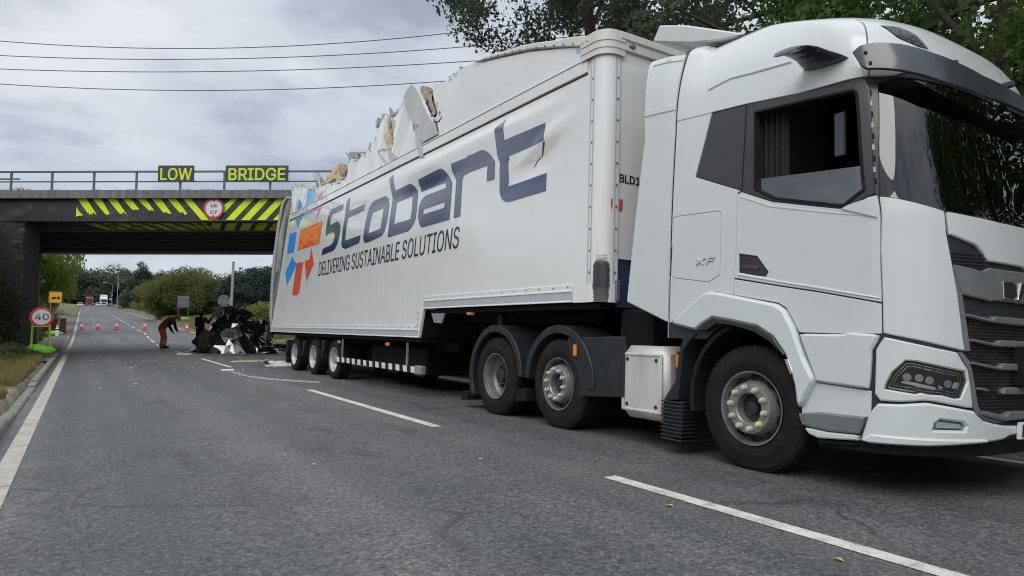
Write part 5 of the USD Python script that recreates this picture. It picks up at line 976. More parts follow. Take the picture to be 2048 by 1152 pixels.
th = np.linspace(0, np.pi / 2, 14)
SCZ = [(5.546,1.718)][0][1]
M['scuffed_post_paint'] = usdkit.material(stage, '/World/Looks/scuffed_post_paint', {
    'tc': ('texture_coordinate', {}), 'sp': ('separate_xyz', {}), 'mp': ('mapping', {'scale': (2.0, 2.0, 22.0)}), 'n': ('noise_texture', {'type': 'fBM', 'scale': 2.2, 'detail': 7.0, 'roughness': 0.7}), 'n2': ('noise_texture', {'type': 'fBM', 'scale': 16.0, 'detail': 6.0}),
    'zr': ('rgb_ramp', {'ramp': [(0.0, (0.45, 0.45, 0.45)), (0.22, (0.62, 0.62, 0.62)), (0.32, (0.98, 0.98, 0.98)), (0.50, (0.95, 0.95, 0.95)), (0.56, (0.45, 0.45, 0.45)), (0.85, (0.22, 0.22, 0.22)), (1.0, (0, 0, 0))]}), 'mz': ('map_range', {'from_min': SCZ - 0.40, 'from_max': SCZ + 0.55, 'to_min': 0.0, 'to_max': 1.0, 'clamp': True}),
    'mx': ('map_range', {'from_min': RC * 0.95, 'from_max': RC * 0.55, 'to_min': 0.0, 'to_max': 1.0, 'clamp': True}), 'my': ('map_range', {'from_min': YFR + RC * 1.02, 'from_max': YFR + RC * 0.6, 'to_min': 0.0, 'to_max': 1.0, 'clamp': True}),
    'a': ('math', {'math_type': 'multiply'}), 'b': ('math', {'math_type': 'multiply'}), 's': ('math', {'math_type': 'add'}), 's2': ('math', {'math_type': 'multiply_add', 'value2': 0.5}), 'r': ('rgb_ramp', {'ramp': [(0.0, (0, 0, 0)), (0.62, (0, 0, 0)), (0.74, (0.9, 0.9, 0.9)), (1.0, (1, 1, 1))]}),
    'c': ('mix', {'color1': (0.70, 0.705, 0.69), 'color2': (0.035, 0.035, 0.04)}), 'p': ('principled_bsdf', {'roughness': 0.35, 'coat_weight': 0.3})},
    [('tc.object', 'sp.vector'), ('tc.object', 'mp.vector'), ('mp.vector', 'n.vector'), ('tc.object', 'n2.vector'), ('sp.z', 'mz.value'), ('sp.x', 'mx.value'), ('sp.y', 'my.value'), ('mz.result', 'zr.fac'), ('zr.color', 'a.value1'), ('mx.result', 'a.value2'), ('a.value', 'b.value1'), ('my.result', 'b.value2'),
     ('n.fac', 's2.value1'), ('b.value', 's2.value3'), ('s2.value', 'r.fac'), ('r.color', 'c.fac'), ('c.color', 'p.base_color')], surface='p.BSDF')
def cpost(r, grow): return [(RC - (RC + grow) * math.cos(t), YFR + RC - (RC + grow) * math.sin(t)) for t in th]
def vert_sheet(xy, z0, z1, n=2):
    xy = np.array(xy); k = len(xy); v = np.vstack([np.column_stack([xy, np.full(k, z)]) for z in np.linspace(z0, z1, n)]); f = []
    for r_ in range(n - 1):
        for i in range(k - 1): a = r_ * k + i; f += [[a, a + 1, a + k + 1], [a, a + k + 1, a + k]]
    return trimesh.Trimesh(v, f, process=False)
zb0 = [(5.584,1.609)][0][1]
part('corner_post', vert_sheet([(-.006, YFR + RC + .06), (-.006, YFR + RC)] + cpost(RC, .006) + [(RC + .03, YFR - .006), (RC + .06, YFR - .006)], zb0, zt - .15, 30), 'scuffed_post_paint', T, smooth=40)
part('corner_foot', vert_sheet([(-.016, YFR + RC + .30), (-.016, YFR + RC)] + cpost(RC, .016) + [(RC + .07, YFR - .016)], zu - .005, zb0, 6), 'scuffed_post_paint', T, smooth=40, label='lowest piece of the corner post, scuffed black')
part('corner_lamp', box((RC + .05, YFR - .03, zu + .12), (.06, .03, .22), .008), 'lamp_dark', T)
part('corner_cap', [vert_sheet([(-.035, YFR + RC + .22), (-.035, YFR + RC)] + cpost(RC, .035) + [(RC + .10, YFR - .035)], zt - .24, zt + .03, 3)] + [vert_sheet([(-.035 - e, YFR + RC + .22), (-.035 - e, YFR + RC)] + cpost(RC, .035 + e) + [(RC + .10, YFR - .035 - e)], zt - h, zt - h + .03, 2) for e, h in ((.008, .09), (.008, .17))], 'cream_rail', T, smooth=40)
cap = np.array([(-.035, YFR + RC + .22)] + cpost(RC, .035) + [(RC + .10, YFR - .035), (RC + .1, YFR + RC + .22)]); part('corner_cap', trimesh.Trimesh(np.column_stack([cap, np.full(len(cap), zt + .03)]), [[0, i, i + 1] for i in range(1, len(cap) - 1)], process=False), 'cream_rail', T)
fmap_ = lambda a, b, off=0.0: np.stack([np.asarray(a, float), YFR - np.asarray(off) + 0 * np.asarray(b, float), np.asarray(b, float)], -1)
zdk = [(0.205,1.879)][0][1]
part('front_wall', panel(sbox(.2, zdk, 2.5, zt), fmap_, 0, .04, .5, 0), 'white_trailer_paint', T)
part('front_lower_panel', panel(sbox(.25, zu - .05, 2.5, zdk), fmap_, -.03, .04, .5, 0), 'navy_print', T)
part('front_top_rail', [panel(sbox(RC + .02, zt - .17, 2.5, zt + .03), fmap_, .03, .04, .5, .012), panel(sbox(RC + .02, zt - .06, 2.5, zt + .03), fmap_, .05, .04, .5, .012)], 'cream_rail', T)
part('marker_lamp', [trimesh.Trimesh(np.array(trimesh.creation.icosphere(2).vertices) * (.05, .02, .028) + (RC + .20, YFR - .035, zt - .10), trimesh.creation.icosphere(2).faces)], 'lamp_dark', T, smooth=True)
for z in np.arange(zb0 + .12, zt - .3, .235):
    part('rivet', revolve_x([(-.006, .014), (-.014, .010), (-.017, .001)], 8, (0, YFR + RC + .03, z)), 'rim_steel', T)
    m = revolve_x([(-.0, .014), (-.010, .010), (-.013, .001)], 8); v = np.array(m.vertices); part('rivet', trimesh.Trimesh(np.stack([v[:, 1] + RC + .03, YFR - .006 + v[:, 0], v[:, 2] + z], 1), m.faces, process=False), 'rim_steel', T)
part('post_edge', [vert_sheet([(-.012, y), (-.012, y + .012)], zb0, zt - .24) for y in (YFR + RC + .005, YFR + RC + .055)] + [vert_sheet([(x, YFR - .012), (x + .012, YFR - .012)], zb0, zt - .24) for x in (RC + .0, RC + .055)], 'reflective_tape', T, smooth=False)
q = [(0.132,2.708),(0.428,2.752),(0.130,2.794)]; m_ = meshkit.text_mesh('BLD1', q[2][1] - q[0][1], .003, bold=True); v = np.array(m_.vertices)
sx_ = (q[1][0] - q[0][0]) / np.ptp(v[:, 0]) * 1.12; part('fleet_number', trimesh.Trimesh(np.stack([q[0][0] + .085 + v[:, 0] * sx_ * .9, YFR - .002 - v[:, 2], q[0][1] + v[:, 1]], 1), m_.faces, process=False), 'sign_black', T, smooth=False)
part('red_label', panel(Polygon([(0.122,2.509),(0.283,2.525),(0.278,2.395),(0.125,2.381)]), fmap_, .004, .004, .5, 0), 'red_label', T)
part('red_label', vert_sheet(cpost(RC, .009)[11:13], *sorted([p[1] for p in [(0.086,2.514),(0.088,2.418)]])), 'red_label', T)
# rest of the box: floor, far wall, rear frame and the sprung rear door
part('deck_floor', [box((1.27, (YFR + st1[0]) / 2, zu + .06), (2.46, st1[0] - YFR - .1, .12)), box((1.27, (st0[0] + rb[0]) / 2, zl + .06), (2.46, rb[0] - st0[0], .12))], 'chassis_black', T)
part('step_wall', hull([(x, y, z) for x in (.04, 2.5) for y, z in ((st1[0], zu), (st1[0] + .05, zu), (st0[0], zl), (st0[0] + .05, zl))]), 'chassis_black', T)
part('far_side_wall', panel(Polygon([(YFR, zu), (YFR, zt), (8.5, zt + .1), (10, 4.0), (13, 3.7), (16, 3.3), (18.5, 3.2), (rb[0], zl), (st0[0], zl), (st1[0], zu)]).buffer(0), lambda a, b, off=0.0: np.stack([2.52 + np.asarray(off) + 0 * np.asarray(a, float), np.asarray(a, float), np.asarray(b, float)], -1), 0, .03, .5, .002, back=True), 'white_trailer_paint', T)
dr = Polygon([(20.011,0.987),(20.171,1.323),(20.248,2.044),(20.141,3.081),(19.839,3.971),(19.572,4.453),(19.339,4.615),(18.895,4.669),(18.364,4.558),(18.273,4.450),(18.515,3.865),(19.124,2.460),(19.923,0.969)]).buffer(0)
dq = part('rear_door', panel(dr, smap, -.02, .05, .3, .01, flip=True, back=True), 'lamp_dark', T, label='damaged rear door hanging beyond the side wall')
for k, pts in enumerate(([(20.171,1.323),(20.248,2.044),(20.141,3.081),(19.839,3.971),(19.572,4.453),(19.339,4.615),(18.895,4.669),(18.364,4.558),(18.354,4.507),(18.836,4.598),(19.125,4.543),(19.337,4.379),(19.587,3.921),(19.854,3.057),(19.960,2.033),(19.949,1.086)], [(19.783,2.577),(19.678,3.595),(19.374,4.032),(18.918,4.415),(18.626,4.428),(18.965,3.902),(19.196,3.543),(19.459,2.713)])):
    part('door_rail', panel(Polygon(pts).buffer(0), smap, .0 if k else .02, .03, .3, .008, flip=True), 'door_grey', dq)
part('door_handle_rod', [tube([(-.03, p[0], p[1]) for p in [(18.792,4.377),(18.962,3.518),(19.281,2.469),(19.731,1.594)]], .018)], 'galvanised', dq)
part('rear_frame', [box((1.27, rb[0] - .02, zl + .02), (2.5, .12, .16), .01), box((1.27, rb[0] + .05, .55), (2.3, .08, .12), .01)], 'chassis_black', T)
part('rear_frame_debris', [hull(np.array([(-.02 + random.Random(k).uniform(-.1, .05), rb[0] + .02 + random.Random(k + 50).uniform(0, .5), zl - .45 + random.Random(k + 90).uniform(0, .75)) for _ in (0,)] * 1 + [(random.Random(k * 7 + i).uniform(-.1, .1), rb[0] + .15 + random.Random(k * 9 + i).uniform(-.1, .25), zl - .3 + random.Random(k * 11 + i).uniform(-.25, .4)) for i in range(4)])) for k in range(5)], 'scuffed_black', T, smooth=False)
# running gear
part('chassis_rail', [box((x, (st0[0] + rb[0]) / 2, zl - .12), (.10, rb[0] - st0[0], .22)) for x in (.75, 1.8)] + [box((x, (YFR + st0[0]) / 2 + .3, zu - .10), (.10, st0[0] - YFR - 1.0, .2)) for x in (.75, 1.8)], 'chassis_black', T)
part('underbody', [box((2.46, 11.9, .75), (.04, 3.6, .9)), box((2.3, 15.3, .55), (.2, 4.5, .5)), box((2.3, 8.6, .8), (.2, 4.2, .9)), box((1.27, (st0[0] + rb[0]) / 2, zl - .04), (2.40, rb[0] - st0[0] - .1, .06)), box((1.27, (YFR + st1[0]) / 2, zu - .04), (2.40, st1[0] - YFR - .2, .06)), box((1.27, 12.0, .55), (1.6, 2.6, .5), .05), box((1.27, 15.2, .55), (1.2, 4.5, .35), .05)], 'chassis_black', T)
RT_ = .42
for py in [(17.538,0.320),(15.904,0.319),(14.375,0.325)]:
    wheel(T, py[0], RT_, 'trailer', RT_, .30, .04, rim=.262, nuts=8, mats=('trailer_rim', 'trailer_rim'))
    part('far_tyre', revolve_x([(0, .25), (.0, .35), (.05, RT_), (.25, RT_), (.3, .35), (.3, .25), (.1, .05)], 32, (2.2, py[0], RT_)), 'rubber', T)
    part('axle', cyl((.2, py[0], RT_), (2.3, py[0], RT_), .07), 'chassis_black', T)
for pts in ([(18.215,0.771),(18.070,0.768),(18.093,0.462),(18.190,0.308),(18.232,0.306),(18.237,0.544)], [(16.625,0.788),(16.446,0.795),(16.518,0.595),(16.615,0.409),(16.666,0.411),(16.633,0.632)], [(15.117,0.818),(14.915,0.822),(14.966,0.642),(15.083,0.414),(15.127,0.416),(15.094,0.675)]):
    part('wheel_guard', panel(Polygon(pts).buffer(0), smap, .0, .28, .3, .006, flip=True), 'grey_guard_plastic', T)
part('mud_flap', panel(Polygon([(18.232,0.306),(18.015,0.283),(18.077,0.173),(18.308,0.173)]), smap, -.02, .3, .3, .005, flip=True), 'chassis_black', T)
ga, gb_ = [(14.016,0.480),(10.063,0.518)], [(13.946,0.371),(10.079,0.414)]
gy0, gy1 = ga[0][0], ga[1][0]; gz0, gz1 = min(gb_[0][1], gb_[1][1]), max(ga[0][1], ga[1][1]); gz0 = .5 * (gb_[0][1] + gb_[1][1]); gz1 = .5 * (ga[0][1] + ga[1][1])
gr_ = part('side_guard', panel(sbox(gy1, gz0, gy0, gz1), smap, .0, .03, 5, .005, flip=True), 'chassis_black', T)
n_ = 13; w_ = (gy0 - gy1) / (n_ - .45)
for k in range(n_): y0 = gy0 - k * w_; part('white_band', panel(Polygon([(y0, gz1 - .004), (y0 - w_ * .5, gz1 - .004), (y0 - w_ * .5 - .02, gz0 + .004), (y0 - .02, gz0 + .004)]), smap, .004, .004, 5, 0, flip=True), 'sign_white', gr_)
part('guard_end', box((.03, gy1 - .12, (gz0 + gz1) / 2), (.10, .22, gz1 - gz0 + .03), .01), 'galvanised', gr_)
for px in [(13.824,0.762),(13.787,0.498),(10.508,0.844),(10.511,0.529)][::2]: part('guard_stay', box((.05, px[0], .62), (.03, .03, .5)), 'galvanised', gr_)
for px in [(14.008,0.800),(11.332,0.821)]: part('marker_lamp', box((.03, px[0], px[1]), (.04, .14, .06), .01), 'amber_lens', T)
lg = [(8.151,1.011),(8.150,0.456)]; part('landing_leg', [box((.45, lg[0][0], .98), (.12, .12, .72), .01), box((.45, lg[0][0], .45), (.09, .09, .6), .01), box((.45, lg[0][0], .17), (.26, .30, .05), .01), box((1.27, lg[0][0], .95), (1.7, .06, .06)), box((2.05, lg[0][0], .75), (.12, .12, 1.1), .01), box((2.05, lg[0][0], .17), (.26, .30, .05), .01)], 'grey_guard_plastic', T)
part('hanger_plate', panel(Polygon([(9.565,1.342),(9.098,1.340),(9.197,1.187),(9.455,1.196)]), smap, -.01, .02, .5, .004, flip=True), 'galvanised', T)
part('marker_lamp', panel(Polygon([(8.422,1.343),(8.284,1.341),(8.282,1.302),(8.419,1.304)]), smap, -.01, .05, .5, .004, flip=True), 'amber_lens', T)
# ------------------------------------------------------------------ wreckage behind the trailer, litter on the road
M['crumpled_gloss'] = usdkit.material(stage, '/World/Looks/crumpled_gloss', {
    'g': ('geometry', {}), 'n': ('noise_texture', {'type': 'fBM', 'scale': 3.0, 'detail': 5.0}), 'b': ('bump', {'strength': 0.35, 'distance': 0.06}), 'r': ('rgb_ramp', {'ramp': [(0.0, (0.010, 0.010, 0.011)), (0.8, (0.016, 0.016, 0.018)), (0.9, (0.03, 0.03, 0.032))]}),
    'p': ('principled_bsdf', {'roughness': 0.14, 'coat_weight': 1.0, 'coat_roughness': 0.04, 'coat_ior': 1.9, 'specular_ior_level': 0.9})},
    [('g.position', 'n.vector'), ('n.fac', 'b.height'), ('b.normal', 'p.normal'), ('g.random_per_island', 'r.fac'), ('r.color', 'p.base_color')], surface='p.BSDF')
mat('torn_alloy', (0.42, 0.43, 0.44), 0.25, metal=0.8, var=0.2, scale=5)
mat('debris_white', (0.58, 0.58, 0.56), 0.6, var=0.1); mat('splintered_wood', (0.34, 0.25, 0.14), 0.8, var=0.25, scale=4, stretch=(1, 8, 8))
def upright(f, uv):
    e1, e2 = uv[f[:, 1]] - uv[f[:, 0]], uv[f[:, 2]] - uv[f[:, 0]]; neg = e1[:, 0] * e2[:, 1] - e1[:, 1] * e2[:, 0] < 0; f = f.copy(); f[neg] = f[neg][:, ::-1]; return f
def crumple(c, s, seed, n=90, flat=.5):
    """a stiff sheet crushed into facets"""
    r = np.random.default_rng(seed); uv = r.uniform(-1, 1, (n, 2)); k = 14; e = np.linspace(-1, 1, k); j = lambda: r.uniform(-.10, .10, k)
    uv = np.vstack([uv, np.column_stack([e, -1 + j()]), np.column_stack([e, 1 + j()]), np.column_stack([-1 + j(), e]), np.column_stack([1 + j(), e])]); d = Delaunay(uv)
    a, b = uv[:, 0], uv[:, 1]; h = (np.abs(((a * r.uniform(.8, 1.6) + b * r.uniform(-1, 1) + r.uniform(0, 2)) % 1.0) - .5) - .25) * 1.2 + r.normal(0, .13, len(uv)); rad = np.sqrt((a ** 2 + b ** 2) / 2)
    z = (1 - rad ** 2) * flat + h * .42 * (1 - .4 * rad)
    rot = trimesh.transformations.euler_matrix(r.uniform(-.35, .35), r.uniform(-.35, .35), r.uniform(-.5, .5))
    m = trimesh.Trimesh(np.column_stack([a, b, z]) * np.array(s), upright(d.simplices, uv), process=False); m.apply_transform(rot); m.apply_translation(c); return m
hc_ = np.array([5.55, 30.6, -0.06]); heap = thing('crumpled_wreckage', 'heap of crumpled glossy black wreckage under the bridge behind the trailer', 'wreckage', hc_)
def mound(hx, hy, H, seed, peak, n=130):
    r = np.random.default_rng(seed); th = r.uniform(0, 2 * np.pi, n); rr = np.sqrt(r.uniform(0, 1, n)); p = np.column_stack([rr * np.cos(th), rr * np.sin(th)]); t = np.linspace(0, 2 * np.pi, 26)[:-1]; p = np.vstack([p, np.column_stack([np.cos(t), np.sin(t)])])
    z = np.interp(p[:, 0], *zip(*peak)) * (1 - (np.hypot(p[:, 0], p[:, 1])) ** 3.0) * (1 - .25 * np.abs(p[:, 1])) + r.normal(0, .038, len(p)) * (np.hypot(p[:, 0], p[:, 1]) < .97); d = Delaunay(p)
    return trimesh.Trimesh(np.column_stack([p[:, 0] * hx, p[:, 1] * hy, np.maximum(z, 0.0) * H]), upright(d.simplices, p), process=False)
body_m = mound(1.75, 1.7, 1.75, 5, [(-1, .62), (-.75, .66), (-.45, .86), (-.12, 1.0), (.1, .93), (.5, .78), (.8, .70), (1, .6)], n=420)
part('crushed_body', body_m, 'crumpled_gloss', heap, smooth=False)
mat('crumpled_satin', (0.030, 0.031, 0.034), 0.33, var=.3, coat=.5, bump=.4, bscale=6, coatr=.2)
mat('crumpled_silver', (0.26, 0.27, 0.28), 0.28, metal=0.8, var=0.25, scale=4)
rng = np.random.default_rng(14)
cen, nor = body_m.triangles_center, body_m.face_normals; ok = np.where((nor[:, 1] * np.sign(nor[:, 2]) < .35) & (cen[:, 1] < .3) & (cen[:, 2] > .1))[0]
def on_heap(nm, k, i_, sx, sy, m, n=16):
    N = nor[i_] * np.sign(nor[i_, 2] + 1e-9); t1 = np.cross(N, (rng.uniform(-.4, .4), rng.uniform(-.4, .4), 1)); t1 /= np.linalg.norm(t1); t2 = np.cross(N, t1)
    c = crumple((0, 0, 0), (sx, sy, .10 * (sx + sy)), k, n=n, flat=.25); R = np.eye(4); R[:3, 0], R[:3, 1], R[:3, 2] = t1, t2, N; c.apply_transform(R); c.apply_translation(cen[i_] + N * .02); part(nm, c, m, heap, smooth=False)
for k in range(20): on_heap('crumpled_sheet', 20 + k, rng.choice(ok), rng.uniform(.25, .5), rng.uniform(.16, .3), 'crumpled_satin' if k % 2 else 'crumpled_gloss', 26)
for k in range(46): on_heap('torn_sheet', 130 + k, rng.choice(ok), rng.uniform(.04, .13), rng.uniform(.02, .05), 'crumpled_silver', 6)
for k in range(12):
    x, y_, z = rng.uniform(.2, 1.9), rng.uniform(-1.8, -1.3), rng.uniform(.05, .35); part('torn_strip', crumple((x, y_, z), (rng.uniform(.08, .22), rng.uniform(.05, .12), rng.uniform(.04, .09)), 70 + k, n=6, flat=.4), 'torn_alloy' if k % 2 else 'crumpled_gloss', heap, smooth=False)
part('crushed_wheel', revolve_x([(0, .1), (0, .28), (.03, .31), (.18, .31), (.2, .28), (.2, .1)], 28, (-1.62, -1.15, .30)), 'rubber', heap)
pn = [(4.881,22.695),(5.616,22.325),(6.733,26.785)]
def wedge(c, l, w, h, rz_, name, label, m, grp=None):
    t = thing(name, label, 'debris', (c[0], c[1], float(rz(c[0], c[1])) + .005), math.degrees(rz_), group=grp)
    r = np.random.default_rng(int(abs(c[0] * 100 + c[1] * 10))); n = 12; x = np.linspace(-l / 2, l / 2, n); e = r.uniform(-.06, .06, (n, 2)) * w
    a = np.column_stack([x, -w / 2 + e[:, 0], np.abs(r.normal(0, h * .05, n))]); b = np.column_stack([x, w / 2 + e[:, 1], h + r.normal(0, h * .05, n)])
    f = np.vstack([[[i, i + 1, n + i + 1], [i, n + i + 1, n + i]] for i in range(n - 1)]); v = np.vstack([a, b]); k = len(v); part('panel', trimesh.Trimesh(np.vstack([v, v - (0, 0, .012)]), np.vstack([f, f[:, ::-1] + k]), process=False), m, t, smooth=False); return t
t = wedge((4.72, 19.5), .85, .42, .16, -.1, 'broken_panel', 'broken white panel on the road behind the last trailer wheel', 'debris_white'); part('bent_edge', box((0, .18, .15), (.85, .05, .05), .01), 'torn_alloy', t); part('torn_end', crumple((-.45, .05, .12), (.12, .2, .10), 5, n=8), 'torn_alloy', t, smooth=False)
t = wedge((4.35, 21.8), .85, .13, .05, -.3, 'wooden_batten', 'splintered wooden batten lying on the road before the wreckage', 'splintered_wood'); part('splinter', hull([(-.62, -.02, 0), (-.36, -.05, 0), (-.36, .05, 0), (-.45, 0, .04)]), 'debris_white', t)
wedge([(3.260,27.962)][0], .5, .10, .03, .1, 'white_strip', 'long thin white strip lying beside the centre line near the worker', 'debris_white')
wedge([(5.469,20.466)][0], .35, .2, .05, .5, 'white_scrap', 'small white scrap lying just left of the last trailer wheel', 'debris_white')
wedge([(5.192,29.640)][0], .55, .12, .04, .2, 'pale_scrap', 'pale flat scrap on the road in front of the black wreckage', 'debris_white')
wedge([(3.047,17.782)][0], .3, .10, .03, .2, 'white_scrap', 'white scrap on the end of the centre line before the wreckage', 'debris_white')
rng = np.random.default_rng(77); bits = []
for k in range(140):
    y_ = rng.uniform(12, 31) if k < 130 else rng.uniform(5, 12); x = rng.normal(3.2, 1.6) if k < 130 else rng.uniform(.5, 3.5)
    if not -.3 < x < 7: continue
    s = rng.uniform(.010, .045) * (1.0 if y_ > 15 else .45); a = rng.uniform(0, 6.28, 5); a.sort(); z = float(rz(x, y_)) + .004
    bits.append(hull([(x + s * math.cos(q) * rng.uniform(.5, 1.3), y_ + s * math.sin(q) * rng.uniform(.5, 1.3), z + h) for q in a for h in (0, rng.uniform(.006, .02))]))
dm = bits[::3]; mat('litter_grey', (0.40, 0.40, 0.38), 0.7, var=.3)
p_ = part('road_litter', bits, 'litter_grey', smooth=False, kind='stuff'); tag(stage.GetPrimAtPath(p_), 'scatter of small white fragments on the tarmac', 'litter')
mat('leaf_litter', (0.30, 0.33, 0.05), 0.8, var=.2)
for k, px in enumerate([(3.211,6.108),(3.136,3.109),(3.110,1.974)]):
    p_ = part('fallen_leaf', trimesh.Trimesh(np.array([(0, -.03, 0), (.018, 0, .008), (0, .035, .002), (-.018, 0, .01)]) + (px[0], px[1], float(rz(*px)) + .006), [[0, 1, 2], [0, 2, 3]], process=False), 'leaf_litter', smooth=False)
    tag(stage.GetPrimAtPath(p_), ['yellow leaf on the road below the trailer wheels', 'yellow leaf on the road below the centre line dash nearest the cab', 'pale leaf on the road at the bottom edge'][k], 'leaf')
# ------------------------------------------------------------------ cones
mat('cone_orange', (0.72, 0.055, 0.03), 0.5, var=.08); mat('cone_sleeve', (0.66, 0.62, 0.60), 0.5, var=.06); mat('cone_base', (0.55, 0.05, 0.03), 0.6, var=.1)
cone0 = None; cp = [(-42.839,-15.437)]
def zroad(x, y): return float(rz(x, y))
cl_ = ['traffic cone on the left edge line beyond the bridge', 'traffic cone second from the left in the row beyond the bridge', 'traffic cone in the middle of the left lane beyond the bridge', 'traffic cone beside the centre line left of the orange worker', 'traffic cone on the right edge line beside the person in black']
for k, (x, y_) in enumerate([(0.02, 76.3), (1.34, 76.4), (2.9, 76.5), (5.3, 76.5), (8.95, 75.2)]):
    loc = (x, y_, zroad(x, y_) - .02)
    if k: dup(cone0, loc, label=cl_[k], rz=k * 20); continue
    cone0 = thing('traffic_cone', cl_[0], 'traffic cone', loc, group='cones across the closed road')
    part('base', box((0, 0, .04), (.52, .52, .08), .02), 'cone_base', cone0); prof = lambda a, b: [(.19 - .155 * a / .92, a), (.19 - .155 * b / .92, b)]
    part('body', revolve_z([(.19, .08), (.137, .36)] , 24), 'cone_orange', cone0); part('sleeve', revolve_z([(.139, .36), (.087, .66)], 24), 'cone_sleeve', cone0); part('tip', revolve_z([(.087, .66), (.04, .93), (.03, .95), (.001, .95)], 24), 'cone_orange', cone0)
# ------------------------------------------------------------------ temporary signs
mat('frame_lime', (0.42, 0.55, 0.06), 0.5, var=.1); mat('sandbag_green', (0.16, 0.50, 0.035), 0.7, var=.15, scale=6); mat('sign_amber', (0.78, 0.40, 0.012), 0.45, var=.06); mat('sign_back', (0.16, 0.175, 0.185), 0.55, metal=.2, var=.1)
s40 = thing('speed_limit_sign', 'round red ringed 40 speed limit sign on a yellow green frame', 'sign', (-1.13, 27.5, .16), rz=2)
cz4, r4 = 1.22, .335
ypl = lambda a, b, off=0.0: np.stack([np.asarray(a, float), -np.asarray(off) + 0 * np.asarray(a, float), np.asarray(b, float)], -1)
disc = lambda r, z: [(r * math.cos(t), z + r * math.sin(t)) for t in np.linspace(0, 2 * np.pi, 49)[:-1]]
part('red_ring', prism(Polygon(disc(r4, cz4), [disc(r4 * .77, cz4)]), ypl, .015, -.01), 'sign_red', s40); part('white_face', prism(Polygon(disc(r4 * .78, cz4)), ypl, .010, -.008), 'sign_white', s40)
m_ = meshkit.text_mesh('40', .21, .004); v = np.array(m_.vertices); part('lettering', trimesh.Trimesh(np.stack([v[:, 0] * 1.12 - np.ptp(v[:, 0]) * .56 - .01, -.011 - v[:, 2], v[:, 1] + cz4 - .10], 1), m_.faces, process=False), 'sign_black', s40, smooth=False)
for sx in (-1, 1): part('frame_leg', [cyl((sx * .27, 0, .02), (sx * .245, .015, 1.05), .018, n=8)], 'frame_lime', s40); part('rear_leg', [cyl((sx * .25, .5, .02), (sx * .20, .03, 1.0), .016, n=8)], 'frame_lime', s40)
part('cross_bar', [cyl((-.26, .0, .90), (.26, .0, .90), .018, n=8)], 'frame_lime', s40); part('foot_bar', [cyl((-.30, .0, .03), (.30, .0, .03), .02, n=8), cyl((-.28, .5, .03), (.28, .5, .03), .02, n=8)], 'frame_lime', s40)
def sack(c, s, seed, rz_=0.0):
    m = trimesh.creation.icosphere(3); v = np.array(m.vertices); v = np.sign(v) * np.abs(v) ** .75; v = v * s; v += .10 * np.array(s) * (meshkit.fbm(m.vertices * 2.5, 3, seed)[:, None] - .5) * 2; m2 = trimesh.Trimesh(v, m.faces, process=False); m2.apply_transform(trimesh.transformations.rotation_matrix(rz_, [0, 0, 1])); m2.apply_translation(c); return m2
for k, (c, s, r_) in enumerate((((.08, -.02, .12), (.30, .16, .13), .3), ((-.10, .25, .16), (.28, .18, .17), -.2), ((.16, .45, .12), (.24, .16, .13), .1))):
    t = thing('sandbag', ['green sandbag in front on the foot of the 40 sign', 'green sandbag across the middle of the 40 sign frame', 'green sandbag at the back of the 40 sign frame'][k], 'sandbag', (-1.13, 27.5, .14)); part('sack', sack(c, s, k, r_), 'sandbag_green', t, smooth=True); part('tied_neck', sack((c[0] + s[0] * math.cos(r_), c[1] + s[0] * math.sin(r_), c[2]), (.05, .03, .03), k + 9), 'sandbag_green', t, smooth=True)
def ysign(): pass
zy = float(fz(-1.6, 60)); sy_ = thing('amber_sign', 'square amber temporary sign with a black recovery truck symbol', 'sign', (-1.68, 60, zy))
yq = [(-2.024,1.721),(-1.325,3.495),(-1.676,3.044)]; zs_ = yq[1][1] - zy; SH = .82; part('board', box((0, 0, zs_ - SH / 2), (.80, .03, SH), .01), 'sign_amber', sy_)
part('border', prism(sbox(-.38, zs_ - SH + .02, .38, zs_ - .02).difference(sbox(-.362, zs_ - SH + .038, .362, zs_ - .038)), ypl, .018, .0), 'sign_black', sy_)
truck = unary_union([sbox(-.36, zs_ - .62, .36, zs_ - .56), Polygon([(-.30, zs_ - .56), (-.22, zs_ - .47), (.0, zs_ - .44), (.1, zs_ - .56)]), Polygon([(.12, zs_ - .56), (.14, zs_ - .42), (.30, zs_ - .40), (.36, zs_ - .56)]), Point(-.2, zs_ - .64).buffer(.06), Point(.24, zs_ - .64).buffer(.06)])
truck = shapely.affinity.translate(shapely.affinity.scale(truck, .78, .78, origin=(0, zs_ - .55)), 0, .10)
for q in polys(truck): part('symbol', prism(q, ypl, .020, .0), 'sign_black', sy_, smooth=False)
for sx in (-.28, .28): part('frame_leg', cyl((sx, .03, 0), (sx, .03, zs_ - .2), .022, n=8), 'galvanised', sy_)
part('cross_bar', cyl((-.28, .03, .35), (.28, .03, .35), .022, n=8), 'galvanised', sy_)
t = thing('sandbag', 'lime green sandbag at the foot of the amber sign', 'sandbag', (-1.68, 60, zy + .10)); part('sack', sack((0, -.05, .1), (.50, .2, .16), 4), 'sandbag_green', t, smooth=True); part('tied_neck', sack((.5, -.05, .1), (.08, .05, .05), 8), 'sandbag_green', t, smooth=True)
t = thing('marker_post', 'short white marker post beside the amber sign', 'post', (-1.46, 58.8, zy)); part('post', revolve_z([(.10, 0), (.11, .05), (.10, .55), (.05, .6), (.05, .8), (.001, .82)], 16), 'sign_white', t); part('band', revolve_z([(.104, .45), (.104, .52)], 16), 'sign_black', t)
mat('red_brick', (0.15, 0.065, 0.045), 0.9, var=.25, scale=8)
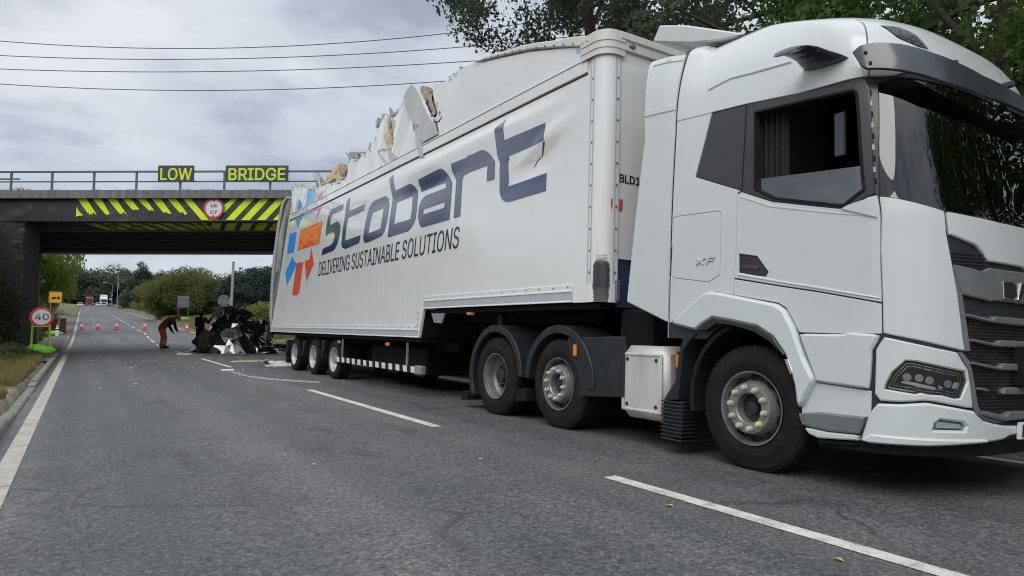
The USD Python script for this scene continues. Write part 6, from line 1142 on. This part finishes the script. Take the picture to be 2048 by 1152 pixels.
gw = thing('garden_wall', 'low red brick garden wall behind the amber sign', 'wall', (-2.35, 66, float(ground_z(-2.35, 66)))); part('core', box((0, 0, .3), (2.6, .18, 1.5)), 'mortar', gw); part('coping', box((0, 0, 1.09), (2.7, .30, .09), .01), 'edge_concrete', gw)
for m in brick_wall('b', lambda a, b, off=0.0: np.stack([np.asarray(a, float), -.095 - np.asarray(off), np.asarray(b, float)], -1), sbox(-1.3, 0, 1.3, 1.04), cw=.30, ch=.12, seed=2): part('brick', m, 'red_brick', gw, smooth=False)
# backs of two temporary signs on the right verge, and poles
def backsign(name, label, loc, w, h, ztop, round_=False, lime=True):
    t = thing(name, label, 'sign', loc)
    if round_: part('plate', prism(Polygon([(w / 2 * math.cos(a), ztop - w / 2 + w / 2 * math.sin(a)) for a in np.linspace(0, 2 * np.pi, 9)[:-1] + np.pi / 8]), ypl, .015, -.015), 'sign_back', t)
    else: part('plate', box((0, 0, ztop - h / 2), (w, .03, h), .01), 'sign_back', t)
    for z in (ztop - h * .25, ztop - h * .75): part('stiffener', box((0, -.03, z), (w * .9, .03, .05), .006), 'sign_back', t)
    for sx in ((-.42 * w, .42 * w) if not round_ else (0.0,)): part('leg', cyl((sx, .03, 0), (sx, .03, ztop - .1), .03, n=8), 'sign_back', t)
    return t
z1 = float(ground_z(11.2, 100)); q = [(10.648,4.926),(12.081,3.426),(11.387,2.281)]
backsign('temporary_sign', 'grey back of a square temporary sign on the right verge', (q[2][0], 100, z1), q[1][0] - q[0][0], q[0][1] - q[1][1], q[0][1] - z1)
t = thing('sandbag', 'lime green sandbag at the foot of the square sign on the right verge', 'sandbag', (q[2][0], 99.8, z1 + .05)); part('sack', sack((0, 0, .25), (.80, .3, .28), 14), 'sandbag_green', t, smooth=True); part('tied_neck', sack((.8, 0, .25), (.1, .08, .08), 18), 'sandbag_green', t, smooth=True)
z1 = float(ground_z(10, 62)); q = [(9.657,3.661),(10.690,3.691),(10.203,2.485)]
backsign('octagonal_sign', 'grey back of an eight sided road sign on a post', (.5 * (q[0][0] + q[1][0]), 62, z1), q[1][0] - q[0][0], q[1][0] - q[0][0], q[0][1] + .05 - z1, True)
q = [(11.558,6.835),(11.409,2.717)]; t = thing('wooden_pole', 'tall leaning grey pole beyond the bridge beside the sign', 'pole', (q[1][0], 66, float(ground_z(q[1][0], 66)))); zt_ = q[0][1] - float(ground_z(q[1][0], 66)); part('shaft', cyl((0, 0, 0), (q[0][0] - q[1][0], 0, zt_), .14, .11, n=12), 'galvanised', t); part('cap', cyl((q[0][0] - q[1][0], 0, zt_), (q[0][0] - q[1][0], 0, zt_ + .06), .13, n=12), 'railing_grey', t)
def lamp(loc, h, arm, label):
    t = thing('street_lamp', label, 'street lamp', loc); part('column', cyl((0, 0, 0), (0, 0, h), .11, .06, n=10), 'galvanised', t); part('arm', tube([(0, 0, h - .02), (arm * .4, 0, h + .25), (arm, 0, h + .35)], .04, 6), 'galvanised', t); part('lantern', box((arm * 1.25, 0, h + .36), (.8, .25, .14), .04), 'sign_white', t)
q = [(6.320,12.016),(6.374,7.459)]; lamp((q[1][0], 170, float(ground_z(q[1][0], 170)) - .3), q[0][1] - float(ground_z(q[1][0], 170)) + .3, -1.6, 'tall grey street lamp by the far road, nearest of the two')
q = [(7.285,13.113),(7.393,9.830)]; lamp((q[1][0], 235, float(ground_z(q[1][0], 235))), q[0][1] - float(ground_z(q[1][0], 235)), -1.6, 'smaller street lamp farther off to the left of the first')
# overhead cables
mat('cable_black', (0.03, 0.032, 0.036), 0.6, var=.1)
for k, (pl_, pm, pr) in enumerate((([(-3.578,14.000)], [(3.633,13.488)], [(13.405,13.992)]), ([(-3.552,13.332)], [(4.053,12.971)], [(13.168,13.244)]), ([(-3.529,12.710)], [(4.480,12.401)], [(13.175,12.600)]), ([(-3.503,12.020)], [(3.690,11.518)], [(12.704,11.663)]))):
    a, m, b = (np.array([p[0][0], Y, p[0][1]]) for p, Y in ((pl_, 38.1), (pm, 32.5), (pr, 26.0)))
    dr_ = (b - a)[:2]; L_ = np.linalg.norm(dr_); dr_ /= L_; sm_ = float((m[:2] - a[:2]) @ dr_); co = np.polyfit([0, sm_, L_], [a[2], m[2], b[2]], 2); s_ = np.linspace(-14, L_ + 22, 60)
    p_ = part('overhead_cable', tube(np.column_stack([a[0] + dr_[0] * s_, a[1] + dr_[1] * s_, np.polyval(co, s_)]), .017, 6), 'cable_black', smooth=True); tag(stage.GetPrimAtPath(p_), ['highest', 'second highest', 'third highest', 'lowest'][k] + ' of the four overhead cables across the sky', 'cable', 'overhead cables')
# ------------------------------------------------------------------ people
mat('hivis_orange', (0.85, 0.13, 0.02), 0.75, var=.12, scale=9); mat('maroon_vest', (0.34, 0.075, 0.045), 0.8, var=.2, scale=8); mat('silver_band', (0.5, 0.5, 0.48), 0.4, var=.1); mat('dark_cloth', (0.014, 0.016, 0.022), 0.85, var=.2); mat('skin', (0.42, 0.23, 0.16), 0.6, var=.06); mat('boot_black', (0.015, 0.014, 0.013), 0.7)
def human(loc, rz_, J, label, mats, cap=True, scale=1.0):
    """joints J in the person's frame: x to their left, -y forward, z up"""
    t = thing('person', label, 'person', loc, rz_)
    g = lambda n: np.array(J[n], float)
    B = [((g('pelvis'), .145), (g('belly'), .150)), ((g('belly'), .150), (g('chest'), .165)), ((g('chest'), .165), (g('neck'), .07)), ((g('shL'), .085), (g('shR'), .085)), ((g('shL'), .08), (g('chest'), .14)), ((g('shR'), .08), (g('chest'), .14)), ((g('neck'), .062), (g('head'), .075))]
    for s in 'LR': B += [((g('hip' + s), .115), (g('pelvis'), .13)), ((g('hip' + s), .105), (g('kn' + s), .075)), ((g('kn' + s), .072), (g('an' + s), .055)), ((g('an' + s), .05), (g('toe' + s), .04)), ((g('sh' + s), .07), (g('el' + s), .052)), ((g('el' + s), .05), (g('wr' + s), .036))]
    hd = g('head'); fw = g('face') - hd; fw /= np.linalg.norm(fw)
    B += [((hd, .082), (hd + fw * .035, .078)), ((hd + fw * .02 - (0, 0, .05), .06), (hd + fw * .055 - (0, 0, .07), .045)), ((hd + fw * .10 - (0, 0, .005), .014), (hd + fw * .112 - (0, 0, .03), .016)), ((hd + fw * .06, .05), (hd + fw * .075 - (0, 0, .075), .025))]
    sd = np.cross(fw, (0, 0, 1.0)); sd /= np.linalg.norm(sd)
    for q in (-1, 1): B.append(((hd + sd * q * .080, .022), (hd + sd * q * .082 - (0, 0, .03), .018)))
    for s in 'LR':
        w = g('wr' + s); d = w - g('el' + s); d /= np.linalg.norm(d); sx = np.cross(d, (0, 1, .2)); sx /= np.linalg.norm(sx); B.append(((w, .034), (w + d * .07, .038)))
        for k, l in enumerate((.075, .085, .08, .065)): a_ = w + d * .08 + sx * (k - 1.5) * .02; B += [((a_, .011), (a_ + d * l * .6 + (0, -.01, 0), .010)), ((a_ + d * l * .6 + (0, -.01, 0), .010), (a_ + d * l + (0, -.03, 0), .008))]
        B.append(((w + d * .03 + sx * .03, .014), (w + d * .075 + sx * .06 + (0, -.02, 0), .010)))
    part('body', skin(B, .035, 4), mats['skin'], t, smooth=True)
    gr = lambda bs, r_: skin([((a, ra + r_), (b, rb_ + r_)) for (a, ra), (b, rb_) in bs], .045, 5)
    part('trousers', gr([b for s in 'LR' for b in (((g('hip' + s), .12), (g('pelvis'), .145)), ((g('hip' + s), .112), (g('kn' + s), .085)), ((g('kn' + s), .085), (g('an' + s) + (0, 0, .04), .082)))] + [((g('pelvis'), .15), (g('pelvis') * .6 + g('belly') * .4, .15))], .012), mats['trousers'], t, smooth=True)
    part('jacket', gr([((g('pelvis') * .75 + g('belly') * .25, .165), (g('belly'), .165)), ((g('belly'), .165), (g('chest'), .18)), ((g('chest'), .18), (g('neck') * .8 + g('chest') * .2, .085)), ((g('shL'), .09), (g('shR'), .09)), ((g('shL'), .085), (g('chest'), .15)), ((g('shR'), .085), (g('chest'), .15))], .014), mats['jacket'], t, smooth=True)
    for s in 'LR':
        part('sleeve', gr([((g('sh' + s), .08), (g('el' + s), .064)), ((g('el' + s), .062), (g('wr' + s) * .95 + g('el' + s) * .05, .05))], .008), mats['sleeve'], t, smooth=True)
        part('boot', gr([((g('an' + s) + (0, 0, .05), .07), (g('an' + s) - (0, 0, .01), .065)), ((g('an' + s) - (0, -.02, .03), .055), (g('toe' + s), .05))], .006), 'boot_black', t, smooth=True)
        if mats.get('band'):
            for f_ in (.35, .62): c = g('kn' + s) * (1 - f_) + g('an' + s) * f_; part('silver_band', revolve_z([(.099, -.035), (.102, -.03), (.102, .03), (.099, .035)], 18, c), 'silver_band', t)
    hm = trimesh.creation.icosphere(3, .112); v = np.array(hm.vertices); k = v @ fw; v = v * np.array([1, 1, 1.02])
    keep = (v[hm.faces].mean(1)[:, 2] > -.015) | (k[hm.faces].mean(1) < -.03); cm = trimesh.Trimesh(v + hd + (0, 0, .012), hm.faces[keep], process=False)
    if cap: part('cap', [cm, hull([hd + fw * .09 + sd * .07 + (0, 0, .03), hd + fw * .09 - sd * .07 + (0, 0, .03), hd + fw * .18 + sd * .05 + (0, 0, .0), hd + fw * .18 - sd * .05 + (0, 0, .0), hd + fw * .09 + (0, 0, .045)])], mats['cap'], t, smooth=40)
    else: part('hair', cm, mats['cap'], t, smooth=True)
    return t
def pxz(x, y): return float(rz(x, y))
J = dict(pelvis=(0, .16, .93), belly=(0, .04, 1.10), chest=(0, -.20, 1.30), neck=(0, -.42, 1.43), head=(0, -.56, 1.46), face=(0, -.66, 1.36), shL=(.17, -.30, 1.35), shR=(-.17, -.30, 1.35), elL=(.22, -.36, 1.06), elR=(-.20, -.22, 1.06), wrL=(.16, -.46, .86), wrR=(-.16, -.34, .82),
         hipL=(.10, .14, .90), hipR=(-.10, .14, .90), knL=(.11, .03, .50), knR=(-.10, .06, .50), anL=(.11, .07, .09), anR=(-.10, .12, .09), toeL=(.13, -.10, .05), toeR=(-.11, -.05, .05))
human((3.36, 36.0, pxz(3.36, 36.0) - .01), 68, J, 'person in orange trousers, dark red vest and orange cap bending forward on the road', dict(skin='skin', trousers='hivis_orange', jacket='maroon_vest', sleeve='dark_cloth', cap='hivis_orange', band=True))
J2 = dict(pelvis=(0, .0, .95), belly=(0, -.01, 1.12), chest=(0, -.02, 1.34), neck=(0, -.03, 1.53), head=(0, -.05, 1.66), face=(0, -.2, 1.62), shL=(.19, -.02, 1.44), shR=(-.19, -.02, 1.44), elL=(.30, -.16, 1.26), elR=(-.24, -.05, 1.15), wrL=(.40, -.30, 1.50), wrR=(-.20, -.25, 1.02),
          hipL=(.10, 0, .92), hipR=(-.10, 0, .92), knL=(.12, -.02, .5), knR=(-.11, .0, .5), anL=(.13, .03, .09), anR=(-.12, .05, .09), toeL=(.15, -.14, .05), toeR=(-.14, -.12, .05))
human((4.95, 36.4, pxz(4.95, 36.4) - .02), 10, J2, 'person in black clothes standing behind the black wreckage with a raised hand', dict(skin='dark_cloth', trousers='dark_cloth', jacket='dark_cloth', sleeve='dark_cloth', cap='dark_cloth'), cap=False)
# ------------------------------------------------------------------ vehicles far up the road
mat('lorry_red', (0.30, 0.02, 0.035), 0.4, var=.1); mat('lorry_dark', (0.05, 0.02, 0.03), 0.5, var=.2); mat('car_white', (0.70, 0.71, 0.72), 0.3, coat=.4, var=.04); mat('van_cream', (0.60, 0.56, 0.40), 0.4, var=.05); mat('car_dark', (0.05, 0.06, 0.065), 0.3, coat=.4); mat('far_glass', (0.02, 0.025, 0.03), 0.08)
def wheels_(t, xs, ys, r):
    for x in xs:
        for y in ys: part('wheel', cyl((x - .12, y, r), (x + .12, y, r), r, n=16), 'rubber', t)
def far_lorry(name, label, loc, m1, m2, L=9.0, H=3.9):
    t = thing(name, label, 'lorry', loc); part('cab', hull([(x, y, z) for x in (-1.2, 1.2) for y, z in ((0, .5), (0, 1.6), (.25, 2.9), (.6, 3.5), (1.8, 3.6), (1.8, .5))]), m1, t); part('windscreen', hull([(x, y, z) for x in (-1.1, 1.1) for y, z in ((-.02, 1.65), (.21, 2.7), (.1, 1.65), (.3, 2.7))]), 'far_glass', t)
    part('grille', box((0, -.02, 1.0), (1.6, .06, .8), .02), 'lorry_dark', t); part('box_body', box((0, 2.1 + L / 2, (1.0 + H) / 2 + .1), (2.5, L, H - .9), .03), m2, t); part('bumper', box((0, -.04, .5), (2.4, .12, .35), .03), m1, t)
    for sx in (-.9, .9): part('headlight', box((sx, -.06, .78), (.35, .06, .2), .02), 'lens_clear', t)
    wheels_(t, (-1.1, 1.1), (.9, 6.0, 8.5), .5); return t
def far_car(name, label, cat, loc, m, H=1.5, L=4.3, W=1.75):
    t = thing(name, label, cat, loc); h = W / 2; part('body', hull([(x * h, y, z) for x in (-1, 1) for y, z in ((0, .35), (0, .65), (.15, .78), (L - .1, .85), (L, .6), (L, .35))]), m, t); part('cabin', hull([(x * h * k, y, z) for x in (-1, 1) for k, y, z in ((.93, .95, .78), (.80, 1.6, H), (.80, L - .9, H), (.93, L - .15, .8))]), m, t)
    part('windscreen', hull([(x * h * k, y, z) for x in (-1, 1) for k, y, z in ((.86, .97, .85), (.74, 1.5, H - .06), (.86, 1.05, .85), (.74, 1.58, H - .06))]), 'far_glass', t)
    for sx in (-1, 1): part('headlight', box((sx * h * .7, .03, .62), (.3, .1, .14), .03), 'lens_clear', t)
    part('grille', box((0, -.01, .5), (.8, .04, .16), .01), 'far_glass', t); wheels_(t, (-h + .1, h - .1), (.8, L - .8), .31); return t
far_lorry('red_lorry', 'dark red lorry waiting far up the road', (2.3, 305, pxz(1.9, 305)), 'lorry_red', 'lorry_dark', 7)
far_lorry('white_lorry', 'white lorry with a tall cab far up the road', (7.2, 315, pxz(6.4, 315)), 'car_white', 'car_white', 9, 4.4)
far_car('white_car', 'white car far up the road left of the red lorry', 'car', (-.6, 288, pxz(-.6, 288)), 'car_white'); far_car('silver_car', 'pale car far up the road in front of the white lorry', 'car', (5.0, 292, pxz(4.5, 292)), 'car_white')
far_car('dark_car', 'dark car far up the road right of the white lorry', 'car', (8.8, 288, pxz(8.0, 288)), 'car_dark'); far_car('cream_van', 'cream van far up the road, rightmost of the waiting vehicles', 'van', (11.6, 286, pxz(9.0, 286)), 'van_cream', 2.1, 5.0, 1.95)
# ------------------------------------------------------------------ plants
leafmat('willow_leaf', (0.10, 0.14, 0.025), (0.19, 0.25, 0.045), (0.30, 0.35, 0.09), .5, .5)
leafmat('bush_leaf', (0.075, 0.098, 0.026), (0.145, 0.17, 0.05), (0.23, 0.235, 0.085), .45, .35)
leafmat('conifer_leaf', (0.020, 0.040, 0.026), (0.038, 0.064, 0.044), (0.06, 0.092, 0.062), .2, .6)
leafmat('dark_leaf', (0.045, 0.085, 0.020), (0.115, 0.19, 0.042), (0.33, 0.42, 0.09), .6, .9)
leafmat('holm_leaf', (0.050, 0.070, 0.042), (0.10, 0.13, 0.075), (0.20, 0.225, 0.13), .6, .8)
leafmat('bramble_leaf', (0.09, 0.11, 0.02), (0.17, 0.19, 0.04), (0.30, 0.28, 0.08), .4, .8)
leafmat('dry_grass', (0.13, 0.11, 0.035), (0.30, 0.23, 0.095), (0.46, 0.35, 0.17), .3, .9)
leafmat('green_grass', (0.035, 0.05, 0.012), (0.08, 0.09, 0.025), (0.20, 0.16, 0.06), .3, .7)
leafmat('far_leaf', (0.055, 0.078, 0.045), (0.094, 0.120, 0.066), (0.14, 0.16, 0.09), .3, .12)
leafmat('shade_leaf', (0.022, 0.032, 0.010), (0.048, 0.062, 0.022), (0.11, 0.115, 0.045), .3, 1.2)
mat('bark', (0.07, 0.055, 0.042), 0.95, var=.35, scale=6, stretch=(1, 1, .25), bump=.7, bscale=18)
def leaves(P, size, seed, aspect=.5, droop=0.0, up=None):
    """a small pointed blade of four corners at every point"""
    r = np.random.default_rng(seed); n = len(P); d = r.normal(size=(n, 3)); d[:, 2] -= droop
    if up is not None: d = d * .35 + up
    d /= np.linalg.norm(d, axis=1, keepdims=True); w = np.cross(d, r.normal(size=(n, 3))); w /= np.linalg.norm(w, axis=1, keepdims=True); s = size * r.uniform(.6, 1.35, n)[:, None]
    v = np.stack([P - d * s * .5, P + w * s * aspect * .5 + d * s * .05, P + d * s * .5, P - w * s * aspect * .5 + d * s * .05], 1).reshape(-1, 3); i = np.arange(n)[:, None] * 4
    return trimesh.Trimesh(v, np.vstack([i + [0, 1, 2], i + [0, 2, 3]]), process=False)
def clump_points(cs, rs, n, seed, shell=.55):
    r = np.random.default_rng(seed); w = np.prod(rs, axis=1) ** .75; k = r.choice(len(cs), n, p=w / w.sum()); d = r.normal(size=(n, 3)); d /= np.linalg.norm(d, axis=1, keepdims=True); rad = shell + (1.08 - shell) * r.uniform(0, 1, n) ** .7
    return cs[k] + d * rs[k] * rad[:, None]
def tree(name, label, loc, h, rx, ry, n, leaf, m, seed, base=.25, nclump=40, droop=0.0, aspect=.5, group=None, cr=.22, trunk=.02, top=1.0, shape=None, branches=9, cat='tree', shell=.45):
    t = thing(name, label, cat, loc, group=group); r = np.random.default_rng(seed); cs = []
    while len(cs) < nclump:
        p = r.uniform(-1, 1, 3)
        if np.linalg.norm(p) > 1 or (np.linalg.norm(p) < .35 and r.uniform() < .6): continue
        k = 1.0
        if shape == 'cone': k = max(1 - (p[2] * .5 + .5) * .92, .06); p[:2] = p[:2] / max(np.hypot(p[0], p[1]), 1e-6) * np.sqrt(r.uniform(0, 1))
        cs.append((p[0] * rx * k, p[1] * ry * k, h * (base + (1 - base) * (p[2] * .5 + .5)) * top))
    cs = np.array(cs); rr = np.minimum(rx, ry) * cr * r.uniform(.6, 1.5, (nclump, 1)) * np.array([[1, 1, .8]]); 
    if shape == 'cone': rr = rr * (1.15 - .85 * (cs[:, 2:] / h))
    part('crown', leaves(clump_points(cs, rr, n, seed + 1, shell), leaf, seed + 2, aspect, droop), m, t, smooth=False)
    tr_ = h * trunk; tp_ = np.array([[0, 0, -.3], [r.normal(0, .02) * h, r.normal(0, .02) * h, h * .3], [r.normal(0, .03) * h, r.normal(0, .03) * h, h * .62], [0, 0, h * .86]]); part('trunk', tube(tp_, [tr_ * 1.25, tr_, tr_ * .7, tr_ * .25], 10), 'bark', t, smooth=True)
    for k in r.choice(nclump, min(branches, nclump), replace=False):
        a = tp_[1] + (tp_[2] - tp_[1]) * r.uniform(0, 1); b = cs[k]; mid = (a + b) / 2 + r.normal(0, .04, 3) * h; part('limb', tube([a, mid, b], [tr_ * .42, tr_ * .28, tr_ * .08], 6), 'bark', t, smooth=True)
    return t
def gz(x, y): return float(ground_z(x, y))
tree('willow_tree', 'pale green drooping willow left of the road beyond the bridge', (-5.2, 68, gz(-5.2, 68)), 10.8, 4.7, 6.0, 50000, .34, 'willow_leaf', 11, base=.0, nclump=110, droop=1.6, aspect=.32, cr=.24)
tree('roadside_tree', 'darker green tree behind the willow on the left', (-6.8, 92, gz(-6.8, 92)), 11, 4.8, 7, 26000, .44, 'far_leaf', 12, base=.05, nclump=60, cr=.28)
tree('roadside_tree', 'small dark tree farthest along the left verge', (-9.5, 135, gz(-9.5, 135)), 12, 6.0, 9, 16000, .7, 'far_leaf', 13, base=.05, nclump=45, cr=.28)
tree('round_bush', 'large rounded olive green bush on the right beyond the bridge', (15.0, 116, gz(15.0, 116) - .4), 6.9, 6.8, 6.5, 90000, .30, 'bush_leaf', 21, base=.0, nclump=170, cr=.24, cat='bush', trunk=.012)
tree('round_bush', 'lower olive bush in front of the dark conifer on the right', (14.6, 190, gz(14.6, 190) - .4), 6.6, 4.0, 6, 16000, .5, 'bush_leaf', 22, base=.0, nclump=50, cr=.3, cat='bush', trunk=.012)
tree('conifer', 'dark conifer behind the round bush on its left', (14.6, 230, gz(14.6, 230)), 14.5, 4.6, 4.6, 16000, .55, 'conifer_leaf', 31, base=.02, nclump=90, cr=.40, shape='cone', droop=.5, aspect=.3)
tree('conifer', 'smaller dark conifer right beside the first one', (20.5, 236, gz(20.5, 236)), 12, 3.8, 3.8, 9000, .55, 'conifer_leaf', 32, base=.02, nclump=60, cr=.42, shape='cone', droop=.5, aspect=.3)
for k, (x, y, h, s) in enumerate(((16.4, 92, 5.9, 2.1), (17.6, 96, 7.3, 2.2), (19.4, 94, 7.0, 2.3), (21.6, 97, 7.7, 2.6), (24.2, 95, 7.6, 2.6))):
    tree('dark_pine', ['short dark pine at the left end of the row beside the trailer', 'dark pine with a pointed tip, second in the row beside the trailer', 'dark pine third from the left in the row beside the trailer', 'dark pine just left of the trailer edge', 'dark pine at the right end of the row behind the trailer'][k], (x, y, gz(x, y) - .3), h, s, s, 16000, .34, 'conifer_leaf', 40 + k, base=.0, nclump=60, cr=.42, shape='cone' if k % 2 else None, droop=.4, aspect=.35)
for k, (x, y, h, s) in enumerate(((-3.5, 372, 15, 12), (10, 378, 18, 12), (21, 370, 16, 10), (16, 250, 10, 6), (21, 225, 8, 6), (13.4, 240, 7.5, 3.0), (32, 366, 14, 12), (-18, 370, 14, 12))):
    tree('distant_tree', ['broad distant tree at the end of the road, left of the lorries', 'broad distant tree at the end of the road behind the white lorry', 'distant tree at the end of the road right of the white lorry', 'distant tree right of the street lamp', 'low distant tree left of the dark conifer', 'small distant tree beside the street lamp', 'distant tree hidden mostly behind the conifer', 'distant tree hidden mostly behind the willow'][k], (x, y, gz(x, min(y, 380)) - 1), h, s, s, 9000, 1.2, 'far_leaf', 60 + k, base=.0, nclump=40, cr=.32)
# trees overhanging the lorry on the right
tree('overhanging_tree', 'dark leaved tree whose branches show above the trailer roof', (13.5, 16.5, gz(13.5, 16.5)), 13.2, 5.6, 5.4, 54000, .15, 'holm_leaf', 71, base=.22, nclump=360, cr=.10, aspect=.55, branches=26, trunk=.014, shell=.15)
tree('overhanging_tree', 'dark leaved tree behind the gap between trailer and cab', (13.6, 9.8, gz(13.6, 9.8)), 12.4, 4.8, 4.6, 36000, .15, 'holm_leaf', 72, base=.18, nclump=280, cr=.10, aspect=.55, branches=24, trunk=.014, shell=.15)
tree('overhanging_tree', 'bright green tree above the cab roof at the right edge', (11.4, 4.6, gz(11.4, 4.6)), 10.5, 3.6, 4.2, 70000, .105, 'dark_leaf', 73, base=.05, nclump=300, cr=.16, aspect=.62, branches=20, trunk=.014, shell=.2)
tree('overhanging_tree', 'tree with deep green leaves ahead of the lorry on the right verge', (11.6, -1.5, gz(11.6, -1.5)), 11, 4.4, 4.6, 24000, .20, 'dark_leaf', 74, base=.06, nclump=90, cr=.26, aspect=.6, branches=16, trunk=.014)
tree('overhanging_tree', 'leafy tree farther ahead of the lorry on the right verge', (11.0, -10.5, gz(11, -10.5)), 11, 4.6, 5.2, 20000, .26, 'dark_leaf', 75, base=.05, nclump=80, cr=.28, aspect=.6, branches=12, trunk=.014)
def hedge(name, label, x0, y0, x1, y1, w, h, n, leaf, m, seed, cat='hedge', kind=None):
    r = np.random.default_rng(seed); L = math.hypot(x1 - x0, y1 - y0); k = max(int(L / (w * .35)), 6); t_ = (np.arange(k) + r.uniform(0, 1, k)) / k; cs = np.column_stack([x0 + (x1 - x0) * t_ + r.normal(0, w * .22, k), y0 + (y1 - y0) * t_ + r.normal(0, w * .22, k), np.zeros(k)])
    cs[:, 2] = ground_z(cs[:, 0], cs[:, 1]) + h * r.uniform(.12, .62, k); rs = np.column_stack([np.full(k, w * .5), np.full(k, w * .5), np.full(k, h * .42)]) * r.uniform(.55, 1.15, (k, 1))
    t = thing(name, label, cat); part('foliage', leaves(clump_points(cs, rs, n, seed + 1, .4), leaf, seed + 2, .6), m, t, smooth=False)
    if w < 2.9: part('stems', [tube([(c[0], c[1], ground_z(c[0], c[1]) - .1), (c[0] + r.normal(0, .1), c[1] + r.normal(0, .1), c[2]), (c[0] + r.normal(0, .3), c[1] + r.normal(0, .3), c[2] + rs[i, 2] * .7)], [.03, .02, .006], 5) for i, c in enumerate(cs)], 'bark', t, kind='stuff'); return t
hedge('verge_hedge', 'dark hedge along the right kerb behind the lorry wheels', 9.2, -4, 9.4, 17, 1.8, 2.6, 30000, .12, 'dark_leaf', 81)
hedge('bramble_bank', 'sunlit yellow green brambles behind the wreckage', 10.2, 46, 17, 66, 3.2, 3.0, 36000, .17, 'bramble_leaf', 82, 'bramble')
hedge('bank_shrubs', 'shrubs covering the right hand railway bank behind the trailer', 12.5, 15, 13.5, 24, 4.5, 5.0, 26000, .18, 'dark_leaf', 83, 'shrubs')
hedge('abutment_shrub', 'dark straggly shrub at the foot of the left bridge wall', -3.1, 26.0, -2.4, 29.0, 1.5, 1.9, 9000, .075, 'shade_leaf', 84, 'shrub')
hedge('abutment_shrub', 'dark evergreen shrub at the left edge of the picture below the bridge', -5.6, 27.0, -3.8, 28.0, 2.0, 2.3, 12000, .085, 'shade_leaf', 85, 'shrub')
hedge('abutment_shrub', 'low green weeds in front of the 40 sign', -1.75, 22.0, -1.45, 26.3, .7, .55, 6000, .06, 'green_grass', 86, 'weeds')
hedge('bank_top_shrub', 'green shrub growing on the bridge end beside the railing', -9.0, 36.5, -3.4, 33.0, .9, .55, 6000, .08, 'dark_leaf', 87, 'shrub')
hedge('verge_shrubs', 'low shrubs along the left verge beyond the bridge', -3.6, 46, -3.9, 100, 2.2, 2.0, 16000, .20, 'bush_leaf', 88, 'shrub')
hedge('far_verge_shrubs', 'low olive shrubs along the right verge far up the road', 12.6, 128, 13.5, 225, 2.95, 2.6, 14000, .34, 'bush_leaf', 89, 'shrub')
hedge('far_verge_shrubs', 'low hedge beyond the far end of the road on the left', -6.5, 140, -8, 230, 3.0, 3.4, 9000, .42, 'far_leaf', 90, 'hedge')
def grass(name, label, pts, hmin, hmax, w, m, seed, lean=.35):
    r = np.random.default_rng(seed); n = len(pts); z = ground_z(pts[:, 0], pts[:, 1]); h = r.uniform(hmin, hmax, n); a = r.uniform(0, 6.28, n); d = np.column_stack([np.cos(a), np.sin(a)]); ln = r.uniform(.05, 1, n) * lean * h; s = np.column_stack([-d[:, 1], d[:, 0]]) * w / 2
    b = np.column_stack([pts, z - .02]); mid = b + np.column_stack([d * ln[:, None] * .35, h * .62]); tip = b + np.column_stack([d * ln[:, None], h]); s3 = np.column_stack([s, np.zeros(n)])
    v = np.stack([b - s3, b + s3, mid + s3 * .7, mid - s3 * .7, tip], 1).reshape(-1, 3); i = np.arange(n)[:, None] * 5
    p_ = part(name, trimesh.Trimesh(v, np.vstack([i + [0, 1, 2], i + [0, 2, 3], i + [3, 2, 4]]), process=False), m, smooth=False, kind='stuff'); tag(stage.GetPrimAtPath(p_), label, 'grass')
def patch(x0, x1, y0, y1, n, seed, thr=.45, sc=1.2):
    r = np.random.default_rng(seed); p = np.column_stack([r.uniform(x0, x1, n), r.uniform(y0, y1, n)]); k = meshkit.fbm(np.column_stack([p * sc, np.zeros(n)]), 3, seed); return p[k > thr]
pn_ = np.vstack([patch(-6.5, -1.9, 11, 30, 80000, 1, .38), patch(-2.2, -.95, 9, 27, 46000, 2, .45, 1.3)])
grass('verge_grass', 'dry yellow grass tufts on the left verge', pn_, .06, .30, .012, 'dry_grass', 91)
grass('green_verge_grass', 'green grass mixed into the left verge', np.vstack([patch(-6.5, -1.7, 10, 30, 26000, 3, .52), patch(-2.4, -1.3, 20, 27, 9000, 4, .45)]), .08, .34, .014, 'green_grass', 92)
grass('far_dry_grass', 'tall dry grass along the right verge beyond the bridge', np.vstack([patch(9.9, 20, 44, 75, 34000, 5, .40, .5), patch(9.9, 26, 75, 125, 30000, 6, .38, .3)]), .2, .75, .03, 'dry_grass', 93)
grass('far_left_grass', 'grass along the left verge beyond the bridge', patch(-5, -1.9, 43, 110, 16000, 7, .42, .5), .1, .4, .03, 'green_grass', 94)
grass('bank_grass', 'rough grass on the railway banks', np.vstack([patch(-16, -2.6, 27, 46, 22000, 8, .35), patch(8.2, 13, -4, 24, 24000, 9, .35)]), .1, .5, .02, 'green_grass', 95)

for k, (x, y, h) in enumerate(((-17, -7, 8), (-19, 2, 7), (-18, 11, 9))):
    tree('roadside_tree', ['tree on the left of the road behind the camera', 'tree on the left of the road level with the camera', 'tree on the left of the road just outside the picture'][k], (x, y, gz(x, y)), h, 3.0, 3.4, 7000, .32, 'bush_leaf', 200 + k, base=.15, nclump=40, cr=.24)
